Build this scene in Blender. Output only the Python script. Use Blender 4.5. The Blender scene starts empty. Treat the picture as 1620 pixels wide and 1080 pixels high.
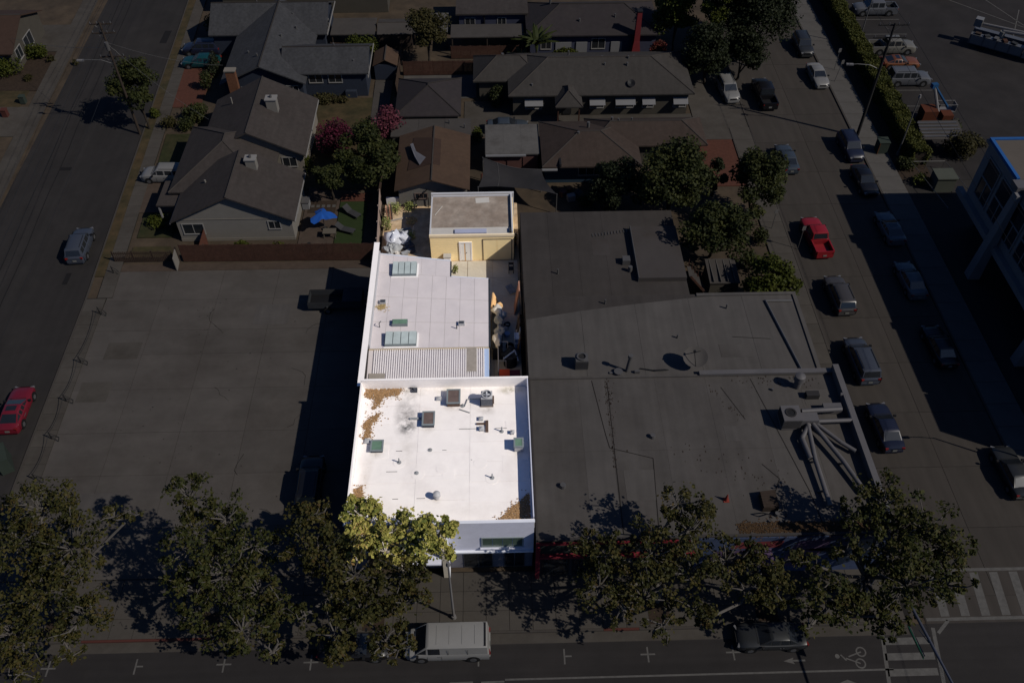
import bpy, math, random
import numpy as np
from math import sin, cos, pi, radians, atan2, hypot
from mathutils import Vector, Matrix

C = bpy.context.scene.collection
SC = bpy.context.scene

# ------------------------------------------------------------------ camera
TH = math.atan(1540 / 1400.0)
cam_d = bpy.data.cameras.new('camera')
cam = bpy.data.objects.new('camera', cam_d)
C.objects.link(cam)
cam.location = (0, 0, 59)
cam.rotation_euler = (pi / 2 - TH, 0, -radians(1.4))
cam_d.sensor_width = 36
cam_d.lens = 36 * 1400 / 1620.0
cam_d.clip_start = 1
cam_d.clip_end = 2000
SC.camera = cam

# ------------------------------------------------------------------ sky, sun, exposure
SUN = Vector((0.985, -0.475, 1.0)).normalized()
w = bpy.data.worlds.new('World')
SC.world = w
w.use_nodes = True
nt = w.node_tree
bg = nt.nodes['Background']
sky = nt.nodes.new('ShaderNodeTexSky')
sky.sky_type = 'NISHITA'
sky.sun_disc = False
sky.sun_elevation = math.asin(SUN.z)
sky.sun_rotation = atan2(SUN.x, SUN.y)
sky.ozone_density = 2.0
tint = nt.nodes.new('ShaderNodeMix')      # clear deep blue summer sky
tint.data_type = 'RGBA'
tint.blend_type = 'MULTIPLY'
tint.inputs[0].default_value = 1
tint.inputs[7].default_value = (0.60, 0.88, 1.38, 1)
nt.links.new(sky.outputs[0], tint.inputs[6])
nt.links.new(tint.outputs[2], bg.inputs[0])
bg.inputs[1].default_value = 0.05
sd = bpy.data.lights.new('sun', 'SUN')
sd.energy = 5.0
sd.angle = radians(0.5)
sd.color = (1.0, 0.93, 0.83)
sun = bpy.data.objects.new('sun', sd)
C.objects.link(sun)
sun.rotation_euler = (-SUN).to_track_quat('-Z', 'Y').to_euler()
sun.location = SUN * 150
SC.view_settings.view_transform = 'Standard'
SC.view_settings.look = 'None'
SC.view_settings.gamma = 1
SC.view_settings.use_curve_mapping = False
SC.view_settings.exposure = -0.3
try:
    SC.cycles.max_bounces = 5
    SC.cycles.diffuse_bounces = 3
    SC.cycles.transparent_max_bounces = 6
except Exception:
    pass

# ------------------------------------------------------------------ materials: dimming around the middle plot is put into the base colours
M = {}

def mat(name, c, rough=0.9, spec=0.15, var=0.14, sc=0.6, c2=None, amt=0.5, sc2=0.15, bump=0.0, metal=0.0, rnd=0.0, wave=None):
    m = bpy.data.materials.new(name)
    m.use_nodes = True
    t = m.node_tree
    b = t.nodes['Principled BSDF']
    b.inputs['Roughness'].default_value = rough
    b.inputs['Specular IOR Level'].default_value = spec
    b.inputs['Metallic'].default_value = metal
    tc = t.nodes.new('ShaderNodeTexCoord')
    n1 = t.nodes.new('ShaderNodeTexNoise')
    n1.inputs['Scale'].default_value = sc
    n1.inputs['Detail'].default_value = 8
    n1.inputs['Roughness'].default_value = 0.65
    t.links.new(tc.outputs['Object'], n1.inputs['Vector'])
    r1 = t.nodes.new('ShaderNodeMapRange')
    r1.inputs[1].default_value = 0.3
    r1.inputs[2].default_value = 0.7
    r1.inputs[3].default_value = 1 - var
    r1.inputs[4].default_value = 1 + var
    t.links.new(n1.outputs['Fac'], r1.inputs[0])
    val = r1.outputs[0]
    if rnd:
        oi = t.nodes.new('ShaderNodeObjectInfo')
        r2 = t.nodes.new('ShaderNodeMapRange')
        r2.inputs[3].default_value = 1 - rnd
        r2.inputs[4].default_value = 1 + rnd
        t.links.new(oi.outputs['Random'], r2.inputs[0])
        mu = t.nodes.new('ShaderNodeMath')
        mu.operation = 'MULTIPLY'
        t.links.new(val, mu.inputs[0])
        t.links.new(r2.outputs[0], mu.inputs[1])
        val = mu.outputs[0]
    if wave:                                   # streaks along one direction: tyre wear, run-off
        mp = t.nodes.new('ShaderNodeMapping')
        mp.inputs['Scale'].default_value = (wave[0], wave[1], 1)
        t.links.new(tc.outputs['Object'], mp.inputs['Vector'])
        nw = t.nodes.new('ShaderNodeTexNoise')
        nw.inputs['Scale'].default_value = 1
        nw.inputs['Detail'].default_value = 5
        t.links.new(mp.outputs[0], nw.inputs['Vector'])
        rw = t.nodes.new('ShaderNodeMapRange')
        rw.inputs[1].default_value = .3
        rw.inputs[2].default_value = .7
        rw.inputs[3].default_value = 1 - wave[2]
        rw.inputs[4].default_value = 1 + wave[2]
        t.links.new(nw.outputs['Fac'], rw.inputs[0])
        mw = t.nodes.new('ShaderNodeMath')
        mw.operation = 'MULTIPLY'
        t.links.new(val, mw.inputs[0])
        t.links.new(rw.outputs[0], mw.inputs[1])
        val = mw.outputs[0]
    base = None
    if c2 is not None:
        n2 = t.nodes.new('ShaderNodeTexNoise')
        n2.inputs['Scale'].default_value = sc2
        n2.inputs['Detail'].default_value = 10
        n2.inputs['Roughness'].default_value = 0.7
        t.links.new(tc.outputs['Object'], n2.inputs['Vector'])
        r3 = t.nodes.new('ShaderNodeMapRange')
        r3.inputs[1].default_value = 0.6 - amt * 0.25
        r3.inputs[2].default_value = 0.72
        t.links.new(n2.outputs['Fac'], r3.inputs[0])
        mx = t.nodes.new('ShaderNodeMix')
        mx.data_type = 'RGBA'
        mx.inputs[6].default_value = (*c, 1)
        mx.inputs[7].default_value = (*c2, 1)
        t.links.new(r3.outputs[0], mx.inputs[0])
        base = mx.outputs[2]
    vm = t.nodes.new('ShaderNodeVectorMath')
    vm.operation = 'SCALE'
    if base is not None:
        t.links.new(base, vm.inputs[0])
    else:
        vm.inputs[0].default_value = c
    t.links.new(val, vm.inputs['Scale'])
    t.links.new(vm.outputs[0], b.inputs['Base Color'])
    if bump:
        n3 = t.nodes.new('ShaderNodeTexNoise')
        n3.inputs['Scale'].default_value = 18
        n3.inputs['Detail'].default_value = 4
        t.links.new(tc.outputs['Object'], n3.inputs['Vector'])
        bp = t.nodes.new('ShaderNodeBump')
        bp.inputs['Strength'].default_value = bump
        bp.inputs['Distance'].default_value = 0.03
        t.links.new(n3.outputs['Fac'], bp.inputs['Height'])
        t.links.new(bp.outputs[0], b.inputs['Normal'])
    M[name] = m
    return m

def leafmat(name, cols, trans=0.25):
    m = bpy.data.materials.new(name)
    m.use_nodes = True
    t = m.node_tree
    b = t.nodes['Principled BSDF']
    b.inputs['Roughness'].default_value = 0.7
    b.inputs['Specular IOR Level'].default_value = 0.15
    g = t.nodes.new('ShaderNodeNewGeometry')
    tc = t.nodes.new('ShaderNodeTexCoord')
    nz = t.nodes.new('ShaderNodeTexNoise')
    nz.inputs['Scale'].default_value = 0.55
    nz.inputs['Detail'].default_value = 3
    t.links.new(tc.outputs['Object'], nz.inputs['Vector'])
    mr = t.nodes.new('ShaderNodeMapRange')
    mr.inputs[1].default_value = 0.3
    mr.inputs[2].default_value = 0.7
    t.links.new(nz.outputs['Fac'], mr.inputs[0])
    av = t.nodes.new('ShaderNodeMath')
    av.operation = 'MULTIPLY_ADD'
    av.inputs[1].default_value = 0.55
    t.links.new(g.outputs['Random Per Island'], av.inputs[0])
    m2 = t.nodes.new('ShaderNodeMath')
    m2.operation = 'MULTIPLY'
    m2.inputs[1].default_value = 0.45
    t.links.new(mr.outputs[0], m2.inputs[0])
    t.links.new(m2.outputs[0], av.inputs[2])
    cr = t.nodes.new('ShaderNodeValToRGB')
    el = cr.color_ramp.elements
    for i, c in enumerate(cols):
        p = i / (len(cols) - 1)
        e = el[0] if i == 0 else (el[-1] if i == len(cols) - 1 else el.new(p))
        e.position = p
        e.color = (*c, 1)
    t.links.new(av.outputs[0], cr.inputs[0])
    t.links.new(cr.outputs[0], b.inputs['Base Color'])
    tr = t.nodes.new('ShaderNodeBsdfTranslucent')
    t.links.new(cr.outputs[0], tr.inputs['Color'])
    ms = t.nodes.new('ShaderNodeMixShader')
    ms.inputs[0].default_value = trans
    t.links.new(b.outputs[0], ms.inputs[1])
    t.links.new(tr.outputs[0], ms.inputs[2])
    t.links.new(ms.outputs[0], t.nodes['Material Output'].inputs[0])
    M[name] = m
    return m

# ground and paving
mat('asphalt_old', (0.01694, 0.01524, 0.01441), var=.16, sc=.35, c2=(0.01185, 0.0107, 0.01089), amt=.9, sc2=.05, bump=.3, wave=(1.1, .05, .13))
mat('asphalt_new', (0.01398, 0.01267, 0.01273), var=.12, sc=.5, c2=(0.01736, 0.01541, 0.0149), amt=.6, sc2=.06, bump=.3, wave=(.04, 1.4, .14))
mat('asphalt_court', (0.0152, 0.01344, 0.0132), var=.15, sc=.2, c2=(0.0112, 0.01, 0.01024), amt=.8, sc2=.07, wave=(.4, .4, .12))
mat('tar', (0.0056, 0.0052, 0.0056), var=.1)
mat('lot_concrete', (0.04642, 0.04165, 0.03795), var=.10, sc=.45, c2=(0.03411, 0.02968, 0.02623), amt=.6, sc2=.16, rnd=.06, bump=.2, wave=(.25, .9, .07))
mat('street_concrete', (0.0288, 0.02482, 0.02161), var=.13, sc=.4, c2=(0.02032, 0.01755, 0.01591), amt=.7, sc2=.1, rnd=.05, wave=(1.3, .12, .14))
mat('pave', (0.03896, 0.03467, 0.03016), var=.12, sc=.8, c2=(0.02626, 0.02226, 0.01843), amt=.6, sc2=.25, rnd=.06)
mat('pave_pale', (0.0528, 0.0496, 0.0464), var=.1, sc=.8, c2=(0.04, 0.0368, 0.0336), amt=.6, sc2=.25, rnd=.05)
mat('kerb', (0.032, 0.028, 0.0248), var=.12)
mat('kerb_red', (0.044, 0.0144, 0.0112), var=.2)
mat('joint', (0.0096, 0.0084, 0.0076), var=.1)
mat('dirt', (0.0312, 0.0234, 0.0162), var=.25, sc=.5, c2=(0.048, 0.0348, 0.0228), amt=.7, sc2=.3, bump=.3)
mat('dry_grass', (0.0252, 0.0216, 0.0096), var=.3, sc=.8, c2=(0.042, 0.0264, 0.0132), amt=.8, sc2=.2, bump=.4)
mat('lawn', (0.01536, 0.01776, 0.00576), var=.25, sc=1.2, c2=(0.02112, 0.01728, 0.00768), amt=.7, sc2=.3, bump=.4)
mat('turf', (0.0128, 0.0208, 0.0056), var=.08, sc=2)
mat('red_brick_paving', (0.048, 0.0184, 0.012), var=.2, sc=3)
mat('patio_stone', (0.0384, 0.028, 0.0216), var=.2, sc=1.2)
mat('mulch', (0.02016, 0.01344, 0.00896), var=.35, sc=4, bump=.5)
mat('lit_dirt', (.40, .28, .165), var=.3, sc=1.5, c2=(.52, .42, .30), amt=.9, sc2=.6, bump=.4)  # lit copy of the yard dirt, brightness put into the colour
mat('lit_concrete', (.55, .50, .41), var=.1, sc=.9, c2=(.42, .37, .29), amt=.6, sc2=.5, rnd=.04)  # lit copy of the paving concrete, brightness put into the colour
mat('stripe', (0.05848, 0.05633, 0.05332), var=.22, sc=2.5)
mat('stripe_orange', (0.06, 0.0208, 0.0072), var=.3, sc=2)
# buildings
mat('membrane_grey', (0.6, 0.55, 0.55), var=.05, sc=.8, c2=(.54, .50, .51), amt=.7, sc2=.3, rnd=.02)
mat('parapet_white', (.86, .82, .80), var=.05, sc=1.2)
mat('parapet_side', (0.42, 0.42, 0.44), var=.05)
mat('facade_grey', (0.51, 0.52, 0.61), var=.06, sc=2)
mat('facade_trim', (0.6, 0.62, 0.68), var=.05)
mat('facade_shade', (.10, .098, .115), var=.12)  # shadow on the lower front wall, put into the facade colour
mat('wall_beige', (.40, .36, .29), var=.1)
mat('corrugated', (.78, .74, .74), var=.05, rough=.5, spec=.3)
mat('corrugated_blue', (.36, .46, .66), var=.06, rough=.5, spec=.3)
mat('board_brown', (.28, .25, .22), var=.15, sc=3)
mat('yellow_stucco', (.95, .76, .42), var=.04, sc=1.5)
mat('yellow_trim', (.72, .60, .42), var=.05)
mat('garage_roof', (0.215, 0.172, 0.138), var=.2, sc=1.4, c2=(.30, .26, .22), amt=.8, sc2=.5, bump=.4)
mat('ledge_grey', (.42, .40, .37), var=.08)
mat('ledge_blue', (.30, .32, .42), var=.06)
mat('white_door', (.85, .83, .80), var=.03, rough=.5)
mat('roof_fore', (0.04963, 0.04565, 0.04319), var=.13, sc=.35, c2=(0.03871, 0.03461, 0.03191), amt=.95, sc2=.22, wave=(1.6, .12, .10))
mat('roof_mid', (0.04692, 0.04332, 0.04105), var=.12, sc=.3, c2=(0.05369, 0.04925, 0.0464), amt=.95, sc2=.2, wave=(1.8, .15, .10))
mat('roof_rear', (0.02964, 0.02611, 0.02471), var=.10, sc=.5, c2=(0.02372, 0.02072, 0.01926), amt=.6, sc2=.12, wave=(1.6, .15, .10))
mat('roof_patch', (0.0356, 0.0316, 0.0308), var=.10, sc=.6, c2=(0.024, 0.02, 0.0176), amt=.5, sc2=.3)
mat('roof_stain', (0.0208, 0.0152, 0.0116), var=.35, sc=1.5)
mat('neighbour_wall', (0.028, 0.0256, 0.0256), var=.12)
mat('red_trim', (0.11, 0.01, 0.017), var=.12)
mat('awning_green', (0.0128, 0.016, 0.0152), var=.15)
mat('mural_blue', (0.028, 0.04, 0.08), var=.15, sc=1.5)
mat('mural_purple', (0.056, 0.036, 0.072), var=.15, sc=1.5)
mat('mural_red', (0.104, 0.02, 0.024), var=.15)
mat('duct', (0.0624, 0.0592, 0.0608), var=.12, rough=.55, spec=.3)
mat('duct_dark', (0.016, 0.0152, 0.016), var=.2)
mat('metal_grey', (0.048, 0.0464, 0.0464), var=.15, rough=.5, spec=.4)
mat('metal_dark', (0.0096, 0.0096, 0.0104), var=.15, rough=.6)
mat('metal_bright', (.42, .43, .46), var=.12, rough=.4, spec=.5)
mat('ac_case', (.40, .40, .41), var=.08, rough=.5, spec=.3)
mat('ac_dark', (.05, .055, .07), var=.1)
mat('rust_curb', (.10, .065, .05), var=.25, sc=3)
mat('hatch_brown', (.13, .095, .085), var=.2, sc=2.5, rough=.6)
mat('skylight_glass', (.42, .48, .47), var=.18, sc=1.1, rough=.25, spec=.5)
mat('skylight_green', (0.13, 0.22, 0.155), var=.15, sc=2.5, rough=.25, spec=.5)
mat('skylight_frame', (.19, .22, .23), var=.1, rough=.5)
mat('curb_white', (.82, .79, .78), var=.05)
mat('shingle_brown', (0.02772, 0.02332, 0.02156), var=.16, sc=2.2, c2=(0.02288, 0.01892, 0.01716), amt=.6, sc2=.2, bump=.5, wave=(2.6, .35, .09))
mat('shingle_slate', (0.02728, 0.02772, 0.02992), var=.3, sc=3.2, c2=(0.02112, 0.02156, 0.02376), amt=.7, sc2=.4, bump=.5, wave=(2.6, .35, .09))
mat('shingle_olive', (0.02722, 0.02462, 0.02264), var=.13, sc=2.5, c2=(0.02333, 0.02074, 0.01858), amt=.6, sc2=.2, bump=.5, wave=(2.6, .35, .09))
mat('shingle_red', (0.0288, 0.0208, 0.0172), var=.15, sc=2.0, c2=(0.024, 0.0168, 0.0136), amt=.7, sc2=.3, bump=.5, wave=(2.6, .35, .09))
mat('shingle_tan', (.043, .0265, .0175), var=.12, sc=2.0, c2=(.034, .021, .0145), amt=.5, sc2=.3, bump=.4)
mat('shingle_tan_dark', (0.028, 0.0165, 0.012), var=.12, sc=2.0)
mat('shingle_plum', (0.01858, 0.0156, 0.01656), var=.14, sc=2.0, c2=(0.02246, 0.0188, 0.0184), amt=.5, sc2=.3, bump=.4)
mat('ridge_dark', (0.0168, 0.0144, 0.0132), var=.2)
mat('ridge_pale', (0.0288, 0.0248, 0.0224), var=.15)
mat('flat_tan', (0.0352, 0.0316, 0.0292), var=.1, sc=1, c2=(0.0288, 0.0256, 0.0232), amt=.6, sc2=.4)
mat('flat_white', (0.06072, 0.05796, 0.0552), var=.12, sc=1.3, c2=(0.03864, 0.03496, 0.0322), amt=.5, sc2=.5)
mat('white_stucco', (0.1125, 0.1053, 0.0945), var=.06, sc=1)
mat('cream_stucco', (0.115, 0.103, 0.088), var=.06, sc=1)
mat('blue_siding', (0.0128, 0.0168, 0.0272), var=.1, sc=2)
mat('deep_blue_wall', (0.024, 0.027, 0.046), var=.1, sc=2)
mat('teal_wall', (0.0096, 0.0208, 0.0352), var=.1, sc=2)
mat('olive_stucco', (0.0376, 0.0336, 0.0272), var=.08, sc=1)
mat('pink_stucco', (0.056, 0.0272, 0.024), var=.1, sc=1)
mat('white_trim', (0.136, 0.132, 0.128), var=.05)
mat('pale_panel', (0.104, 0.104, 0.108), var=.06)
mat('brick', (0.08, 0.036, 0.02), var=.25, sc=5)
mat('chimney_red', (0.095, 0.012, 0.014), var=.12, sc=2)
mat('glass_dark', (0.0096, 0.0112, 0.0136), var=.2, rough=.15, spec=.5)
mat('glass_office', (0.0104, 0.012, 0.016), var=.2, rough=.12, spec=.5)
mat('glass_front', (.05, .075, .06), var=.25, sc=1.5, rough=.15, spec=.5)
mat('office_wall', (.105, .102, .105), var=.08)
mat('office_blue', (.010, .055, .17), var=.08)
mat('office_roof', (0.06, 0.0512, 0.0432), var=.08)
mat('fence_wood', (0.032, 0.0208, 0.0152), var=.25, sc=2.5, rnd=.05)
mat('fence_red', (0.0384, 0.0184, 0.0128), var=.25, sc=2.5, rnd=.08)
mat('fence_pale', (.26, .20, .17), var=.2, sc=2.0)
mat('post_wood', (0.024, 0.0168, 0.0128), var=.2, sc=3)
mat('pole_wood', (0.024, 0.0176, 0.0136), var=.2, sc=2)
mat('pole_dark', (0.0112, 0.0104, 0.0104), var=.2, sc=2)
mat('lamp_metal', (0.06, 0.0576, 0.056), var=.1, rough=.5, spec=.4)
mat('lamp_white', (0.104, 0.1, 0.1), var=.08, rough=.5)
mat('insulator', (0.064, 0.064, 0.068), rough=.3, spec=.5)
mat('mast_blue', (0.0288, 0.032, 0.0448), var=.1, rough=.5, spec=.4)
mat('sign_green', (.004, .055, .032), var=.06, rough=.5)
mat('concrete_box', (0.04, 0.044, 0.036), var=.12)
mat('box_green', (0.0176, 0.024, 0.0192), var=.12)
mat('cone_orange', (0.128, 0.0224, 0.016), var=.1)
mat('umbrella_blue', (.006, .045, .20), var=.15, sc=1.2)
mat('furniture_grey', (0.024, 0.024, 0.0256), var=.2)
mat('table_pale', (0.064, 0.056, 0.044), var=.1)
mat('sail_cloth', (0.0176, 0.0168, 0.018), var=.15, sc=.8)
mat('seam_pale', (0.056, 0.0544, 0.0544), var=.1)
mat('tarp_silver', (0.52, 0.54, 0.6), var=.12, sc=2, rough=.35, spec=.6)
mat('scrap_pale', (.55, .52, .48), var=.3, sc=2)
mat('scrap_grey', (.28, .29, .30), var=.3, sc=2)
mat('scrap_dark', (.03, .035, .045), var=.3, sc=2)
mat('plank_tan', (.80, .50, .24), var=.15, sc=2)
mat('plank_orange', (.42, .22, .15), var=.15, sc=2)
mat('plank_dark', (.10, .075, .065), var=.2, sc=2)
mat('cart_red', (.75, .10, .05), var=.1)
mat('tarp_plain', (0.08, 0.08, 0.092), var=.15)
mat('debris_leaf', (.34, .205, .10), var=.3, sc=6)
mat('debris_dark', (0.04, 0.0232, 0.0112), var=.3, sc=6)
mat('bark_pale', (0.06, 0.0544, 0.0496), var=.3, sc=3)
mat('bark_lit', (.40, .36, .31), var=.25, sc=3)  # lit copy of the pale bark, brightness put into the colour
mat('bark_dark', (0.0176, 0.0136, 0.0104), var=.3, sc=3)
mat('machine_orange', (0.05, 0.014, 0.006), var=.15)
mat('machine_blue', (0.006, 0.035, 0.09), var=.1)
mat('rubber', (0.0048, 0.0048, 0.0048), var=.1)
mat('rim', (0.048, 0.048, 0.0496), var=.1, rough=.4, spec=.4)
mat('plastic_black', (0.0064, 0.0064, 0.0072), var=.1, rough=.6)
mat('headlight', (0.08, 0.08, 0.084), rough=.2, spec=.5)
mat('taillight', (0.104, 0.0064, 0.0048), rough=.3, spec=.5)
mat('plate', (0.096, 0.096, 0.088), var=.05)
mat('tool_box', (0.0176, 0.0192, 0.0224), var=.2)
for n, c in dict(red=(.14, .007, .010), crimson=(.085, .006, .012), grey=(.030, .028, .028), blue_grey=(.022, .028, .036), navy=(.0075, .0095, .02), black=(.0045, .0045, .0055),
                 white=(.105, .103, .10), van_white=(.15, .147, .14), silver=(.053, .055, .06), dark_blue=(.008, .012, .022), orange=(.085, .030, .012), steel=(.026, .030, .040), teal=(.003, .026, .03), charcoal=(.014, .015, .016), cream=(.08, .076, .066)).items():
    mat('paint_' + n, c, rough=.35, spec=.35, var=.05)
# foliage
leafmat('leaf_sycamore', [(.009, .0115, .003), (.019, .0215, .005), (.034, .033, .008), (.052, .043, .011), (.050, .027, .010)], .3)
leafmat('leaf_sycamore_green', [(.008, .012, .003), (.018, .023, .005), (.030, .033, .007), (.044, .040, .010), (.040, .027, .009)], .3)
leafmat('leaf_lit', [(.06, .08, .02), (.15, .165, .036), (.29, .275, .065), (.44, .38, .11), (.40, .23, .10)], .25)  # lit copy of the sycamore leaves, brightness put into the colour
leafmat('leaf_green', [(.007, .0095, .003), (.014, .0185, .0042), (.025, .029, .0065), (.037, .036, .0085)])
leafmat('leaf_dark', [(.004, .006, .003), (.008, .0115, .004), (.012, .016, .005), (.017, .02, .007)])
leafmat('leaf_lime', [(.014, .020, .002), (.026, .034, .003), (.038, .044, .005), (.046, .045, .007)])
leafmat('leaf_olive', [(.012, .0115, .004), (.022, .02, .006), (.033, .029, .008), (.04, .033, .012)])
leafmat('leaf_hedge', [(.020, .025, .004), (.030, .034, .005), (.042, .044, .007), (.054, .050, .01)])
leafmat('leaf_magenta', [(.010, .012, .004), (.03, .006, .012), (.07, .007, .022), (.10, .014, .032)])
leafmat('leaf_pink', [(.02, .012, .006), (.06, .015, .022), (.10, .026, .040), (.125, .04, .052)])
leafmat('leaf_red', [(.014, .014, .004), (.05, .014, .008), (.10, .014, .012), (.08, .03, .01)])
leafmat('leaf_palm', [(.010, .014, .003), (.017, .023, .004), (.026, .031, .006)])
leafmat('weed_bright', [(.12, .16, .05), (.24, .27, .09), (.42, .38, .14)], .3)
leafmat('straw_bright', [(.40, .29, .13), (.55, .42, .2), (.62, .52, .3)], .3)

# the white flat roof: soot and ponding stains
def white_roof_mat():
    m = mat('membrane_white', (0.9, 0.85, 0.815), var=.035, sc=.9, c2=(.80, .745, .715), amt=.5, sc2=.35, rnd=.018)
    t = m.node_tree
    b = t.nodes['Principled BSDF']
    src = b.inputs['Base Color'].links[0].from_socket
    g = t.nodes.new('ShaderNodeNewGeometry')
    nz = t.nodes.new('ShaderNodeTexNoise')
    nz.inputs['Scale'].default_value = 1.1
    nz.inputs['Detail'].default_value = 9
    nz.inputs['Roughness'].default_value = .72
    t.links.new(g.outputs['Position'], nz.inputs['Vector'])
    last = src
    for (px, py, rx, ry, amt, col) in ((-7.0, 41.2, 1.3, 2.9, .95, (.30, .28, .27)), (-7.3, 43.6, 2.6, 1.0, .8, (.40, .37, .33)), (-6.9, 40.2, .8, .8, 1.3, (.12, .12, .12)),
                                       (1.0, 43.6, 1.6, .7, .9, (.36, .33, .24)), (-4.0, 43.7, 2.5, .6, .6, (.5, .46, .38)), (-1.3, 42.4, 2.2, 1.3, .45, (.62, .56, .46)), (-6.8, 38.0, 1.2, 2.2, .5, (.60, .55, .50)), (-9.4, 36.8, .5, 1.6, .4, (.62, .55, .5)),
                                       (-3.5, 42.0, 1.1, .9, .55, (.42, .37, .33)), (-.9, 41.6, 1.0, .8, .6, (.38, .34, .31)), (-5.3, 40.0, .9, .7, .5, (.45, .41, .38)), (-4.5, 33.8, .6, .6, .5, (.5, .45, .4)), (1.4, 37.6, .8, .9, .5, (.5, .46, .4)), (-9.0, 37.7, .9, .6, .5, (.5, .45, .4)), (-2.0, 33.0, 3.5, 1.0, .35, (.6, .55, .5)), (-9.7, 35.5, .6, 3.0, .5, (.55, .48, .42))):
        sb = t.nodes.new('ShaderNodeVectorMath'); sb.operation = 'SUBTRACT'
        sb.inputs[1].default_value = (px, py, 5.4)
        t.links.new(g.outputs['Position'], sb.inputs[0])
        dv = t.nodes.new('ShaderNodeVectorMath'); dv.operation = 'MULTIPLY'
        dv.inputs[1].default_value = (1 / rx, 1 / ry, 0)
        t.links.new(sb.outputs[0], dv.inputs[0])
        ln = t.nodes.new('ShaderNodeVectorMath'); ln.operation = 'LENGTH'
        t.links.new(dv.outputs[0], ln.inputs[0])
        mr = t.nodes.new('ShaderNodeMapRange')
        mr.inputs[1].default_value = 0; mr.inputs[2].default_value = 1.1
        mr.inputs[3].default_value = 1.0 * amt; mr.inputs[4].default_value = -.25
        mr.clamp = True
        t.links.new(ln.outputs['Value'], mr.inputs[0])
        mu = t.nodes.new('ShaderNodeMapRange')
        mu.inputs[1].default_value = .36; mu.inputs[2].default_value = .60
        mu.inputs[3].default_value = 0; mu.inputs[4].default_value = 1.25
        t.links.new(nz.outputs['Fac'], mu.inputs[0])
        pr = t.nodes.new('ShaderNodeMath'); pr.operation = 'MULTIPLY'; pr.use_clamp = True
        t.links.new(mr.outputs[0], pr.inputs[0]); t.links.new(mu.outputs[0], pr.inputs[1])
        mx = t.nodes.new('ShaderNodeMix'); mx.data_type = 'RGBA'
        mx.inputs[7].default_value = (*col, 1)
        t.links.new(pr.outputs[0], mx.inputs[0])
        t.links.new(last, mx.inputs[6])
        last = mx.outputs[2]
    t.links.new(last, b.inputs['Base Color'])
white_roof_mat()

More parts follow.
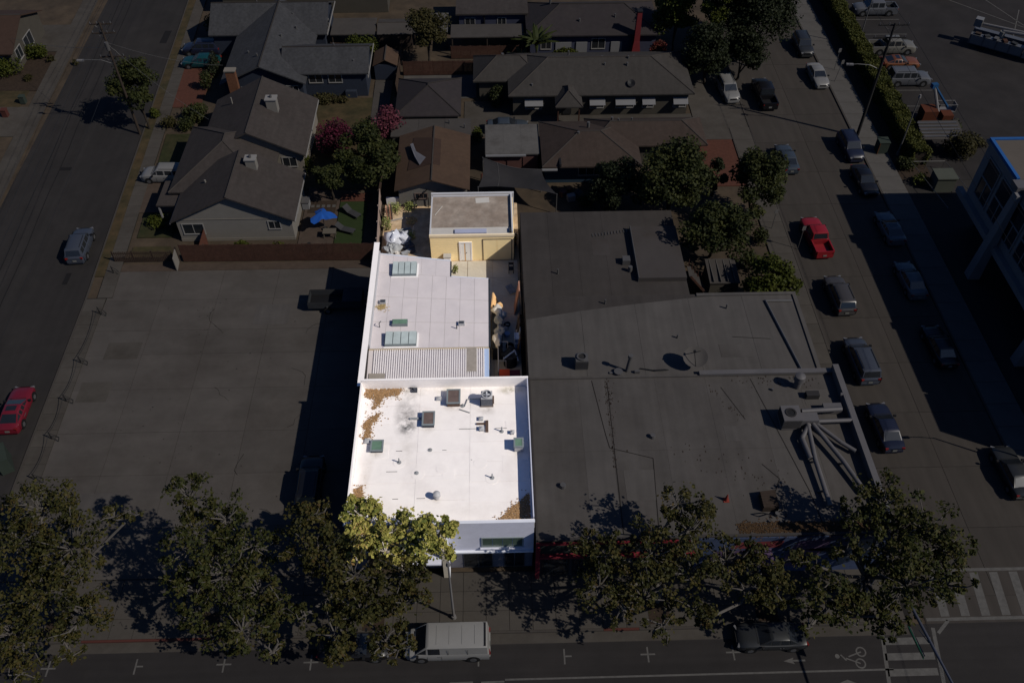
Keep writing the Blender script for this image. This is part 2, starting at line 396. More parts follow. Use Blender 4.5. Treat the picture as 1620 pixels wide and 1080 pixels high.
# ------------------------------------------------------------------ mesh helpers
class MB:
    def __init__(s):
        s.v = []; s.f = []
    def add(s, vs, fs):
        o = len(s.v)
        s.v += [tuple(p) for p in vs]
        s.f += [tuple(i + o for i in f) for f in fs]
        return s
    def box(s, x0, y0, z0, x1, y1, z1):
        return s.add([(x0, y0, z0), (x1, y0, z0), (x1, y1, z0), (x0, y1, z0), (x0, y0, z1), (x1, y0, z1), (x1, y1, z1), (x0, y1, z1)],
                     [(3, 2, 1, 0), (4, 5, 6, 7), (0, 1, 5, 4), (1, 2, 6, 5), (2, 3, 7, 6), (3, 0, 4, 7)])
    def obox(s, c, size, rz=0, rx=0, ry=0):
        m = Matrix.Rotation(rz, 3, 'Z') @ Matrix.Rotation(ry, 3, 'Y') @ Matrix.Rotation(rx, 3, 'X')
        a, b, h = size[0] / 2, size[1] / 2, size[2] / 2
        vs = [Vector(c) + m @ Vector(p) for p in ((-a, -b, -h), (a, -b, -h), (a, b, -h), (-a, b, -h), (-a, -b, h), (a, -b, h), (a, b, h), (-a, b, h))]
        return s.add(vs, [(3, 2, 1, 0), (4, 5, 6, 7), (0, 1, 5, 4), (1, 2, 6, 5), (2, 3, 7, 6), (3, 0, 4, 7)])
    def prism(s, poly, z0, z1):
        n = len(poly)
        zb = z0 if callable(z0) else (lambda x, y: z0)
        zt = z1 if callable(z1) else (lambda x, y: z1)
        vs = [(x, y, zb(x, y)) for x, y in poly] + [(x, y, zt(x, y)) for x, y in poly]
        return s.add(vs, [tuple(range(n))[::-1], tuple(range(n, 2 * n))] + [(i, (i + 1) % n, n + (i + 1) % n, n + i) for i in range(n)])
    def tube(s, p0, p1, r0, r1=None, n=8, caps=True):
        p0 = Vector(p0); p1 = Vector(p1)
        r1 = r0 if r1 is None else r1
        d = (p1 - p0)
        if d.length < 1e-6: return s
        d.normalize()
        u = d.orthogonal().normalized(); q = d.cross(u)
        vs = []
        for (p, r) in ((p0, r0), (p1, r1)):
            vs += [p + (u * cos(2 * pi * i / n) + q * sin(2 * pi * i / n)) * r for i in range(n)]
        fs = [(i, (i + 1) % n, n + (i + 1) % n, n + i) for i in range(n)]
        if caps: fs += [tuple(range(n))[::-1], tuple(range(n, 2 * n))]
        return s.add(vs, fs)
    def path(s, pts, r, n=8, r1=None):
        k = len(pts) - 1
        r1 = r if r1 is None else r1
        for i in range(k):
            s.tube(pts[i], pts[i + 1], r + (r1 - r) * i / k, r + (r1 - r) * (i + 1) / k, n)
        return s
    def ring(s, c, r0, r1, z0, z1, n=20):
        vs = []
        for (r, z) in ((r0, z0), (r1, z0), (r1, z1), (r0, z1)):
            vs += [(c[0] + r * cos(2 * pi * i / n), c[1] + r * sin(2 * pi * i / n), z) for i in range(n)]
        fs = []
        for k in range(4):
            for i in range(n):
                a = k * n + i; b_ = k * n + (i + 1) % n
                c_ = ((k + 1) % 4) * n + (i + 1) % n; d_ = ((k + 1) % 4) * n + i
                fs.append((a, b_, c_, d_))
        return s.add(vs, fs)
    def blob(s, c, r, seed=0, rough=.25, n=2, squash=1.0):
        rs = random.Random(seed)
        ph = [rs.uniform(0, 6.28) for _ in range(9)]
        nu, nv = 6 * n, 4 * n
        vs = []; fs = []
        for j in range(nv + 1):
            th = pi * j / nv
            for i in range(nu):
                a = 2 * pi * i / nu
                k = 1 + rough * (sin(3 * a + ph[0] + 2 * th) * .5 + sin(5 * a + ph[1] - 3 * th) * .3 * sin(th) + sin(4 * th + ph[2] + a) * .35) * sin(th) + rough * .2 * rs.uniform(-1, 1)
                vs.append((c[0] + r[0] * k * sin(th) * cos(a), c[1] + r[1] * k * sin(th) * sin(a), c[2] + r[2] * k * cos(th) * squash))
        for j in range(nv):
            for i in range(nu):
                fs.append((j * nu + i, (j + 1) * nu + i, (j + 1) * nu + (i + 1) % nu, j * nu + (i + 1) % nu))
        return s.add(vs, fs)
    def mesh(s, name, m=None, off=(0, 0, 0), smooth=None):
        me = bpy.data.meshes.new(name)
        ox, oy, oz = off
        me.from_pydata([(x - ox, y - oy, z - oz) for x, y, z in s.v], [], s.f)
        me.validate()
        if m: me.materials.append(M[m])
        if smooth is not None:
            me.shade_smooth()
            me.set_sharp_from_angle(angle=radians(smooth))
        me.update()
        return me
    def build(s, name, m, parent=None, world=True, smooth=None, label=None, kind=None):
        off = [0, 0, 0]
        if world:
            p = parent
            while p is not None:
                off = [off[i] + p.location[i] for i in range(3)]
                p = p.parent
        return ob(name, s.mesh(name, m, off, smooth), parent, label, kind)

def ob(name, me, parent=None, label=None, kind=None, loc=(0, 0, 0), rz=0):
    o = bpy.data.objects.new(name, me)
    C.objects.link(o)
    o.location = loc
    o.rotation_euler = (0, 0, rz)
    if parent is not None: o.parent = parent
    if label: o['label'] = label
    if kind: o['kind'] = kind
    return o

def thing(name, label, cat, loc=(0, 0, 0), rz=0, group=None):
    o = bpy.data.objects.new(name, None)
    C.objects.link(o)
    o.empty_display_size = .3
    o.location = loc
    o.rotation_euler = (0, 0, rz)
    o['label'] = label
    o['category'] = cat
    if group: o['group'] = group
    return o

def solo(o, label, cat, group=None):
    o['label'] = label
    o['category'] = cat
    if group: o['group'] = group
    return o

def struct(name, mb, m, parent=None, smooth=None):
    o = mb.build(name, m, parent, smooth=smooth)
    if parent is None: o['kind'] = 'structure'
    return o

def sroot(name, loc=(0, 0, 0)):
    o = bpy.data.objects.new(name, None)
    C.objects.link(o)
    o.location = loc
    o['kind'] = 'structure'
    return o

def dup(o, parent=None):
    c = o.copy()
    C.objects.link(c)
    if parent is not None: c.parent = parent
    for ch in list(o.children): dup(ch, c)
    return c

def quads_mesh(name, V, m):
    """V: (n,4,3) array of quads"""
    n = len(V)
    me = bpy.data.meshes.new(name)
    me.vertices.add(n * 4)
    me.vertices.foreach_set('co', np.ascontiguousarray(V, dtype=np.float32).ravel())
    me.loops.add(n * 4)
    me.loops.foreach_set('vertex_index', np.arange(n * 4, dtype=np.int32))
    me.polygons.add(n)
    me.polygons.foreach_set('loop_start', np.arange(0, n * 4, 4, dtype=np.int32))
    me.polygons.foreach_set('loop_total', np.full(n, 4, dtype=np.int32))
    me.update(calc_edges=True)
    me.materials.append(M[m])
    return me

def leaf_quads(P, size, rng, up=.5, out=None):
    n = len(P)
    nr = rng.normal(size=(n, 3))
    nr[:, 2] += up * 2
    if out is not None: nr += out * .8
    nr /= np.linalg.norm(nr, axis=1)[:, None] + 1e-9
    a = rng.normal(size=(n, 3))
    a -= (a * nr).sum(1)[:, None] * nr
    a /= np.linalg.norm(a, axis=1)[:, None] + 1e-9
    b = np.cross(nr, a)
    s = size * rng.uniform(.6, 1.25, n)[:, None]
    return np.stack([P - a * s * .6, P + b * s * .45 + a * s * .05, P + a * s * .6 - nr * s * .12, P - b * s * .45 + a * s * .05], 1)

def clump_points(centres, radii, n, rng):
    k = len(centres)
    idx = rng.integers(0, k, n)
    d = rng.normal(size=(n, 3))
    d /= np.linalg.norm(d, axis=1)[:, None]
    r = rng.uniform(0, 1, n) ** .45
    off = d * r[:, None] * radii[idx]
    return centres[idx] + off, d

def tree(name, label, base, crown, rad, seed, nleaf, leaf=.24, mt='leaf_green', bark='bark_dark', tr=.16, nclump=26, clump=.34, group=None, cat='tree', up=.5, shell=.45, limbs=True):
    """base (x,y), crown centre (x,y,z) and radii; trunk and limbs reach the leaf clumps"""
    rng = np.random.default_rng(seed)
    t = thing(name, label, cat, (base[0], base[1], 0.05), 0, group)
    c = np.array(crown, float); r = np.array(rad, float)
    d = rng.normal(size=(nclump, 3))
    d /= np.linalg.norm(d, axis=1)[:, None]
    d[:, 2] = np.where(d[:, 2] < -.55, -d[:, 2], d[:, 2])
    k = rng.uniform(shell, .95, nclump)[:, None]
    cc = c + d * k * r
    cr = r.mean() * clump * rng.uniform(.6, 1.25, nclump)
    cr3 = np.stack([cr * 1.1, cr * 1.1, cr * .8], 1)
    P, dd = clump_points(cc, cr3, nleaf, rng)
    P[:, 2] = np.maximum(P[:, 2], .15)
    V = leaf_quads(P, leaf, rng, up, dd)
    V -= np.array(t.location)
    ob('crown', quads_mesh('crown', V, mt), t)
    mb = MB()
    if limbs:
        fork = Vector((base[0] + (crown[0] - base[0]) * .25, base[1] + (crown[1] - base[1]) * .25, max(.8, (crown[2] - rad[2]) * .85)))
        mb.path([(base[0], base[1], 0), tuple(Vector((base[0], base[1], 0)).lerp(fork, .5) + Vector((.08, -.05, 0))), tuple(fork)], tr, 8, tr * .75)
        nm = min(6, max(3, nclump // 6))
        order = rng.permutation(nclump)
        mains = []
        for i in range(nm):
            e = Vector(cc[order[i]]); mid = fork.lerp(e, .5) + Vector((rng.normal() * .25, rng.normal() * .25, .35))
            mb.path([tuple(fork), tuple(mid), tuple(e)], tr * .55, 6, tr * .18)
            mains.append((mid, e))
        for i in range(nm, nclump):
            e = Vector(cc[order[i]])
            mid, _ = min(mains, key=lambda q: (q[0] - e).length)
            m2 = mid.lerp(e, .55) + Vector((rng.normal() * .2, rng.normal() * .2, .2))
            mb.path([tuple(mid), tuple(m2), tuple(e)], tr * .26, 5, tr * .08)
    else:
        mb.path([(base[0], base[1], 0), (crown[0], crown[1], crown[2])], tr, 7, tr * .4)
    mb.build('trunk', bark, t, smooth=50)
    return t

def bush(name, label, c, rad, seed, nleaf, mt, leaf=.16, group=None, cat='shrub', kind=None):
    rng = np.random.default_rng(seed)
    t = thing(name, label, cat, (c[0], c[1], 0.03), 0, group)
    n = 9
    d = rng.normal(size=(n, 3)); d /= np.linalg.norm(d, axis=1)[:, None]
    d[:, 2] = abs(d[:, 2]) * .8
    r = np.array(rad, float)
    cc = np.array([c[0], c[1], rad[2] * .45]) + d * r * .5
    cr3 = np.tile(r * .6, (n, 1)) * rng.uniform(.7, 1.1, n)[:, None]
    P, dd = clump_points(cc, cr3, nleaf, rng)
    P[:, 2] = np.abs(P[:, 2]) + .05
    ob('foliage', quads_mesh('foliage', leaf_quads(P, leaf, rng, .4, dd) - np.array(t.location), mt), t)
    mb = MB()
    for i in range(5):
        e = cc[i]
        mb.path([(c[0] + rng.normal() * .08, c[1] + rng.normal() * .08, 0.03), (float(e[0]), float(e[1]), float(e[2]))], .035, 5, .012)
    mb.build('stem', 'bark_dark', t)
    return t

def litter(name, label, cat, poly, z, n, size, mt, seed):
    """loose dry leaves lying in a patch: uncountable"""
    rng = np.random.default_rng(seed)
    p = np.array(poly)
    lo, hi = p.min(0), p.max(0)
    out = []
    while len(out) < n:
        q = rng.uniform(lo, hi)
        ins = False
        j = len(p) - 1
        for i in range(len(p)):
            if (p[i][1] > q[1]) != (p[j][1] > q[1]) and q[0] < (p[j][0] - p[i][0]) * (q[1] - p[i][1]) / (p[j][1] - p[i][1]) + p[i][0]: ins = not ins
            j = i
        if ins:
            e = rng.normal(size=2) * (.28 if rng.uniform() < .22 else .05)
            
            x_, y_ = q[0] + e[0], q[1] + e[1]
            if z > 5.3: x_, y_ = min(max(x_, -10.38), 2.05), min(max(y_, 31.78), 43.9)
            out.append((x_, y_, z + rng.uniform(.01, .05)))
    P = np.array(out)
    o = ob(name, quads_mesh(name, leaf_quads(P, size, rng, 2.2), mt))
    o['kind'] = 'stuff'
    o['label'] = label
    o['category'] = cat
    return o
# ================================================================== GROUND, STREETS, PAVEMENTS (most positions from here on computed from image pixels, baked as metres)
struct('ground', MB().add([(-400, -120, -.03), (400, -120, -.03), (400, 500, -.03), (-400, 500, -.03)], [(0, 1, 2, 3)]), 'dirt')
fs = struct('front_street', MB().box(-150, -12, -.2, 150, 26.3, 0), 'asphalt_new')
ls = struct('side_street', MB().prism([(-51.0, 26.3), (-37.2, 26.3), (-38.7, 60), (-44.5, 190), (-55.5, 190), (-51.2, 60)], -.2, .0), 'asphalt_old')
bs = sroot('concrete_street', (0, 0, 0))
struct('joint_bed', MB().box(29.6, 26.3, -.2, 41.0, 190, -.02), 'joint', bs)
sm1 = MB().box(0, 0, -.15, 5.68, 5.46, 0).mesh('slab', 'street_concrete')
rs = random.Random(3)
for j in range(18):
    for x in (29.61, 35.32):
        ob('slab', sm1, bs, loc=(x, 28.3 + j * 5.5, rs.uniform(-.006, .004)))
struct('road_surface', MB().box(29.6, 127.4, -.15, 41, 190, -.005), 'street_concrete', bs)
struct('gutter_apron', MB().box(29.6, 26.3, -.15, 41, 28.28, -.004), 'street_concrete', bs)

# tar seams and patches of the two asphalt streets
mb = MB()
for x0 in (-46.2, -44.6):
    pts = [(x0 - .058 * (y - 28) + .07 * sin(y * .4), y) for y in range(28, 128, 4)]
    for i in range(len(pts) - 1):
        (xa, ya), (xb, yb) = pts[i], pts[i + 1]
        mb.add([(xa, ya, .004), (xa + .09, ya, .004), (xb + .09, yb, .004), (xb, yb, .004)], [(0, 1, 2, 3)])
struct('tar_seam', mb, 'tar', ls)
mb = MB()
for (x, y, sx, sy) in ((-43.2, 107, .9, 3.2), (-41.6, 62, .5, 1.6), (-47.5, 80, 1.2, .6)):
    mb.add([(x, y, .004), (x + sx, y, .004), (x + sx, y + sy, .004), (x, y + sy, .004)], [(0, 1, 2, 3)])
struct('asphalt_patch', mb, 'tar', ls)
mb = MB()
for (x, y, s) in ((-47.9, 61.5, .45), (-45.2, 99, .42)):
    mb.ring((x, y), .0, s, .003, .006, 18)
struct('manhole_cover', mb, 'metal_dark', ls)

# front gutter, kerb and pavement
struct('gutter', MB().box(-37, 25.55, -.1, 28.2, 26.3, .004), 'pave', fs)
mb = MB()
mb.box(-37, 26.3, -.1, -29, 26.46, .13); mb.box(-18.5, 26.3, -.1, 7.0, 26.46, .13); mb.box(9.5, 26.3, -.1, 27.2, 26.46, .13)
kb = struct('kerb', mb, 'kerb')
struct('red_kerb', MB().box(-28.98, 26.3, -.1, -18.52, 26.46, .132).box(7.02, 26.3, -.1, 9.48, 26.46, .132), 'kerb_red', kb)
fp = sroot('front_pavement')
struct('joint_bed', MB().box(-37, 26.46, -.1, 28.6, 31.0, .10), 'joint', fp)
sm2 = MB().box(0, 0, 0, 1.60, 1.46, .12).mesh('paving_slab', 'pave')
for i in range(40):
    for j in range(3):
        ob('paving_slab', sm2, fp, loc=(-36.98 + i * 1.63, 26.48 + j * 1.49, rs.uniform(0, .008)))
mb = MB()
for x in (-31, -20.5, -9.0, 11, 18.6, 25.2):
    mb.box(x - .75, 26.7, .1, x + .75, 28.3, .135)
struct('tree_pit_soil', mb, 'mulch', fp)
# corner ramp at the crossing
struct('corner_pavement', MB().prism([(28.6, 26.5), (29.4, 27.6), (29.5, 31.0), (28.6, 31.0)], -.1, .1), 'pave')

# painted bay marks
def marking(name, mb, m, parent): return struct(name, mb, m, parent)
def flat(mb, pts, z=.004):
    mb.add([(x, y, z) for x, y in pts], [tuple(range(len(pts)))])
def bar(mb, x0, y0, x1, y1, wd, z=.004):
    d = Vector((x1 - x0, y1 - y0)); n = Vector((-d.y, d.x)).normalized() * wd / 2
    flat(mb, [(x0 - n.x, y0 - n.y), (x1 - n.x, y1 - n.y), (x1 + n.x, y1 + n.y), (x0 + n.x, y0 + n.y)], z)
for (x, kind) in ((-24.84, 't'), (-18.9, 'x'), (-13.03, 'x'), (-1.68, 'l'), (4.17, 't'), (9.87, 'x'), (15.72, 'x'), (-30.7, 'x')):
    mb = MB()
    bar(mb, x, 24.05, x, 25.12, .11)
    if kind == 't': bar(mb, x + .06, 24.6, x + .5, 24.6, .11)
    elif kind == 'l': bar(mb, x - .5, 24.6, x - .06, 24.6, .11)
    else:
        bar(mb, x - .5, 24.6, x - .06, 24.6, .11); bar(mb, x + .06, 24.6, x + .5, 24.6, .11)
    marking('parking_bay_mark', mb, 'stripe', fs)
mb = MB(); bar(mb, .1, 23.1, 26.3, 23.17, .13); marking('lane_line', mb, 'stripe', fs)
for x in (-9.8, -7.2, -3.6, -1.5, -23.5):
    mb = MB(); bar(mb, x, 22.95, x + 1.55, 22.98, .12); marking('lane_dash', mb, 'stripe', fs)
mb = MB(); flat(mb, [(19.0, 23.9), (19.75, 23.68), (19.65, 23.86), (20.5, 23.86), (20.5, 23.98), (19.65, 23.98), (19.75, 24.14)]); marking('lane_arrow', mb, 'stripe', fs)
mb = MB(); flat(mb, [(21.5, 22.0), (23.0, 22.55), (24.2, 22.0), (23.3, 21.4), (22.3, 21.4)]); marking('chevron_mark', mb, 'stripe', fs)
mb = MB()
for (cx, cy) in ((24.2, 23.62), (24.45, 24.42)):
    mb.ring((cx, cy), .26, .36, .003, .006, 18)
bar(mb, 24.2, 23.62, 23.3, 24.0, .09, .0045); bar(mb, 24.45, 24.42, 23.5, 24.1, .09, .0055); bar(mb, 23.3, 23.85, 23.0, 24.25, .1, .0065)
mb.ring((22.75, 24.15), .0, .16, .003, .0075, 14)
marking('bicycle_symbol', mb, 'stripe', fs)
# zebra crossings, each bar a piece
cw = sroot('crossing_over_front_street')
for (a, b_) in (((25.5, 21.0), (26.35, 26.0)), ((29.2, 21.0), (29.95, 26.0))):
    mb = MB(); bar(mb, a[0], a[1], b_[0], b_[1], .26); struct('edge_line', mb, 'stripe', cw)
for k in range(5):
    y = 25.35 - k * 1.08
    mb = MB(); flat(mb, [(25.95 - k * .16 + .25, y), (29.55 - k * .14, y), (29.5 - k * .14, y - .5), (25.87 - k * .16 + .25, y - .5)]); struct('bar', mb, 'stripe', cw)
cw2 = sroot('crossing_over_concrete_street')
mb = MB(); bar(mb, 29.7, 30.35, 41, 30.3, .24); struct('edge_line', mb, 'stripe', cw2)
mb = MB(); bar(mb, 29.7, 26.6, 41, 26.6, .24); struct('edge_line', mb, 'stripe', cw2)
for k in range(7):
    x = 30.8 + k * 1.45
    mb = MB(); flat(mb, [(x, 26.8), (x + .62, 26.8), (x + .95, 30.1), (x + .33, 30.1)]); struct('bar', mb, 'stripe', cw2)
mb = MB(); bar(mb, 30.2, 25.6, 31.2, 26.5, .22); marking('ramp_line', mb, 'stripe', fs)

# side street kerbs and walks (left)
def skew(x, y): return x - .056 * (y - 60) if y > 60 else x - .045 * (y - 60) * .6
def strip(name, m, x0, x1, y0, y1, z0, z1, parent=None, dx=0):
    mb = MB()
    ys = [y0, y1]
    mb.prism([(skew(x0, y0), y0), (skew(x1, y0), y0), (skew(x1, y1), y1), (skew(x0, y1), y1)], z0, z1)
    return struct(name, mb, m, parent)
k2 = strip('side_kerb', 'kerb', -38.7, -38.55, 60, 170, -.1, .13)
strip('lower_kerb', 'kerb', -38.7, -38.55, 27, 60, -.1, .128, k2)
strip('verge', 'dry_grass', -38.55, -37.6, 63, 125, -.1, .09)
sp = strip('side_pavement', 'joint', -37.6, -36.2, 60, 130, -.1, .08)
for j in range(40):
    y0 = 60 + j * 1.7; y1 = y0 + 1.67
    strip('paving_slab', 'pave', -37.59, -36.21, y0, y1, .08, .115 + rs.uniform(0, .006), sp)
lp = strip('lot_side_pavement', 'joint', -38.55, -36.75, 31, 60, -.1, .08)
for j in range(17):
    y0 = 31 + j * 1.7; y1 = y0 + 1.67
    strip('paving_slab', 'pave', -38.54, -36.76, y0, y1, .08, .115 + rs.uniform(0, .006), lp)
# the far side of the side street
k3 = strip('far_kerb', 'kerb', -51.35, -51.2, 60, 170, -.1, .13)
strip('far_pavement', 'pave', -53.2, -51.35, 60, 170, -.1, .11)
strip('far_pavement_end', 'pave', -53.2, -51.2, 30, 60, -.1, .11)
struct('corner_yard', MB().box(-75, 30, -.1, -53.2, 84, .06), 'dirt')
struct('far_yard', MB().box(-90, 84.1, -.1, -56.2, 97, .06), 'dry_grass')
struct('far_driveway', MB().prism([(-60, 86.5), (-52.9, 86.5), (-53.3, 92.5), (-60, 92.5)], -.05, .075), 'pave')
struct('planted_bed', MB().box(-62, 96, -.05, -54.9, 105, .085), 'mulch')
struct('far_drive_pad', MB().box(-62, 105.2, -.05, -54.4, 112, .085), 'pave')

# right-hand walks, verge and court
ek = struct('east_kerb', MB().box(41.0, 31, -.1, 41.16, 190, .13), 'kerb')
ep = sroot('east_pavement')
struct('joint_bed', MB().box(41.16, 31, -.1, 43.9, 190, .10), 'joint', ep)
sm3 = MB().box(0, 0, 0, 2.70, 2.36, .12).mesh('paving_slab', 'pave_pale')
for j in range(38):
    ob('paving_slab', sm3, ep, loc=(41.18, 31.05 + j * 2.4, rs.uniform(0, .008)))
struct('east_verge', MB().box(43.9, 31, -.1, 47.4, 190, .05), 'mulch')
wk = struct('west_kerb', MB().box(29.44, 31, -.1, 29.6, 190, .12), 'kerb')
wp = sroot('west_pavement')
struct('joint_bed', MB().box(27.1, 31.0, -.1, 29.44, 86, .08), 'joint', wp)
sm4 = MB().box(0, 0, 0, 2.28, 2.36, .1).mesh('paving_slab', 'pave')
for j in range(23):
    ob('paving_slab', sm4, wp, loc=(27.13, 31.05 + j * 2.4, rs.uniform(0, .008)))
mb = MB()
for y in (37, 44, 46.5, 49, 55.5, 61, 62.5):
    mb.box(27.3, y, .1, 27.55, y + 1.5, .114)
struct('orange_paint_mark', mb, 'stripe_orange', wp)
struct('driveway', MB().box(23.3, 84, -.1, 29.4, 101, .07), 'pave')
struct('red_patio', MB().box(22.8, 75.5, -.1, 27.0, 83.9, .075), 'red_brick_paving')
ct = struct('court_parking', MB().box(47.4, 76, -.1, 120, 200, .02), 'asphalt_court')
for (x0, y0, x1, y1) in ((48.2, 110.9, 54.8, 110.8), (48.2, 107.0, 54.6, 106.9), (47.9, 93.6, 53.3, 93.5), (47.9, 90.2, 51.6, 90.1), (66.6, 102.6, 72, 113), (63.3, 116.2, 72.8, 106), (68.5, 116, 70.9, 108.8), (47.9, 97.2, 53.5, 97.1), (47.9, 101, 53.6, 100.9)):
    mb = MB(); bar(mb, x0, y0, x1, y1, .12, .026); struct('bay_line', mb, 'stripe', ct)
struct('court_island', MB().prism([(62.5, 88), (63.8, 86), (67, 84.6), (70, 86.5), (70, 91), (64, 91)], -.05, .14), 'pave')
struct('office_court', MB().box(44.0, 30.5, -.1, 70, 75.9, .06), 'asphalt_old')

# ================================================================== THE EMPTY CONCRETE LOT (left)
lot = sroot('parking_lot')
struct('joint_bed', MB().box(-36.7, 31.0, -.1, -10.5, 63.6, .0), 'joint', lot)
xs = [-36.7, -31.6, -26.3, -21.0, -15.8, -10.5]
ys = [31.0, 35.2, 40.0, 44.2, 48.8, 52.8, 55.7, 59.6, 63.6]
for i in range(5):
    for j in range(8):
        MB().box(xs[i] + .012, ys[j] + .012, 0, xs[i + 1] - .012, ys[j + 1] - .012, .05 + rs.uniform(-.004, .004)).build('slab', 'lot_concrete', lot)
mb = MB()
r2 = random.Random(9)
for (x, y, s, n) in ((-27, 58.5, 1.6, 24), (-26.5, 55.8, .9, 10), (-22, 52, 3, 20), (-30, 47, 3.5, 16), (-24, 41, 3.5, 22)):
    for k in range(n):
        a = x + r2.gauss(0, s); b_ = y + r2.gauss(0, s * .7); q = r2.uniform(.03, .12)
        mb.add([(a, b_, .0585), (a + q, b_ + q * .3, .0585), (a + q * .6, b_ + q, .0585), (a - q * .3, b_ + q * .5, .0585)], [(0, 1, 2, 3)])
struct('oil_spot', mb, 'joint', lot)
struct('dirt_margin', MB().box(-36.7, 63.62, -.1, -10.6, 64.6, .06), 'patio_stone', lot)

# chain barrier along the lot
for i, (x, y) in enumerate(((-37.0, 63.4), (-36.72, 57.9), (-36.66, 51.9), (-36.6, 47.6), (-36.55, 43.7), (-36.5, 39.7))):
    t = thing('chain_post', ['rusty chain post at the fence corner of the concrete lot', 'leaning chain post second from the wooden fence', 'black chain post beside the middle of the side pavement', 'black chain post opposite the rear of the red car', 'black chain post nearest the parked red car front', 'black chain post closest to the front street trees'][i], 'post', (x, y, .05), 0, 'chain posts along the concrete lot')
    mb = MB(); mb.tube((x, y, 0), (x, y, 1.0), .05, .045, 8); mb.build('post', 'metal_dark', t)
    mb = MB(); mb.path([(x, y, .9), (x + .35, y + .1, .42), (x + .5, y + .16, .08)], .025, 6); mb.path([(x + .5, y + .16, .08), (x + .6, y - .25, .08), (x + .06, y - .02, .62)], .025, 6)
    mb.build('brace', 'metal_dark', t)
    MB().tube((x, y, .05), (x, y, .09), .16, .14, 10).build('foot', 'metal_dark', t)
pts = [(-36.72, 57.9), (-36.66, 51.9), (-36.6, 47.6), (-36.55, 43.7), (-36.5, 39.7)]
for i in range(4):
    (xa, ya), (xb, yb) = pts[i], pts[i + 1]
    mb = MB(); mb.path([(xa + (xb - xa) * s, ya + (yb - ya) * s, .9 - 1.4 * s * (1 - s)) for s in [k / 8 for k in range(9)]], .022, 5)
    solo(mb.build('chain', 'metal_dark'), ['slack chain between the leaning post and the middle post', 'slack chain between the two middle posts of the lot', 'slack chain beside the red car parked on the street', 'slack chain closest to the front street trees'][i], 'chain', 'chains hung along the concrete lot')

# cracks and repair patches in the lot slabs
rc = random.Random(77)
for k in range(8):
    x, y = rc.uniform(-35.5, -13), rc.uniform(36, 62); a = rc.uniform(0, 3.14)
    mb = MB(); p = (x, y)
    for q in range(rc.randint(4, 9)):
        a += rc.gauss(0, .45); n_ = (p[0] + .55 * cos(a), p[1] + .55 * sin(a))
        bar(mb, p[0], p[1], n_[0], n_[1], rc.uniform(.02, .045), .0592 + q * .0002); p = n_
    mb.build('crack', 'joint', lot)
for (x, y, sx, sy, m_) in ((-35.9, 47.5, 2.6, 2.2, 'pave'), (-34.9, 52.3, 3.0, 2.0, 'pave'), (-22.4, 56.2, 3.2, 2.6, 'roof_fore'), (-33.2, 36.4, 3.4, 2.0, 'roof_fore')):
    MB().box(x, y, .04, x + sx, y + sy, .0578).build('repair_patch', m_, lot)

# ================================================================== WHITE-ROOFED BUILDING
X0, X1, Y0, Y1, ZD, ZP = -10.62, 2.28, 31.4, 44.3, 5.4, 6.4
wb = thing('white_roofed_building', 'one storey commercial building with a bright white flat roof and grey front wall', 'building', (-4.2, 38, 0))
mb = MB()
mb.box(X0, Y0 + .01, 0, X1, Y1 - .01, ZD - .02); mb.build('wall', 'neighbour_wall', wb)
# parapets butt end to end
MB().box(X0 - .02, Y1 - .32, ZD, X1 + .02, Y1 - .18, ZP).build('parapet', 'parapet_white', wb)
MB().box(X0 - .02, Y0 + .3, ZD, X0 + .10, Y1 - .32, ZP - .25).build('parapet', 'parapet_white', wb)
MB().box(X1 - .06, Y0 + .3, ZD, X1 + .02, Y1 - .32, ZP - .03).build('parapet', 'facade_grey', wb)
MB().box(X0 - .02, Y0, ZD, X1 + .02, Y0 + .12, ZP - .02).build('parapet', 'parapet_white', wb)
MB().box(X0 - .02, Y0 + .12, ZD, X1 + .02, Y0 + .3, ZD + .03).build('cant_strip', 'parapet_white', wb)
MB().box(X0 - .05, Y1 - .34, ZP, X1 + .04, Y1 - .16, ZP + .03).build('coping', 'parapet_white', wb)
MB().box(X0 - .05, Y0 - .16, ZP - .02, X1 + .04, Y0 + .06, ZP + .02).build('front_coping', 'facade_trim', wb)
dk = struct('roof_deck', MB().box(X0 + .10, Y0 + .3, ZD - .02, X1 - .06, Y1 - .32, ZD - .004), 'curb_white', wb)
r3 = random.Random(4)
cols = [X0 + .11, -6.05, -2.18, X1 - .07]
for c_ in range(3):
    n = (7, 6, 7)[c_]
    a, b_ = Y0 + .3, Y1 - .32
    for j in range(n):
        y0 = a + (b_ - a) * j / n; y1 = a + (b_ - a) * (j + 1) / n
        z = ZD + r3.uniform(0, .012)
        MB().box(cols[c_] + .008, y0 + .008, ZD - .004, cols[c_ + 1] - .008, y1 - .008, z + .012).build('membrane_sheet', 'membrane_white', dk)
ZT = ZD + .024
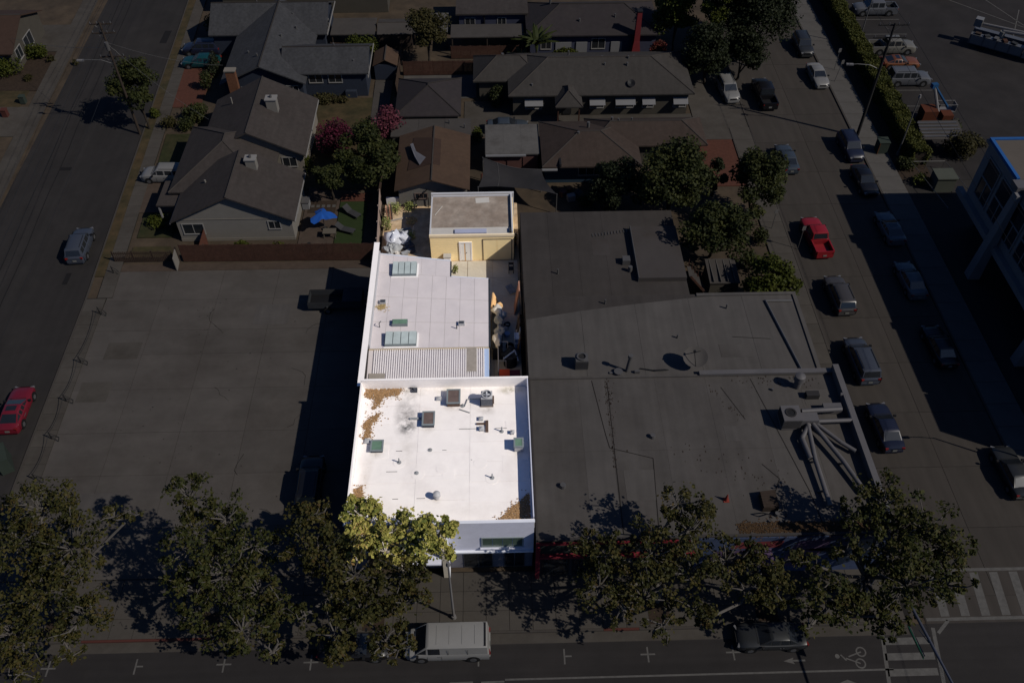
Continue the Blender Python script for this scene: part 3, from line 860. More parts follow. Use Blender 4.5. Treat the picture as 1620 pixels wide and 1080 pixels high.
# patches, seam tears, cants
for (x, y, sx, sy) in ((.9, 36.7, 1.4, 1.5), (-.4, 40.1, 1.5, 1.4), (-3.7, 35.9, .9, .9), (1.0, 40.2, 1.0, .9), (-8.6, 38.0, .9, 1.2)):
    MB().box(x - sx / 2, y - sy / 2, ZT - .01, x + sx / 2, y + sy / 2, ZT + .006).build('patch', 'membrane_white', dk)
mb = MB()
for (x, y, l) in ((-7.6, 38.0, .45), (-4.2, 38.0, .3), (-8.2, 36.2, .8), (-7.6, 33.9, .4), (-5.9, 33.9, .6), (-3.0, 39.9, 1.4), (-.3, 39.9, .9), (-2.1, 37.1, .1), (-6.2, 36.1, .3)):
    mb.box(x, y, ZT - .01, x + l, y + .035, ZT + .006)
mb.build('open_seam', 'scrap_dark', dk)
for i, (x, y, r) in enumerate(((-7.3, 37.0, .45), (-.55, 35.5, .5), (-1.4, 36.8, .5), (-4.2, 36.4, .42), (-5.9, 36.0, .5))):
    MB().ring((x, y), .0, r, ZT - .012, ZT + .008, 18).build('round_patch', 'membrane_white', dk)
# pipes and small flashings
for (x, y, h, dx, dy) in ((-7.3, 37.0, .5, .12, .2), (-.55, 35.5, .5, .12, .2), (.2, 39.6, .55, .1, -.1), (-6.0, 36.05, .12, .1, 0), (-2.75, 42.1, .25, -.1, -.1), (-5.1, 38.05, .1, .1, .1)):
    mb = MB(); mb.tube((x, y, ZT), (x, y, ZT + h), .05, n=8); mb.ring((x, y), .05, .16, ZT, ZT + .04, 12); mb.build('vent_pipe', 'scrap_grey', wb)
for (x, y, a, h) in ((-1.35, 40.75, .28, .25), (-1.3, 39.8, .3, .32), (-4.6, 42.8, .3, .2), (-9.75, 38.9, .34, .2), (1.0, 39.4, .24, .35)):
    t_ = MB().box(x - a / 2, y - a / 2, ZT, x + a / 2, y + a / 2, ZT + h * .7); t_.add([(x - a * .65, y - a * .65, ZT + h * .7), (x + a * .65, y - a * .65, ZT + h * .7), (x + a * .65, y + a * .65, ZT + h * .7), (x - a * .65, y + a * .65, ZT + h * .7), (x, y, ZT + h)], [(0, 3, 2, 1), (0, 1, 4), (1, 2, 4), (2, 3, 4), (3, 0, 4)])
    t_.build('roof_vent', 'ac_case', wb)
# round turbine vent near the front
mb = MB(); mb.tube((-4.45, 33.9, ZT), (-4.45, 33.9, ZT + .35), .17, n=14); mb.tube((-4.45, 33.9, ZT + .35), (-4.45, 33.9, ZT + .62), .27, .25, 16); mb.tube((-4.45, 33.9, ZT + .62), (-4.45, 33.9, ZT + .74), .25, .09, 16)
mb.build('turbine_vent', 'ac_case', wb, smooth=40)
# roof hatch and two curb skylights
def curb_box(root, name, x, y, sx, sy, h, mcurb, mtop, top='pane', lip=.06, z=ZT):
    f = MB()
    f.box(x - sx / 2, y - sy / 2, z, x + sx / 2, y + sy / 2, z + h)
    o = f.build(name, mcurb, root)
    a = MB()
    a.box(x - sx / 2 - lip, y - sy / 2 - lip, z + h, x + sx / 2 + lip, y - sy / 2 + lip, z + h + .07)
    a.box(x - sx / 2 - lip, y + sy / 2 - lip, z + h, x + sx / 2 + lip, y + sy / 2 + lip, z + h + .07)
    a.box(x - sx / 2 - lip, y - sy / 2 + lip, z + h, x - sx / 2 + lip, y + sy / 2 - lip, z + h + .07)
    a.box(x + sx / 2 - lip, y - sy / 2 + lip, z + h, x + sx / 2 + lip, y + sy / 2 - lip, z + h + .07)
    a.build('frame', 'skylight_frame', o)
    MB().prism([(x - sx / 2 + lip, y - sy / 2 + lip), (x + sx / 2 - lip, y - sy / 2 + lip), (x + sx / 2 - lip, y + sy / 2 - lip), (x - sx / 2 + lip, y + sy / 2 - lip)], z + h, z + h + .045).build(top, mtop, o)
    return o
o = curb_box(wb, 'roof_hatch', -3.45, 42.7, .95, 1.3, .42, 'rust_curb', 'hatch_brown', 'lid')
o['label'] = 'brown rusty roof hatch'
o = curb_box(wb, 'skylight', -5.3, 40.7, .85, 1.2, .34, 'ac_dark', 'hatch_brown')
o['label'] = 'smoked curb skylight'
mb = MB(); mb.box(-6.75, 40.85, ZT, -5.85, 41.02, ZT + .10); mb.build('wood_blocking', 'scrap_grey', wb)
o = curb_box(wb, 'skylight', -9.0, 38.35, .85, .9, .25, 'ac_dark', 'skylight_green')
o['label'] = 'green glazed skylight by the left parapet'
o = curb_box(wb, 'skylight', 1.42, 38.1, .62, .75, .62, 'ac_case', 'skylight_green')
o['label'] = 'raised green skylight at the right parapet'
# conduit on the deck
mb = MB(); mb.path([(-2.6, 42.0, ZT + .06), (-2.4, 42.7, ZT + .06), (-1.4, 42.75, ZT + .06), (-1.2, 42.3, ZT + .06)], .035, 6); mb.path([(-3.0, 41.75, ZT + .05), (-2.2, 41.4, ZT + .05)], .04, 6)
mb.build('conduit', 'scrap_grey', wb)
mb = MB(); mb.box(-1.02, 39.55, ZT, -.8, 40.6, ZT + .12); mb.box(-1.7, 40.25, ZT, -1.05, 40.4, ZT + .1); mb.build('sleeper', 'rust_curb', wb)
mb = MB(); mb.path([(-6.9, 43.9, ZT + .1), (-6.6, 43.75, ZT + .25), (-6.45, 43.6, ZT + .08)], .05, 6); mb.box(-6.75, 43.5, ZT, -6.3, 43.9, ZT + .14); mb.build('drain_scupper', 'ac_dark', wb)
# front wall
MB().box(X0, Y0 - .14, 2.75, X1, Y0, ZP - .02).build('front_wall', 'facade_grey', wb)
MB().box(X0 + .05, Y0 - .05, .12, X1 - .05, Y0, 2.6).build('lower_wall', 'facade_shade', wb)
MB().box(X0, Y0 - .32, 2.6, X1, Y0, 2.75).build('ledge', 'facade_trim', wb)
for (xa, xb) in ((-1.3, 1.5), (-8.9, -6.1)):
    f = MB().box(xa - .08, Y0 - .2, 3.2, xb + .08, Y0 - .14, 3.3).box(xa - .08, Y0 - .2, 4.4, xb + .08, Y0 - .14, 4.48).box(xa - .08, Y0 - .2, 3.3, xa, Y0 - .14, 4.4).box(xb, Y0 - .2, 3.3, xb + .08, Y0 - .14, 4.4).build('window', 'skylight_frame', wb)
    q = MB()
    for k in range(4):
        w_ = (xb - xa) / 4
        q.box(xa + k * w_ + .02, Y0 - .165, 3.3, xa + (k + 1) * w_ - .02, Y0 - .142, 4.4)
    q.build('pane', 'glass_front', f)
    MB().box(xa - .16, Y0 - .34, 3.1, xb + .16, Y0 - .14, 3.2).build('sill', 'facade_grey', f)
for (xa, xb) in ((-9.6, -7.6), (-6.8, -5.2), (-2.7, -.6), (.2, 1.7)):
    f = MB().box(xa, Y0 - .1, .2, xb, Y0 - .05, 2.5).build('shopfront', 'metal_grey', wb)
    MB().box(xa + .08, Y0 - .125, .35, (xa + xb) / 2 - .04, Y0 - .1, 2.4).box((xa + xb) / 2 + .04, Y0 - .125, .35, xb - .08, Y0 - .1, 2.4).build('pane', 'glass_dark', f)
MB().box(-4.15, Y0 - .85, 0.13, -3.75, Y0 - .141, 5.3).build('blade_wall', 'wall_beige', wb)
MB().box(-3.745, Y0 - .87, 0.13, -3.70, Y0 - .141, 5.32).build('downspout', 'facade_trim', wb)
MB().prism([(-6.2, Y0 - 1.25), (-4.2, Y0 - 1.25), (-4.2, Y0 - .33), (-6.2, Y0 - .33)], 2.7, 2.85).build('canopy', 'facade_grey', wb)

# AC condenser resting on the roof
t = thing('ac_condenser', 'grey air conditioner condenser with a round fan on the white roof', 'air conditioner', (-.95, 42.35, ZT))
MB().box(-1.4, 41.95, ZT, -.4, 42.85, ZT + .08).build('base', 'rust_curb', t)
MB().box(-1.33, 42.0, ZT + .08, -.47, 42.8, ZT + .92).build('case', 'ac_case', t)
mb = MB(); mb.ring((-.9, 42.4), .33, .40, ZT + .92, ZT + 1.06, 24); mb.build('fan_shroud', 'ac_case', t, smooth=40)
MB().tube((-.9, 42.4, ZT + .925), (-.9, 42.4, ZT + .94), .33, n=20).build('fan_well', 'ac_dark', t)
mb = MB()
for k in range(4): mb.obox((-.9 + .16 * cos(k * pi / 2), 42.4 + .16 * sin(k * pi / 2), ZT + .98), (.26, .13, .015), k * pi / 2, .4)
mb.tube((-.9, 42.4, ZT + .95), (-.9, 42.4, ZT + 1.03), .07, n=10); mb.build('fan_blade', 'metal_bright', t)
mb = MB()
for k in range(9): mb.box(-1.34, 41.985, ZT + .16 + k * .085, -.46, 42.0, ZT + .20 + k * .085)
mb.build('louvre', 'ac_dark', t)
MB().box(-.46, 42.1, ZT + .2, -.34, 42.5, ZT + .7).build('switch_box', 'rust_curb', t)

# dry leaves blown into the roof corners
litter('leaf_litter', 'brown dry leaves drifted in the rear left corner of the white roof', 'leaf litter', [(-10.3, 43.9), (-7.5, 43.95), (-7.7, 43.3), (-8.9, 43.1), (-9.2, 42.2), (-9.7, 41.9), (-9.5, 42.9), (-10.3, 43.1)], ZT, 1500, .11, 'debris_leaf', 1)
litter('leaf_litter', 'brown dry leaves in a spearhead patch on the white roof', 'leaf litter', [(-9.0, 41.6), (-9.3, 40.8), (-9.7, 40.3), (-9.6, 39.4), (-10.2, 39.1), (-9.95, 39.8), (-10.25, 40.4), (-9.9, 41.0)], ZT, 700, .11, 'debris_leaf', 2)
litter('leaf_litter', 'brown dry leaves along the front left parapet by the tree', 'leaf litter', [(-10.3, 34.8), (-9.8, 35.0), (-9.7, 34.2), (-9.95, 32.0), (-10.3, 31.8)], ZT, 900, .11, 'debris_leaf', 3)
litter('leaf_litter', 'brown dry leaves heaped in the front right corner of the white roof', 'leaf litter', [(2.05, 34.2), (1.5, 33.6), (.6, 32.9), (-.2, 31.9), (2.05, 31.75)], ZT, 1500, .11, 'debris_leaf', 4)

# ================================================================== GREY-ROOFED REAR BUILDING
gb = thing('grey_roofed_building', 'low rear building with a pale grey flat roof and three skylights', 'building', (-5.6, 53, 0))
ZG = 4.6
QA = [(-10.62, 48.9), (-.72, 48.9), (-.70, 56.95), (-10.62, 58.1)]
QB = [(-10.62, 58.1), (-4.1, 57.34), (-4.12, 59.35), (-10.62, 60.45)]
poly = [(-10.62, 48.9), (-.72, 48.9), (-.70, 56.95), (-4.1, 57.34), (-4.12, 59.35), (-10.62, 60.45)]
MB().prism(poly, 0, ZG - .03).build('wall', 'yellow_trim', gb)
rd = struct('roof_deck', MB().prism([(x * 1.0 + (.06 if x > -5 else -.0), y) for x, y in poly], ZG - .028, ZG - .004), 'ledge_grey', gb)
def bil(q, u, v):
    a = Vector(q[0]).lerp(Vector(q[1]), u); b_ = Vector(q[3]).lerp(Vector(q[2]), u)
    p = a.lerp(b_, v); return (p.x, p.y)
def sheets(q, nu, nv, z):
    for i in range(nu):
        for j in range(nv):
            g = .0025
            mb = MB(); mb.prism([bil(q, i / nu + g / 2, j / nv + g), bil(q, (i + 1) / nu - g / 2, j / nv + g), bil(q, (i + 1) / nu - g / 2, (j + 1) / nv - g), bil(q, i / nu + g / 2, (j + 1) / nv - g)], z - .004, z + .008 + r3.uniform(0, .007))
            mb.build('membrane_sheet', 'membrane_grey', rd)
sheets(QA, 8, 3, ZG)
sheets(QB, 5, 1, ZG)
ZS = ZG + .018
mb = MB()
mb.prism([(-.72, 48.9), (-.58, 48.9), (-.56, 57.0), (-.70, 56.95)], ZG - .18, ZG + .03)
mb.prism([(-4.1, 57.4), (-4.0, 57.4), (-4.02, 59.35), (-4.12, 59.35)], ZG - .18, ZG + .03)
mb.build('gutter', 'scrap_dark', gb)
mb = MB(); mb.prism([(-10.62, 60.45), (-4.12, 59.35), (-4.12, 59.5), (-10.62, 60.6)], ZG - .2, ZG + .04); mb.prism([(-4.0, 57.42), (-.70, 57.04), (-.70, 56.93), (-4.0, 57.31)], ZG - .2, ZG + .05)
mb.build('drip_edge', 'facade_trim', gb)
# left fire wall with white coping
MB().box(-11.0, 44.35, 0, -10.64, 61.2, 5.3).build('fire_wall', 'neighbour_wall', gb)
MB().box(-11.06, 44.36, 5.3, -10.58, 61.26, 5.36).build('coping', 'parapet_white', gb)
MB().box(-10.635, 48.9, ZG, -10.5, 60.4, 5.1).build('flashing', 'parapet_side', gb)
def long_skylight(x0, x1, y0, y1, label):
    o = MB().box(x0, y0, ZS, x1, y1, ZS + .3).build('skylight', 'skylight_frame', gb, label=label)
    MB().box(x0 - .12, y0 - .14, ZS, x1 + .14, y0, ZS + .05).box(x1, y0, ZS, x1 + .14, y1 + .1, ZS + .05).build('curb', 'curb_white', o)
    n = 4
    for k in range(n):
        w_ = (x1 - x0) / n
        mb = MB(); mb.prism([(x0 + k * w_ + .03, y0 + .04), (x0 + (k + 1) * w_ - .03, y0 + .04), (x0 + (k + 1) * w_ - .03, y1 - .04), (x0 + k * w_ + .03, y1 - .04)], ZS + .3, lambda X, Y: ZS + .34 + .1 * (Y - y0) / (y1 - y0))
        mb.build('pane', 'skylight_glass', o)
long_skylight(-9.25, -7.1, 57.45, 59.0, 'four-paned skylight nearest the yard')
long_skylight(-9.3, -6.7, 49.05, 50.45, 'four-paned skylight beside the corrugated roof')
o = MB().box(-8.85, 51.35, ZS, -7.55, 51.95, ZS + .28).build('skylight', 'skylight_frame', gb, label='narrow green skylight')
MB().prism([(-8.8, 51.4), (-7.6, 51.4), (-7.6, 51.9), (-8.8, 51.9)], ZS + .28, ZS + .33).build('pane', 'skylight_green', o)
for (x, y) in ((-9.83, 54.2), (-3.0, 51.5)):
    o = MB().box(x - .26, y - .2, ZS, x + .26, y + .2, ZS + .22).build('roof_vent', 'ac_case', gb)
    MB().box(x - .2, y - .15, ZS + .22, x + .2, y + .15, ZS + .25).build('grille', 'ac_dark', o)
mb = MB(); mb.path([(-9.9, 51.3, ZS), (-9.9, 51.3, ZS + .5), (-9.75, 51.5, ZS + .55)], .035, 6); mb.path([(-3.4, 51.0, ZS), (-3.4, 51.0, ZS + .45)], .045, 6)
mb.build('vent_pipe', 'scrap_dark', gb)
litter('leaf_litter', 'small rusty heap of leaves below the roof vent', 'leaf litter', [(-10.3, 53.9), (-9.6, 53.95), (-9.7, 53.4), (-10.2, 53.4)], ZS, 260, .1, 'straw_bright', 6)

# corrugated lean-to between the two roofs
cg = thing('corrugated_lean_to', 'white corrugated lean-to roof between the white roof and the grey roof', 'lean-to roof', (-5.6, 47, 0))
n = 50
xs_ = [-10.25 + i * (9.15 / n) for i in range(n + 1)]
mb = MB()
vs = []; fsx = []
prof = []
for i in range(n):
    a = xs_[i]; p = 9.15 / n
    prof += [(a, 0), (a + p * .50, 0), (a + p * .54, .14), (a + p * .98, .14)]
prof.append((xs_[-1], 0))
for (y, zb) in ((44.7, 3.85), (48.85, 4.38)):
    for (x, z) in prof: vs.append((x, y, zb + z))
k = len(prof)
fsx = [(i, i + 1, k + i + 1, k + i) for i in range(k - 1)]
mb.add(vs, fsx)
sh = mb.build('corrugated_sheet', 'corrugated', cg)
MB().prism([(-10.62, 44.4), (-10.26, 44.4), (-10.26, 48.85), (-10.62, 48.85)], 3.8, lambda x, y: 3.93 + (y - 44.7) * .128).build('side_flashing', 'membrane_grey', cg)
MB().prism([(-1.09, 44.4), (-.72, 44.4), (-.72, 48.85), (-1.09, 48.85)], 3.8, lambda x, y: 3.9 + (y - 44.7) * .128).build('blue_panel', 'corrugated_blue', cg)
for (x0, x1, y0, y1) in ((-2.55, -1.72, 46.6, 48.95), (-10.45, -9.15, 45.6, 46.55)):
    zf = lambda x, y: 3.96 + (y - 44.7) * .128
    mb = MB(); mb.prism([(x0, y0), (x1, y0), (x1, y1), (x0, y1)], zf, lambda x, y: zf(x, y) + .04)
    solo(mb.build('plywood_board', 'board_brown'), 'long brown board lying on the corrugated roof' if x0 > -5 else 'short brown board at the left end of the corrugated roof', 'board', 'boards on the corrugated roof')
mb = MB()
for x in (-10.4, -7.2, -4.0, -.9): mb.box(x - .06, 48.6, .1, x + .06, 48.72, 4.2)
mb.build('post', 'post_wood', cg)
MB().box(-10.4, 48.5, 4.05, -.8, 48.6, 4.25).build('beam', 'post_wood', cg)

# ================================================================== YELLOW GARAGE AND ITS YARD
yd = sroot('garden_yard')
struct('yard_ground', MB().prism([(-11.2, 57), (2.3, 57), (2.3, 73.3), (-11.5, 73.3)], -.1, .03), 'lit_dirt', yd)
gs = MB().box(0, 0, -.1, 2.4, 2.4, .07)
gm = gs.mesh('concrete_slab', 'lit_concrete')
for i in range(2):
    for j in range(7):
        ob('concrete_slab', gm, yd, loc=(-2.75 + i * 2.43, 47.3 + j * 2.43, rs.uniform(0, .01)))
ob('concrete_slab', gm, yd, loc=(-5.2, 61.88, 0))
yg = thing('yellow_garage', 'pale yellow garage with a brown flat roof and a white door', 'garage', (-2.3, 67, 0))
GX0, GX1, GY0, GY1 = -6.3, 1.75, 64.45, 70.4
MB().box(GX0, GY0, 0, GX1, GY1, 3.05).build('wall', 'yellow_stucco', yg)
mb = MB(); mb.box(GX0 - .04, GY0 - .06, 3.05, GX1 + .04, GY0 + .14, 3.32); mb.build('fascia', 'yellow_trim', yg)
MB().box(GX0 + .12, GY0 + 1.15, 3.05, GX1 - .2, GY1 - .16, 3.3).build('roof', 'garage_roof', yg)
mb = MB(); mb.box(GX0 + .12, GY0 + .14, 3.05, GX1 - .2, GY0 + 1.15, 3.26); mb.build('front_ledge', 'ledge_grey', yg)
MB().box(-3.9, GY0 + .2, 3.26, -.85, GY0 + .75, 3.42).build('ledge_panel', 'ledge_blue', yg)
MB().box(GX0 - .02, GY0 + .14, 3.05, GX0 + .12, GY1, 3.36).build('parapet', 'parapet_side', yg)
MB().box(GX1 - .2, GY0 + .14, 3.05, GX1 - .06, GY1, 3.6).build('parapet', 'parapet_side', yg)
MB().box(GX0 + .12, GY1 - .16, 3.05, GX1 - .2, GY1 - .04, 3.42).build('parapet', 'parapet_side', yg)
MB().box(GX1 - .42, GY0 + .2, 3.26, GX1 - .2, GY0 + .8, 3.5).build('roof_drain', 'scrap_dark', yg)
mb = MB(); mb.prism([(-1.9, 69.2), (-.55, 69.3), (-.6, 70.1), (-1.95, 70.0)], 3.3, 3.315); mb.build('roof_patch', 'ledge_grey', yg)
mb = MB(); mb.path([(-5.9, 67.4, 3.33), (-5.2, 68.8, 3.33)], .03, 5); mb.build('roof_stick', 'ledge_grey', yg)
dr = MB().box(-3.55, GY0 - .08, .07, -3.4, GY0, 2.45).box(-2.45, GY0 - .08, .07, -2.3, GY0, 2.45).box(-3.4, GY0 - .08, 2.3, -2.45, GY0, 2.45).build('door', 'parapet_white', yg)
MB().box(-3.39, GY0 - .04, .07, -3.05, GY0 - .005, 2.29).build('side_light', 'white_door', dr)
MB().box(-3.05, GY0 - .045, .07, -2.95, GY0 - .005, 2.29).build('jamb', 'plank_tan', dr)
MB().box(-2.94, GY0 - .06, .07, -2.46, GY0 - .005, 2.29).build('leaf', 'white_door', dr)
MB().tube((-2.85, GY0 - .11, 1.1), (-2.85, GY0 - .06, 1.1), .04, n=8).build('handle', 'metal_grey', dr)
pn = MB().box(-1.2, GY0 - .03, .08, .1, GY0 - .001, 2.7).build('garage_panel', 'yellow_stucco', yg)
MB().box(.14, GY0 - .03, .08, 1.5, GY0 - .001, 2.7).build('garage_panel', 'yellow_stucco', yg)
MB().box(-1.26, GY0 - .05, .08, -1.2, GY0 - .001, 2.76).box(1.5, GY0 - .05, .08, 1.56, GY0 - .001, 2.76).box(-1.2, GY0 - .05, 2.7, 1.5, GY0 - .001, 2.76).build('panel_frame', 'plank_dark', yg)
mb = MB()
for k in range(9): mb.box(GX0 + .02, GY0 - .012, .35 + k * .3, -3.6, GY0 - .001, .36 + k * .3)
mb.build('siding_line', 'yellow_trim', yg)
t = thing('utility_box', 'small white metal box standing against the yellow garage wall', 'utility box', (-4.75, 64.1, .05))
MB().box(-5.05, 63.85, .05, -4.4, 64.35, .95).build('case', 'parapet_white', t)
MB().box(-5.1, 63.8, .95, -4.35, 64.4, 1.03).build('lid', 'ledge_grey', t)

# things in the yard
def heap(name, label, cat, items, loc):
    t = thing(name, label, cat, loc)
    for (nm, mb, m) in items: mb.build(nm, m, t, smooth=60)
    return t
heap('tarp_bundle', 'crumpled silver tarp bundle in the dry yard corner', 'tarp', [('tarp', MB().blob((-10.2, 67.0, .8), (.85, .9, .75), 5, .5), 'tarp_silver'), ('sheet', MB().blob((-9.2, 67.3, .6), (.7, .7, .6), 8, .5), 'tarp_silver'), ('bag', MB().blob((-9.9, 66.0, .4), (.6, .5, .4), 6, .4), 'scrap_grey'), ('strap', MB().path([(-10.8, 66.6, .9), (-10.1, 67.2, 1.6), (-9.3, 67.5, 1.2)], .04, 5), 'scrap_dark')], (-10, 67, .03))
r5 = random.Random(12)
for i in range(7):
    x, y = -10.6 + r5.uniform(0, 2.0), 64.2 + r5.uniform(0, 1.5)
    mb = MB().obox((x, y, .25 + .1 * (i % 3)), (r5.uniform(.35, .8), r5.uniform(.25, .5), r5.uniform(.2, .45)), r5.uniform(0, 3), r5.uniform(-.2, .2))
    solo(mb.build('scrap_block', ['scrap_pale', 'scrap_grey', 'board_brown'][i % 3]), ['pale block of scrap nearest the pale fence below the silver tarp', 'grey block of scrap beside the fence foot', 'brown block of scrap below the tarp bundle', 'white block of scrap at the edge of the yard shade', 'long grey scrap against the rear of the grey building', 'small brown scrap at the grey roof corner', 'topmost pale scrap touching the silver tarp'][i], 'scrap', 'scrap below the tarp')
for i in range(4):
    mb = MB().obox((-11.0 + i * .14, 70.5 + i * .1, 1.0), (.1, .35, 2.2), .1 * i, .15)
    solo(mb.build('leaning_board', 'plank_dark' if i % 2 else 'plank_orange'), ['leftmost red board leaning on the yard fence', 'dark board second from the left against the yard fence', 'red board third along the yard fence', 'dark board closest to the weeds on the yard fence'][i], 'board', 'boards leaning on the yard fence')
mb = MB(); mb.path([(-8.5, 67.2, .05), (-8.2, 68.3, 1.2), (-7.9, 68.8, 1.3)], .03, 5)
solo(mb.build('dead_branch', 'bark_lit'), 'bare branch sticking up in the dry yard', 'branch')
for i, (x, y, rx, rz, n, mt) in enumerate(((-10.4, 71.9, .9, 1.1, 500, 'weed_bright'), (-11.0, 69.3, .6, 1.4, 350, 'weed_bright'), (-8.5, 67.9, .55, .8, 260, 'weed_bright'), (-9.0, 72.4, .9, .7, 340, 'weed_bright'), (-3.9, 62.6, .35, .9, 200, 'weed_bright'), (2.0, 66.6, .35, 1.2, 260, 'straw_bright'), (-8.6, 70.3, .8, .4, 260, 'straw_bright'))):
    bush('weed', ['green weeds in the rear corner of the dry yard', 'tall green weeds against the yard fence', 'green weeds beside the silver tarp', 'pale weeds below the rear wall of the yard', 'weeds growing from the crack by the garage door', 'tall straw weeds at the right of the yellow garage', 'low straw coloured weeds in the middle of the yard'][i], (x, y), (rx, rx, rz), 60 + i, n, mt, .13, 'weeds in the dry yard', 'weed')
# rear boundary wall of the yard
t = thing('yard_wall', 'low white wall at the back of the dry yard', 'wall', (-5, 73.2, 0))
MB().box(-11.3, 73.1, 0, -6.45, 73.3, 1.0).build('wall', 'parapet_side', t)
MB().box(-6.4, 70.9, 0, 1.9, 71.1, 3.2).build('screen_wall', 'parapet_side', t)
mb = MB()
for x in (-8.2, -6.9): mb.tube((x, 72.7, 0), (x, 72.7, 1.3), .05, n=6)
mb.path([(-8.2, 72.7, .9), (-6.9, 72.7, 2.4)], .05, 6); mb.ring((-8.3, 72.6), .15, .24, .3, .36, 12)
solo(mb.build('stair_rail', 'metal_dark'), 'black bent handrail behind the dry yard', 'handrail')

# shaded passage right of the grey roof
MB_ = MB
mb = MB().obox((-.12, 55.9, .9), (.12, 2.0, 1.7), -.08, 0, -.35); solo(mb.build('leaning_plank', 'plank_tan'), 'bright tan wooden panel leaning on the grey building edge', 'panel')
heap('bag_pile', 'pile of white sacks and rubble along the grey building wall', 'rubbish pile', [('sack', MB().blob((.0, 53.2, 2.1), (.45, .5, .35), 3, .4), 'scrap_pale'), ('sack', MB().blob((.15, 52.2, 1.9), (.4, .5, .4), 4, .5), 'scrap_grey'), ('sack', MB().blob((.5, 52.9, 1.7), (.35, .35, .35), 9, .5), 'scrap_pale'), ('sack', MB().blob((.0, 49.6, 2.0), (.35, .8, .35), 11, .5), 'scrap_pale'), ('rack', MB().box(-.45, 49.0, .07, .45, 54.2, 1.6), 'scrap_dark'), ('rubble', MB().blob((.2, 51.0, 1.75), (.4, .6, .3), 14, .6), 'scrap_grey')], (0, 52, .07))
for i, (y, h, mt) in enumerate(((55.2, 3.2, 'plank_orange'), (53.0, 2.4, 'plank_dark'), (52.2, 2.6, 'plank_dark'), (51.2, 2.5, 'scrap_grey'), (50.4, 2.6, 'plank_dark'))):
    mb = MB().obox((1.85, y, h / 2), (.1, 1.3 if i == 0 else .5, h), 0, 0, .13)
    solo(mb.build('leaning_sheet', mt), ['wide orange board leaning on the dark wall', 'dark plank leaning upright beside the orange board', 'dark plank leaning next to grey sheet', 'grey sheet leaning on the dark wall', 'dark plank leaning nearest the red cart'][i], 'board', 'boards leaning in the shaded passage')
t = thing('red_cart', 'red cart with a pale frame in the shaded passage', 'cart', (1.0, 46.6, .07))
MB().box(.1, 45.3, .5, 1.0, 46.3, 1.0).build('tray', 'cart_red', t)
MB().box(1.0, 45.3, .45, 1.9, 46.3, .9).build('dark_tray', 'paint_crimson', t)
mb = MB()
for (a, b_) in (((.05, 45.2), (.05, 48.6)), ((.05, 48.6), (.9, 48.6)), ((.05, 46.4), (.7, 46.4))): mb.path([(a[0], a[1], 2.0), (b_[0], b_[1], 2.0)], .04, 6)
for p in ((.05, 45.2), (.05, 48.6), (.9, 48.6), (.7, 46.4)): mb.tube((p[0], p[1], .07), (p[0], p[1], 2.0), .04, n=6)
mb.build('frame', 'parapet_side', t)
for (x, y) in ((.3, 45.4), (.3, 46.2), (1.7, 45.4), (1.7, 46.2)): MB().tube((x - .06, y, .29), (x + .06, y, .29), .22, n=12).build('wheel', 'rubber', t)
heap('machine_heap', 'dark blue heap of machine parts beside the red cart', 'machinery', [('drum', MB().tube((1.1, 47.6, .07), (1.1, 47.6, 1.2), .6, .5, 14), 'scrap_dark'), ('cover', MB().blob((1.2, 48.0, 1.0), (.7, .6, .5), 21, .5), 'scrap_dark'), ('pipe', MB().path([(.5, 47.2, 1.2), (1.5, 47.9, 1.5), (1.8, 47.2, .9)], .08, 6), 'corrugated_blue')], (1.2, 47.8, .07))

# more loose clutter in the passage and the dry yard
def bit(name, label, cat, mb, m, smooth=None, group=None): return solo(mb.build(name, m, smooth=smooth), label, cat, group)
bit('bucket', 'blue bucket standing in the shaded passage', 'bucket', MB().tube((.9, 54.2, .08), (.9, 54.2, .5), .2, .26, 12), 'corrugated_blue')
bit('bucket', 'white bucket beside the tan leaning panel', 'bucket', MB().tube((.35, 57.2, .08), (.35, 57.2, .48), .2, .25, 12), 'scrap_pale')
bit('tyre', 'old black tyre lying in the shaded passage', 'tyre', MB().ring((1.1, 52.9), .18, .36, .08, .3, 18), 'rubber')
bit('crate', 'brown crate beside the old tyre', 'crate', MB().obox((1.0, 51.9, .33), (.6, .5, .5), .3), 'plank_dark')
bit('gas_bottle', 'pale gas bottle at the dark wall of the passage', 'gas bottle', MB().tube((1.8, 54.0, .08), (1.8, 54.0, 1.0), .17, n=12).tube((1.8, 54.0, 1.0), (1.8, 54.0, 1.15), .12, .05, 12), 'scrap_pale')
bit('hose_coil', 'dark hose coil on the passage floor', 'hose', MB().ring((.9, 55.6), .22, .3, .08, .16, 16).ring((.95, 55.62), .2, .27, .16, .22, 16), 'scrap_dark')
bit('metal_rack', 'blue metal rack standing along the dark wall', 'rack', MB().box(1.5, 49.4, .08, 1.55, 50.2, 1.9).box(2.0, 49.4, .08, 2.05, 50.2, 1.9).box(1.55, 49.4, .6, 2.0, 50.2, .65).box(1.55, 49.4, 1.2, 2.0, 50.2, 1.25).box(1.55, 49.4, 1.8, 2.0, 50.2, 1.85), 'corrugated_blue')
bit('door_panel', 'pale flat panel lying in the shade near the yellow garage', 'panel', MB().obox((1.35, 60.0, .35), (.7, 1.0, .06), .5, .25), 'scrap_grey')
bit('plastic_sheet', 'crumpled pale plastic sheet on the passage floor', 'plastic sheet', MB().blob((.5, 54.9, .2), (.5, .45, .18), 33, .6), 'scrap_pale')
bit('carton', 'tan carton on top of the white sacks', 'carton', MB().obox((.25, 53.9, 1.9), (.45, .4, .35), .6), 'plank_tan')
bit('carton', 'grey carton between the sacks and the corrugated roof', 'carton', MB().obox((.1, 50.4, 1.95), (.5, .4, .35), .2), 'scrap_grey')
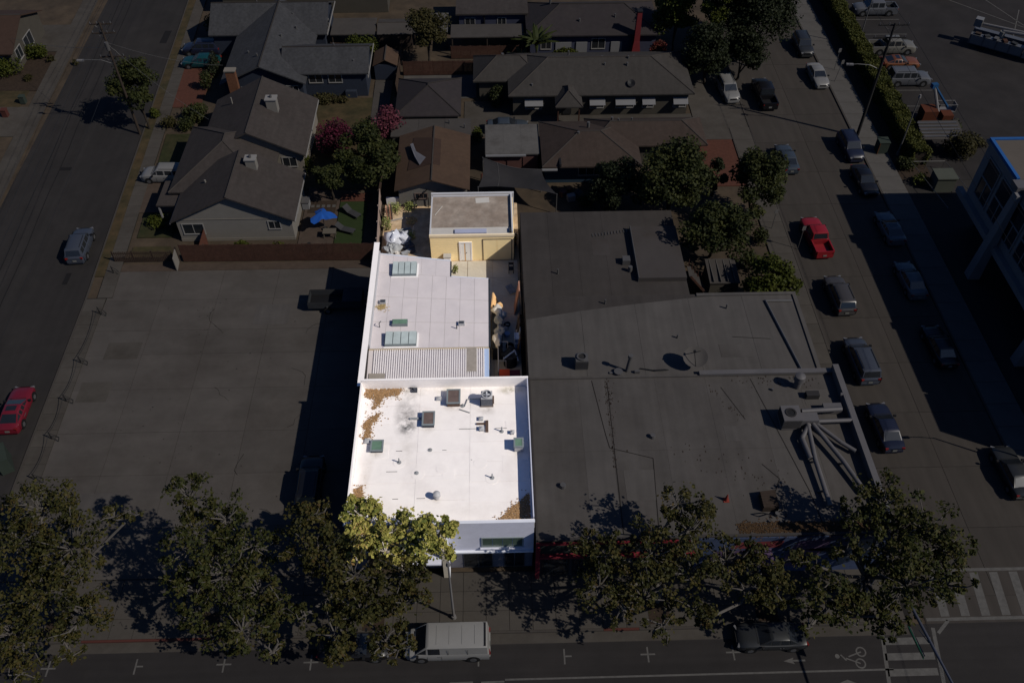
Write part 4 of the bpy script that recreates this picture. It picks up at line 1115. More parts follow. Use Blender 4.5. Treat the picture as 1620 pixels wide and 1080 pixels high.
bit('broken_chair', 'dark broken chair by the shrub at the garage corner', 'chair', MB().box(1.2, 62.4, .5, 1.7, 62.9, .56).box(1.2, 62.9, .08, 1.26, 62.96, 1.1).box(1.64, 62.9, .08, 1.7, 62.96, 1.1).box(1.26, 62.9, .8, 1.64, 62.96, 1.05).box(1.2, 62.4, .08, 1.26, 62.46, .5).box(1.64, 62.4, .08, 1.7, 62.46, .5), 'scrap_dark')
bit('tarp', 'grey blue crumpled sheet covering the rear of the scrap pile', 'tarp', MB().blob((-10.5, 65.6, .5), (.5, .8, .5), 41, .6), 'scrap_grey')
bit('tarp', 'dark sheet between the silver tarp and the yard shade', 'tarp', MB().blob((-8.6, 66.2, .35), (.55, .6, .35), 43, .6), 'ac_dark')
bit('pipe_bundle', 'bundle of grey pipes on the dry grass', 'pipes', MB().tube((-10.6, 68.6, .12), (-8.6, 69.2, .12), .06).tube((-10.6, 68.8, .12), (-8.7, 69.35, .12), .06).tube((-10.6, 68.7, .23), (-8.6, 69.28, .23), .06), 'scrap_grey')
bit('plank', 'weathered plank across the dry grass of the yard', 'plank', MB().obox((-9.6, 70.9, .1), (2.4, .2, .06), .3), 'board_brown')

for o in list(C.objects):                       # the passage clutter stands beside the middle of the grey roof
    d = {'red cart with': 3.2, 'dark blue heap': 3.3, 'pile of white sacks': 2.4, 'bright tan wooden': 1.3, 'wide orange board': 2.3, 'dark plank leaning upright': 1.7, 'dark plank leaning next': 1.6, 'grey sheet leaning on': 1.6, 'dark plank leaning nearest': 1.5, 'blue metal rack': 2.8, 'tan carton on': 2.4, 'grey carton between': 2.2}
    for k, v in d.items():
        if o.get('label', '').startswith(k): o.location.y += v
# ================================================================== LARGE NEIGHBOUR BUILDING (right)
nb = thing('large_flat_roofed_building', 'large dark grey flat roofed building with ducts, red front trim and a colourful mural', 'building', (14, 42, 0))
FX0, FX1 = 2.42, 27.0
MB().box(FX0, 30.6, 0, FX1, 45.0, 4.98).build('front_block_wall', 'neighbour_wall', nb)
MB().box(FX0 + .02, 45.0, 0, 25.9, 54.3, 4.9).build('middle_block_wall', 'neighbour_wall', nb)
MB().box(FX0 - .02, 54.3, 0, 17.2, 67.4, 3.5).build('rear_block_wall', 'neighbour_wall', nb)
rf = MB().box(FX0 + .02, 30.75, 4.98, FX1 - .02, 44.9, 5.0).build('front_roof', 'roof_fore', nb)
# felt strips of the front roof
xsn = [2.46, 6.3, 8.4, 12.4, 16.4, 20.2, 23.6, 26.7]
for i in range(7):
    for j in range(2):
        y0, y1 = (30.78, 37.9) if j == 0 else (37.93, 44.85)
        MB().box(xsn[i] + .004, y0, 5.0, xsn[i + 1] - .004, y1, 5.012 + r3.uniform(0, .012)).build('felt_strip', 'roof_fore' if i not in (1, 5) else 'roof_mid', rf)
mr_ = MB().box(FX0 + .02, 45.12, 4.9, 25.88, 54.28, 4.92).build('middle_roof', 'roof_mid', nb)
for i in range(5):
    x0 = FX0 + .03 + i * 4.68
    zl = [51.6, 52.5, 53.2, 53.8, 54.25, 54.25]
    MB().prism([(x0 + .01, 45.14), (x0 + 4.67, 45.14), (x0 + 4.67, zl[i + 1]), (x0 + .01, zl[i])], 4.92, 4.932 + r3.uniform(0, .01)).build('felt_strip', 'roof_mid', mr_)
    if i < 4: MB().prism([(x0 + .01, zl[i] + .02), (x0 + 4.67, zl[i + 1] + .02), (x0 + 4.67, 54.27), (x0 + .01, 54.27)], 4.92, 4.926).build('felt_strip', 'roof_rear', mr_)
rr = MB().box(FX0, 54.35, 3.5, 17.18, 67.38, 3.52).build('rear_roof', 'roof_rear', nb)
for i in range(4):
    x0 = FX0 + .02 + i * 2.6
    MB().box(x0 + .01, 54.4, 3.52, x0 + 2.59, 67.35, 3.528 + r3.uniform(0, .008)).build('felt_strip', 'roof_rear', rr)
MB().box(12.85, 57.4, 3.52, 17.15, 64.5, 4.0).build('raised_roof', 'roof_patch', nb)
MB().box(12.78, 57.35, 3.52, 12.85, 64.55, 4.1).build('upstand', 'metal_grey', nb)
for (x, y, sx, sy, m_) in ((17.0, 38.6, 2.4, 1.4, 'roof_mid'), (9.0, 33.6, 2.2, 2.6, 'roof_mid'), (23.8, 41.8, 2.0, 1.6, 'roof_mid')):
    MB().box(x, y, 5.01, x + sx, y + sy, 5.0268).build('repair_patch', m_, rf)
for (x, y, sx, sy) in ((18.2, 47.0, 2.6, 1.4),):
    MB().box(x, y, 4.92, x + sx, y + sy, 4.946).build('repair_patch', 'roof_fore', mr_)
for (x, y, sx, sy) in ((9.0, 61.0, 1.6, 2.2),):
    MB().box(x, y, 3.52, x + sx, y + sy, 3.539).build('repair_patch', 'roof_patch', rr)
# parapets and copings
MB().box(FX0 - .02, 30.6, 4.98, FX0 + .12, 45.0, 5.16).build('parapet', 'neighbour_wall', nb)
MB().box(FX0 + .12, 44.9, 4.98, FX1 - .4, 45.1, 5.12).build('parapet', 'roof_fore', nb)
MB().box(16.0, 44.92, 5.12, FX1 - .4, 45.35, 5.3).build('parapet', 'duct', nb)
MB().box(FX1 - .4, 30.9, 4.98, FX1 + .05, 45.35, 5.75).build('parapet', 'duct', nb)
MB().box(FX0 + .12, 30.55, 4.98, FX1 + .05, 30.75, 5.12).build('parapet', 'neighbour_wall', nb)
MB().box(25.6, 45.4, 4.9, 25.92, 54.3, 5.05).build('parapet', 'roof_mid', nb)
MB().box(17.3, 54.0, 4.9, 25.6, 54.3, 5.05).build('parapet', 'roof_mid', nb)
# stains with their own shape
mb = MB()
r6 = random.Random(21)
def smear(x0, y0, x1, y1, wd, n, z):
    for k in range(n):
        s = r6.random(); x = x0 + (x1 - x0) * s + r6.gauss(0, wd); y = y0 + (y1 - y0) * s + r6.gauss(0, .3)
        q = r6.uniform(.03, .10)
        mb.add([(x - q * .4, y - q, z), (x + q * .4, y - q * .8, z), (x + q * .5, y + q, z), (x - q * .3, y + q * .9, z)], [(0, 1, 2, 3)])
smear(8.6, 44.6, 8.4, 36, .10, 110, 5.0285); smear(8.7, 44.6, 8.6, 42, .3, 50, 5.0285); smear(16.5, 44, 18.5, 40.5, .1, 24, 5.0285)
smear(18.5, 44.5, 25.5, 44.2, .3, 60, 5.0285); smear(14, 38, 20, 34, 2.0, 50, 5.0285)
mb.build('dirt_smear', 'roof_stain', rf, kind='stuff')
for pts in ([(7.4, 44.7), (8.0, 39.5), (8.2, 38.2), (11.3, 37.2), (10.9, 31.0)], [(20.0, 44.6), (22.1, 34.2), (22.4, 31.2)], [(8.6, 44.5), (8.45, 31)], [(17.5, 43.8), (18.8, 40.6)], [(19.2, 36.5), (20.2, 35.2), (19.4, 33.6)]):
    mb = MB()
    for i in range(len(pts) - 1):
        bar(mb, *pts[i], *pts[i + 1], .06, 5.0295)
    mb.build('cable_run', 'joint', rf)
mb = MB(); bar(mb, 19.5, 49.2, 22.6, 48.9, .05, 4.96); mb.build('cable_run', 'joint', mr_)
mb = MB()
mb.path([(23.1, 53.3, 5.05), (24.3, 45.5, 5.05)], .09, 6); mb.path([(23.1, 53.25, 5.05), (25.4, 53.2, 5.05)], .09, 6)
mb.build('gas_pipe', 'metal_grey', nb)
# duct fan: cooler with branching round ducts
t = thing('rooftop_cooler', 'rooftop evaporative cooler with pale round ducts fanning out from it', 'air conditioner', (22, 40, 5.03))
MB().box(21.3, 39.5, 5.05, 22.7, 40.95, 6.2).build('case', 'duct', t)
mb = MB()
for k in range(6): mb.box(21.35, 39.48, 5.3 + k * .14, 22.65, 39.5, 5.37 + k * .14); mb.box(21.28, 39.55, 5.3 + k * .14, 21.3, 40.9, 5.37 + k * .14)
mb.build('louvre', 'duct_dark', t)
mb = MB(); mb.ring((21.95, 40.25), .3, .42, 6.2, 6.26, 20); mb.build('fan_ring', 'duct_dark', t)
mb = MB(); mb.tube((21.95, 40.25, 6.2), (21.95, 40.25, 6.215), .3, n=16); mb.build('fan_well', 'metal_dark', t)
MB().box(22.75, 39.6, 5.3, 24.0, 40.4, 6.0).build('plenum', 'duct', t)
def duct(pts, r, lab=None): return MB().path(pts, r, 12).build('round_duct', 'duct', t, smooth=50)
duct([(22.9, 40.6, 5.9), (26.0, 40.75, 5.9)], .19)
duct([(23.8, 39.85, 5.6), (26.65, 39.9, 5.6), (26.75, 42.3, 5.6), (26.45, 42.4, 5.6)], .16)
duct([(23.3, 39.6, 5.55), (22.5, 38.4, 5.5), (22.7, 36.6, 5.45)], .19)
duct([(23.2, 39.6, 5.6), (23.0, 36.5, 5.5), (23.1, 32.6, 5.4)], .175)
duct([(23.6, 39.6, 5.6), (25.0, 36.3, 5.5), (25.9, 33.6, 5.4)], .175)
duct([(23.9, 39.7, 5.5), (25.3, 38.0, 5.45), (26.2, 37.2, 5.4)], .16)
MB().box(24.8, 40.9, 5.05, 26.2, 41.5, 5.7).build('duct_box', 'duct', t)
mb = MB()
for p in ((22.9, 34, 5.05), (23.05, 36.5, 5.05), (25.0, 36.3, 5.05), (25.7, 34.2, 5.05)): mb.box(p[0] - .3, p[1] - .05, 5.03, p[0] + .3, p[1] + .05, 5.2)
mb.build('duct_support', 'metal_grey', t)
mb = MB(); mb.tube((23.5, 43.7, 5.0), (23.5, 43.7, 5.9), .3, n=14); mb.tube((23.5, 43.7, 5.9), (23.5, 43.7, 6.35), .45, .40, 16); mb.tube((23.5, 43.7, 6.35), (23.5, 43.7, 6.5), .4, .1, 16)
mb.build('exhaust_fan', 'duct', nb, smooth=40)
MB().box(23.9, 42.4, 5.02, 24.9, 42.9, 5.5).build('junction_box', 'duct_dark', nb)
# rear line of equipment on the roof edge
t = thing('ac_condenser', 'round topped condenser unit at the step in the dark grey roof', 'air conditioner', (6.7, 46.3, 4.95))
MB().box(6.2, 45.9, 4.95, 7.2, 46.8, 6.0).build('case', 'metal_grey', t)
MB().ring((6.7, 46.35), .3, .42, 6.0, 6.12, 20).build('fan_shroud', 'metal_grey', t)
MB().tube((6.7, 46.35, 6.0), (6.7, 46.35, 6.02), .3, n=16).build('fan_well', 'duct_dark', t)
mb = MB()
for k in range(8): mb.box(6.18, 45.88, 5.1 + k * .1, 7.22, 45.9, 5.15 + k * .1)
mb.build('louvre', 'duct_dark', t)
mb = MB(); mb.tube((10.3, 45.7, 4.93), (10.45, 45.7, 6.6), .14, n=10); mb.tube((10.45, 45.7, 6.6), (10.46, 45.7, 6.85), .22, .2, 10); mb.build('flue_pipe', 'metal_grey', nb)
mb = MB(); mb.tube((9.6, 45.5, 4.93), (9.6, 45.5, 5.2), .35, n=12); mb.box(8.9, 45.4, 4.93, 9.3, 45.6, 5.05); mb.box(10.9, 45.4, 4.93, 11.3, 45.6, 5.2); mb.build('roof_vent', 'metal_grey', nb)
# satellite dish
t = thing('satellite_dish', 'large pale satellite dish lying back on the dark grey roof', 'satellite dish', (15.7, 45.9, 4.95))
mb = MB()
R_ = 1.0
vs = []; fsx = []
for j in range(6):
    rr_ = R_ * j / 5
    for i in range(20):
        a = 2 * pi * i / 20
        vs.append((15.7 + rr_ * cos(a), 46.0 + rr_ * sin(a) * .75, 5.9 + .28 * (rr_ / R_) ** 2 + .45 * rr_ * sin(a)))
for j in range(5):
    for i in range(20): fsx.append((j * 20 + i, j * 20 + (i + 1) % 20, (j + 1) * 20 + (i + 1) % 20, (j + 1) * 20 + i))
mb.add(vs, fsx); mb.build('dish', 'roof_mid', t, smooth=60)
mb = MB(); mb.tube((15.7, 46.2, 4.93), (15.7, 46.1, 5.9), .06); mb.build('mast', 'metal_dark', t)
mb = MB(); mb.path([(15.7, 45.4, 5.7), (15.5, 45.9, 6.9)], .03, 5); mb.path([(16.2, 46.5, 6.3), (15.5, 45.9, 6.9)], .03, 5); mb.box(15.42, 45.82, 6.85, 15.58, 45.98, 7.05); mb.build('feed_arm', 'metal_dark', t)
mb = MB()
mb.path([(11.4, 45.9, 5.0), (12.6, 45.6, 5.05), (13.6, 45.7, 5.0)], .05, 5); mb.prism([(12.3, 45.75), (13.4, 45.8), (13.7, 45.7), (12.4, 45.65)], 4.95, 5.0)
mb.build('cable_coil', 'metal_dark', nb)
# small vents
for (x, y, r, h) in ((11.5, 39.1, .22, .3), (4.5, 34.9, .24, .3), (5.6, 58.6, .08, .6), (9.3, 53.3, .08, .5), (19.6, 52.5, .08, .5), (12.2, 58.8, .22, .6), (19.3, 32.2, .18, .3), (21.5, 43.4, .12, .2), (14.9, 49.2, .08, .4)):
    z = 3.52 if y > 54.3 else (4.93 if y > 45 else 5.02)
    mb = MB(); mb.tube((x, y, z), (x, y, z + h), r, r * .85, 12); mb.build('vent_pipe', 'metal_grey', nb)
MB().box(11.6, 59.6, 3.52, 12.3, 60.3, 4.1).build('roof_vent', 'metal_grey', nb)
mb = MB()
for k in range(12): mb.box(9.2 + k * .3, 63.6 + k * .05, 3.53, 9.26 + k * .3, 64.0 + k * .05, 3.6)
mb.build('rail_block', 'metal_grey', nb)
# wooden platform, cone
t = thing('wooden_platform', 'brown wooden hatch platform with a bent rail on the dark roof', 'platform', (18.9, 33.2, 5.03))
for k in range(6): MB().obox((18.9, 33.75 - k * .22, 5.6), (1.1, .2, .06), .12).build('plank', 'plank_dark' if False else 'post_wood', t)
MB().box(18.35, 32.5, 5.03, 19.45, 33.8, 5.55).build('box', 'post_wood', t)
mb = MB(); mb.path([(18.3, 32.4, 5.05), (18.2, 32.0, 5.7), (18.7, 31.8, 5.7), (18.8, 32.3, 5.1)], .04, 6); mb.path([(19.4, 32.4, 5.05), (19.6, 32.2, 5.8), (19.6, 33.0, 5.8)], .04, 6); mb.build('rail', 'metal_dark', t)
t = thing('traffic_cone', 'orange traffic cone standing on the dark flat roof', 'traffic cone', (16.0, 33.5, 5.03))
MB().box(15.8, 33.3, 5.03, 16.2, 33.7, 5.07).build('base', 'cone_orange', t)
MB().tube((16.0, 33.5, 5.07), (16.0, 33.5, 5.75), .16, .03, 12).build('cone', 'cone_orange', t)
litter('leaf_litter', 'dark dry leaves along the front edge of the large roof', 'leaf litter', [(16.5, 31.6), (26.5, 31.6), (26.5, 30.8), (16.5, 30.8)], 5.02, 2600, .12, 'debris_dark', 31)
# front wall: red trim, awning, mural
MB().box(FX0, 30.45, 4.6, 13.6, 30.55, 4.85).build('red_band', 'red_trim', nb)
MB().box(FX0 - .02, 30.3, 0, FX0 + .28, 30.598, 4.6).build('red_pier', 'red_trim', nb)
MB().box(FX0 + .28, 30.5, 3.4, 13.6, 30.598, 4.6).build('sign_band', 'awning_green', nb)
MB().box(FX0 + .28, 30.2, 3.15, 13.6, 30.598, 3.4).build('red_band', 'red_trim', nb)
for k in range(5):
    f = MB().box(2.9 + k * 2.15, 30.52, .3, 4.8 + k * 2.15, 30.598, 2.9).build('shop_window', 'metal_dark', nb)
    MB().box(3.0 + k * 2.15, 30.50, .4, 4.7 + k * 2.15, 30.52, 2.8).build('pane', 'glass_dark', f)
mu = MB().box(13.62, 30.5, .1, 27.0, 30.598, 4.95).build('mural', 'mural_blue', nb)
for (pts, m) in (([(13.8, .3), (16.5, .3), (18.5, 3.4), (15, 3.2)], 'mural_purple'), ([(16.0, 3.5), (19.5, 3.6), (19.6, 4.5), (16.4, 4.4)], 'mural_red'), ([(19.8, 1.0), (22, .6), (23, 4.6), (20.6, 4.4)], 'mural_purple'), ([(24, .8), (26.6, 2.4), (26.2, 4.7), (24.4, 4.2)], 'pale_panel'), ([(21.2, 3.2), (24.2, 2.6), (24.3, 3.6)], 'awning_green')):
    mb = MB(); mb.add([(x, 30.49, z) for x, z in pts], [tuple(range(len(pts)))]); mb.build('painted_shape', m, mu)
MB().prism([(17.2, 29.2), (18.9, 29.2), (18.9, 30.5), (17.2, 30.5)], 3.3, 3.45).build('canopy', 'mural_purple', nb)
# side windows on the street wall
for k in range(4):
    f = MB().box(27.0, 33 + k * 3, 1.2, 27.04, 35 + k * 3, 3).build('window', 'metal_grey', nb)
    MB().box(27.04, 33.1 + k * 3, 1.3, 27.06, 34.9 + k * 3, 2.9).build('pane', 'glass_dark', f)

# white shed and stair behind it
t = thing('garden_shed', 'pale flat roofed metal shed behind the large building under trees', 'shed', (21, 59.6, .03))
MB().box(19.7, 58.2, 0, 22.3, 61.1, 2.4).build('wall', 'olive_stucco', t)
mb = MB(); mb.prism([(19.6, 58.1), (22.4, 58.1), (22.4, 61.2), (19.6, 61.2)], 2.4, lambda x, y: 2.5 + (y - 58) * .06); mb.build('roof', 'flat_tan', t)
for k in range(4): MB().box(19.95 + k * .65, 58.2, 2.52, 20.0 + k * .65, 61.1, 2.72).build('roof_rib', 'flat_white', t)
t = thing('wooden_stair', 'small brown wooden stair beside the raised roof', 'stairs', (18.6, 59, .03))
for k in range(6): MB().box(17.6 + k * .33, 58.3, 3.2 - k * .45, 17.95 + k * .33, 59.6, 3.28 - k * .45).build('tread', 'flat_tan', t)
MB().obox((18.5, 58.25, 2.3), (2.4, .06, .2), 0, 0, .9).obox((18.5, 59.65, 2.3), (2.4, .06, .2), 0, 0, .9).build('stringer', 'fence_red', t)
mb = MB()
for k in range(6): mb.box(17.7 + k * .35, 59.62, 3.1 - k * .45, 17.76 + k * .35, 59.68, 4.1 - k * .45)
mb.build('baluster', 'fence_red', t)

# ================================================================== HOUSES
def roof_gable(root, m, x0, y0, x1, y1, ze, zr, axis='x', over=.4, t=.16, name='roof', ridge='ridge_pale'):
    mb = MB()
    if axis == 'x':
        ym = (y0 + y1) / 2; s = (zr - ze) / (ym - y0); za = ze - over * s
        a0, a1 = x0 - over, x1 + over
        mb.add([(a0, y0 - over, za), (a1, y0 - over, za), (a1, ym, zr), (a0, ym, zr), (a0, y0 - over, za + t), (a1, y0 - over, za + t), (a1, ym, zr + t), (a0, ym, zr + t)], [(3, 2, 1, 0), (4, 5, 6, 7), (0, 1, 5, 4), (1, 2, 6, 5), (3, 0, 4, 7)])
        mb.add([(a0, y1 + over, za), (a1, y1 + over, za), (a1, ym, zr), (a0, ym, zr), (a0, y1 + over, za + t), (a1, y1 + over, za + t), (a1, ym, zr + t), (a0, ym, zr + t)], [(0, 1, 2, 3), (7, 6, 5, 4), (4, 5, 1, 0), (5, 6, 2, 1), (7, 4, 0, 3)])
        rp = [(a0, ym, zr + t), (a1, ym, zr + t)]
    else:
        xm = (x0 + x1) / 2; s = (zr - ze) / (xm - x0); za = ze - over * s
        a0, a1 = y0 - over, y1 + over
        mb.add([(x0 - over, a0, za), (xm, a0, zr), (xm, a1, zr), (x0 - over, a1, za), (x0 - over, a0, za + t), (xm, a0, zr + t), (xm, a1, zr + t), (x0 - over, a1, za + t)], [(3, 2, 1, 0), (4, 5, 6, 7), (0, 1, 5, 4), (2, 3, 7, 6), (3, 0, 4, 7)])
        mb.add([(x1 + over, a0, za), (xm, a0, zr), (xm, a1, zr), (x1 + over, a1, za), (x1 + over, a0, za + t), (xm, a0, zr + t), (xm, a1, zr + t), (x1 + over, a1, za + t)], [(0, 1, 2, 3), (7, 6, 5, 4), (4, 5, 1, 0), (6, 7, 3, 2), (7, 4, 0, 3)])
        rp = [(xm, a0, zr + t), (xm, a1, zr + t)]
    o = mb.build(name, m, root)
    MB().path(rp, .09, 5).build('ridge_cap', ridge, o)
    return o

def wall_gable(root, m, x0, y0, x1, y1, ze, zr, axis='x', name='wall'):
    mb = MB()
    if axis == 'x':
        ym = (y0 + y1) / 2
        mb.add([(x0, y0, 0), (x1, y0, 0), (x1, y1, 0), (x0, y1, 0), (x0, y0, ze), (x1, y0, ze), (x1, y1, ze), (x0, y1, ze), (x0, ym, zr), (x1, ym, zr)],
               [(0, 1, 5, 4), (1, 2, 6, 9, 5), (2, 3, 7, 6), (3, 0, 4, 8, 7), (4, 5, 9, 8), (6, 7, 8, 9)])
    else:
        xm = (x0 + x1) / 2
        mb.add([(x0, y0, 0), (x1, y0, 0), (x1, y1, 0), (x0, y1, 0), (x0, y0, ze), (x1, y0, ze), (x1, y1, ze), (x0, y1, ze), (xm, y0, zr), (xm, y1, zr)],
               [(0, 1, 5, 8, 4), (1, 2, 6, 5), (2, 3, 7, 9, 6), (3, 0, 4, 7), (4, 8, 9, 7), (5, 6, 9, 8)])
    return mb.build(name, m, root)

def roof_hip(root, m, x0, y0, x1, y1, ze, zr, over=.5, t=.16, name='roof', ridge='ridge_dark'):
    x0 -= over; y0 -= over; x1 += over; y1 += over
    hw = min(x1 - x0, y1 - y0) / 2
    if (x1 - x0) >= (y1 - y0): ra, rb = (x0 + hw, (y0 + y1) / 2), (x1 - hw, (y0 + y1) / 2)
    else: ra, rb = ((x0 + x1) / 2, y0 + hw), ((x0 + x1) / 2, y1 - hw)
    if abs(ra[0] - rb[0]) + abs(ra[1] - rb[1]) < .3:
        if (x1 - x0) >= (y1 - y0): ra = (ra[0] - .15, ra[1]); rb = (rb[0] + .15, rb[1])
        else: ra = (ra[0], ra[1] - .15); rb = (rb[0], rb[1] + .15)
    mb = MB()
    v = [(x0, y0, ze - t), (x1, y0, ze - t), (x1, y1, ze - t), (x0, y1, ze - t), (x0, y0, ze), (x1, y0, ze), (x1, y1, ze), (x0, y1, ze), (*ra, zr), (*rb, zr)]
    if (x1 - x0) >= (y1 - y0): top = [(4, 5, 9, 8), (5, 6, 9), (6, 7, 8, 9), (7, 4, 8)]
    else: top = [(4, 5, 8), (5, 6, 9, 8), (6, 7, 9), (7, 4, 8, 9)]
    mb.add(v, [(3, 2, 1, 0), (0, 1, 5, 4), (1, 2, 6, 5), (2, 3, 7, 6), (3, 0, 4, 7)] + top)
    o = mb.build(name, m, root)
    q = MB(); q.path([v[8], v[9]], .09, 5)
    if (x1 - x0) >= (y1 - y0): prs = ((4, 8), (7, 8), (5, 9), (6, 9))
    else: prs = ((4, 8), (5, 8), (6, 9), (7, 9))
    for a, b_ in prs: q.path([v[a], v[b_]], .08, 5)
    q.build('ridge_cap', ridge, o)
    return o

def win(root, face, a0, a1, z0, z1, at, mf='white_trim', mg='glass_dark', mull=1):
    """window on an axis-aligned wall; face '-y', '+x', '-x'"""
    fw, d = .09, .06
    f = MB(); p = MB()
    def bx(mb, u0, u1, zz0, zz1, d0, d1):
        if face == '-y': mb.box(u0, at - d1, zz0, u1, at - d0, zz1)
        elif face == '+x': mb.box(at + d0, u0, zz0, at + d1, u1, zz1)
        else: mb.box(at - d1, u0, zz0, at - d0, u1, zz1)
    bx(f, a0 - fw, a1 + fw, z0 - fw, z0, .001, d + .03); bx(f, a0 - fw, a1 + fw, z1, z1 + fw, .001, d)
    bx(f, a0 - fw, a0, z0, z1, .001, d); bx(f, a1, a1 + fw, z0, z1, .001, d)
    for k in range(mull):
        u = a0 + (a1 - a0) * (k + 1) / (mull + 1)
        bx(f, u - .03, u + .03, z0, z1, .012, d - .012)
    o = f.build('window', mf, root)
    for k in range(mull + 1):
        u0 = a0 + (a1 - a0) * k / (mull + 1); u1 = a0 + (a1 - a0) * (k + 1) / (mull + 1)
        bx(p, u0 + .03, u1 - .03, z0 + .002, z1 - .002, .002, .01)
    p.build('pane', mg, o)
    return o

def fascia(root, m, segs, z0, z1):
    for (xa, ya, xb, yb) in segs:
        L_ = hypot(xb - xa, yb - ya)
        MB().obox(((xa + xb) / 2, (ya + yb) / 2, (z0 + z1) / 2), (L_, .07, z1 - z0), atan2(yb - ya, xb - xa)).build('fascia', m, root)

def pipes(root, pts, m='metal_grey'):
    for (x, y, z, r, h) in pts:
        MB().tube((x, y, z - .3), (x, y, z + h), r, n=8).build('vent_pipe', m, root)

# --- white stucco house behind the lot fence
h = thing('white_stucco_house', 'white stucco house with three linked brown gable roofs and white chimneys', 'house', (-27, 78, 0))
wall_gable(h, 'white_stucco', -31.4, 68.0, -20.1, 74.9, 2.85, 5.6, 'y')
roof_gable(h, 'shingle_brown', -31.4, 68.0, -20.1, 74.9, 2.85, 5.6, 'y', .42)
MB().box(-32.6, 75.0, 0, -24.0, 83.2, 2.8).build('wall', 'cream_stucco', h)
roof_hip(h, 'shingle_brown', -32.6, 72.5, -23.2, 83.2, 2.95, 5.5, .4, ridge='ridge_pale')
wall_gable(h, 'cream_stucco', -31.0, 78.6, -20.4, 88.6, 2.9, 5.6, 'y')
roof_gable(h, 'shingle_brown', -31.0, 78.6, -20.4, 88.6, 2.9, 5.6, 'y', .42)
win(h, '-y', -30.9, -28.9, 1.0, 2.2, 68.0, 'white_trim', 'glass_dark', 1)
win(h, '-y', -22.4, -21.3, 1.5, 2.4, 68.0)
win(h, '-y', -22.6, -21.2, 1.2, 2.3, 78.6)
win(h, '+x', 70.5, 71.8, 1.3, 2.3, -20.1); win(h, '+x', 82.6, 84, 1.2, 2.3, -20.4)
win(h, '-x', 79, 81, 1.0, 2.2, -32.6)
MB().box(-31.43, 67.97, 0, -20.07, 68.0, .35).build('base_course', 'cream_stucco', h)
MB().box(-31.38, 67.955, 2.74, -20.12, 67.998, 2.82).build('belt_course', 'cream_stucco', h)
MB().box(-34.0, 70.6, 2.35, -31.4, 74.6, 2.5).build('porch_roof', 'shingle_brown', h)
MB().box(-33.9, 70.7, .1, -33.75, 70.85, 2.35).box(-33.9, 74.3, .1, -33.75, 74.45, 2.35).build('porch_post', 'white_trim', h)
def chimney(root, x, y, z0, z1, a, m='white_stucco', cap='white_trim'):
    o = MB().box(x - a, y - a * .8, z0, x + a, y + a * .8, z1).build('chimney', m, root)
    MB().box(x - a - .08, y - a * .8 - .08, z1, x + a + .08, y + a * .8 + .08, z1 + .14).build('chimney_cap', cap, o)
    MB().tube((x, y, z1 + .14), (x, y, z1 + .4), .14, n=8).build('chimney_pot', 'metal_grey', o)
chimney(h, -24.3, 73.4, 3.6, 6.0, .5); chimney(h, -23.9, 84.0, 3.6, 6.1, .55)
pipes(h, ((-28.9, 72.0, 4.0, .1, .5), (-28.3, 79.5, 4.4, .12, .35), (-25.6, 80.2, 4.4, .1, .35), (-26.6, 86.0, 4.6, .09, .4), (-28.9, 86.2, 4.4, .08, .5), (-23.0, 69.2, 3.6, .1, .3), (-27.0, 77.6, 4.0, .1, .3), (-26.3, 69.6, 4.7, .12, .25)), 'white_stucco')
fascia(h, 'white_trim', ((-31.86, 67.6, -31.86, 72.4), (-19.64, 67.6, -19.64, 75.3), (-19.95, 78.2, -19.95, 89.0)), 2.55, 2.72)
MB().prism([(-29.6, 66.0), (-28.2, 66.0), (-28.9, 67.95)], 0.06, lambda x, y: .1 + (y - 66) * .8).build('stair_wing', 'red_brick_paving', h)
# --- dark blue L-shaped house
h = thing('blue_house', 'dark blue house with slate grey shingles, white windows and an orange brick chimney', 'house', (-22, 98, 0))
wall_gable(h, 'blue_siding', -31.4, 92.6, -22.3, 108.0, 2.9, 5.0, 'y')
roof_gable(h, 'shingle_slate', -31.4, 92.6, -22.3, 108.0, 2.9, 5.0, 'y', .45, ridge='ridge_dark')
wall_gable(h, 'blue_siding', -22.3, 94.0, -15.0, 100.0, 3.3, 4.7, 'x')
roof_gable(h, 'shingle_slate', -24.5, 94.0, -15.0, 100.0, 3.3, 4.7, 'x', .4, ridge='ridge_dark')
win(h, '-y', -21.7, -20.2, 1.9, 3.0, 94.0); win(h, '-y', -19.4, -17.9, 1.9, 3.0, 94.0); win(h, '-y', -24.6, -22.9, 1.1, 2.3, 92.6, mull=2)
win(h, '-y', -29.4, -28.2, 1.0, 2.2, 92.6)
win(h, '+x', 95.5, 97, 1.6, 2.8, -15.0, mull=0)
mb = MB(); mb.box(-30.6, 91.5, 0, -29.5, 92.14, 4.9); ch = mb.build('chimney', 'brick', h, label='orange brick chimney')
MB().box(-30.7, 91.4, 4.9, -29.4, 92.24, 5.05).build('chimney_cap', 'cream_stucco', ch)
MB().box(-17.6, 93.5, .05, -16.3, 93.98, .9).build('step_box', 'blue_siding', h)
fascia(h, 'white_trim', ((-14.55, 93.5, -14.55, 100.5),), 3.05, 3.25)
pipes(h, ((-29.0, 97, 4.0, .1, .4), (-25.5, 100, 4.5, .1, .4), (-24.2, 103, 3.9, .12, .4), (-16.4, 95.2, 3.8, .12, .35), (-19.0, 98.2, 4.2, .1, .4), (-27.5, 95, 4.8, .1, .4)))
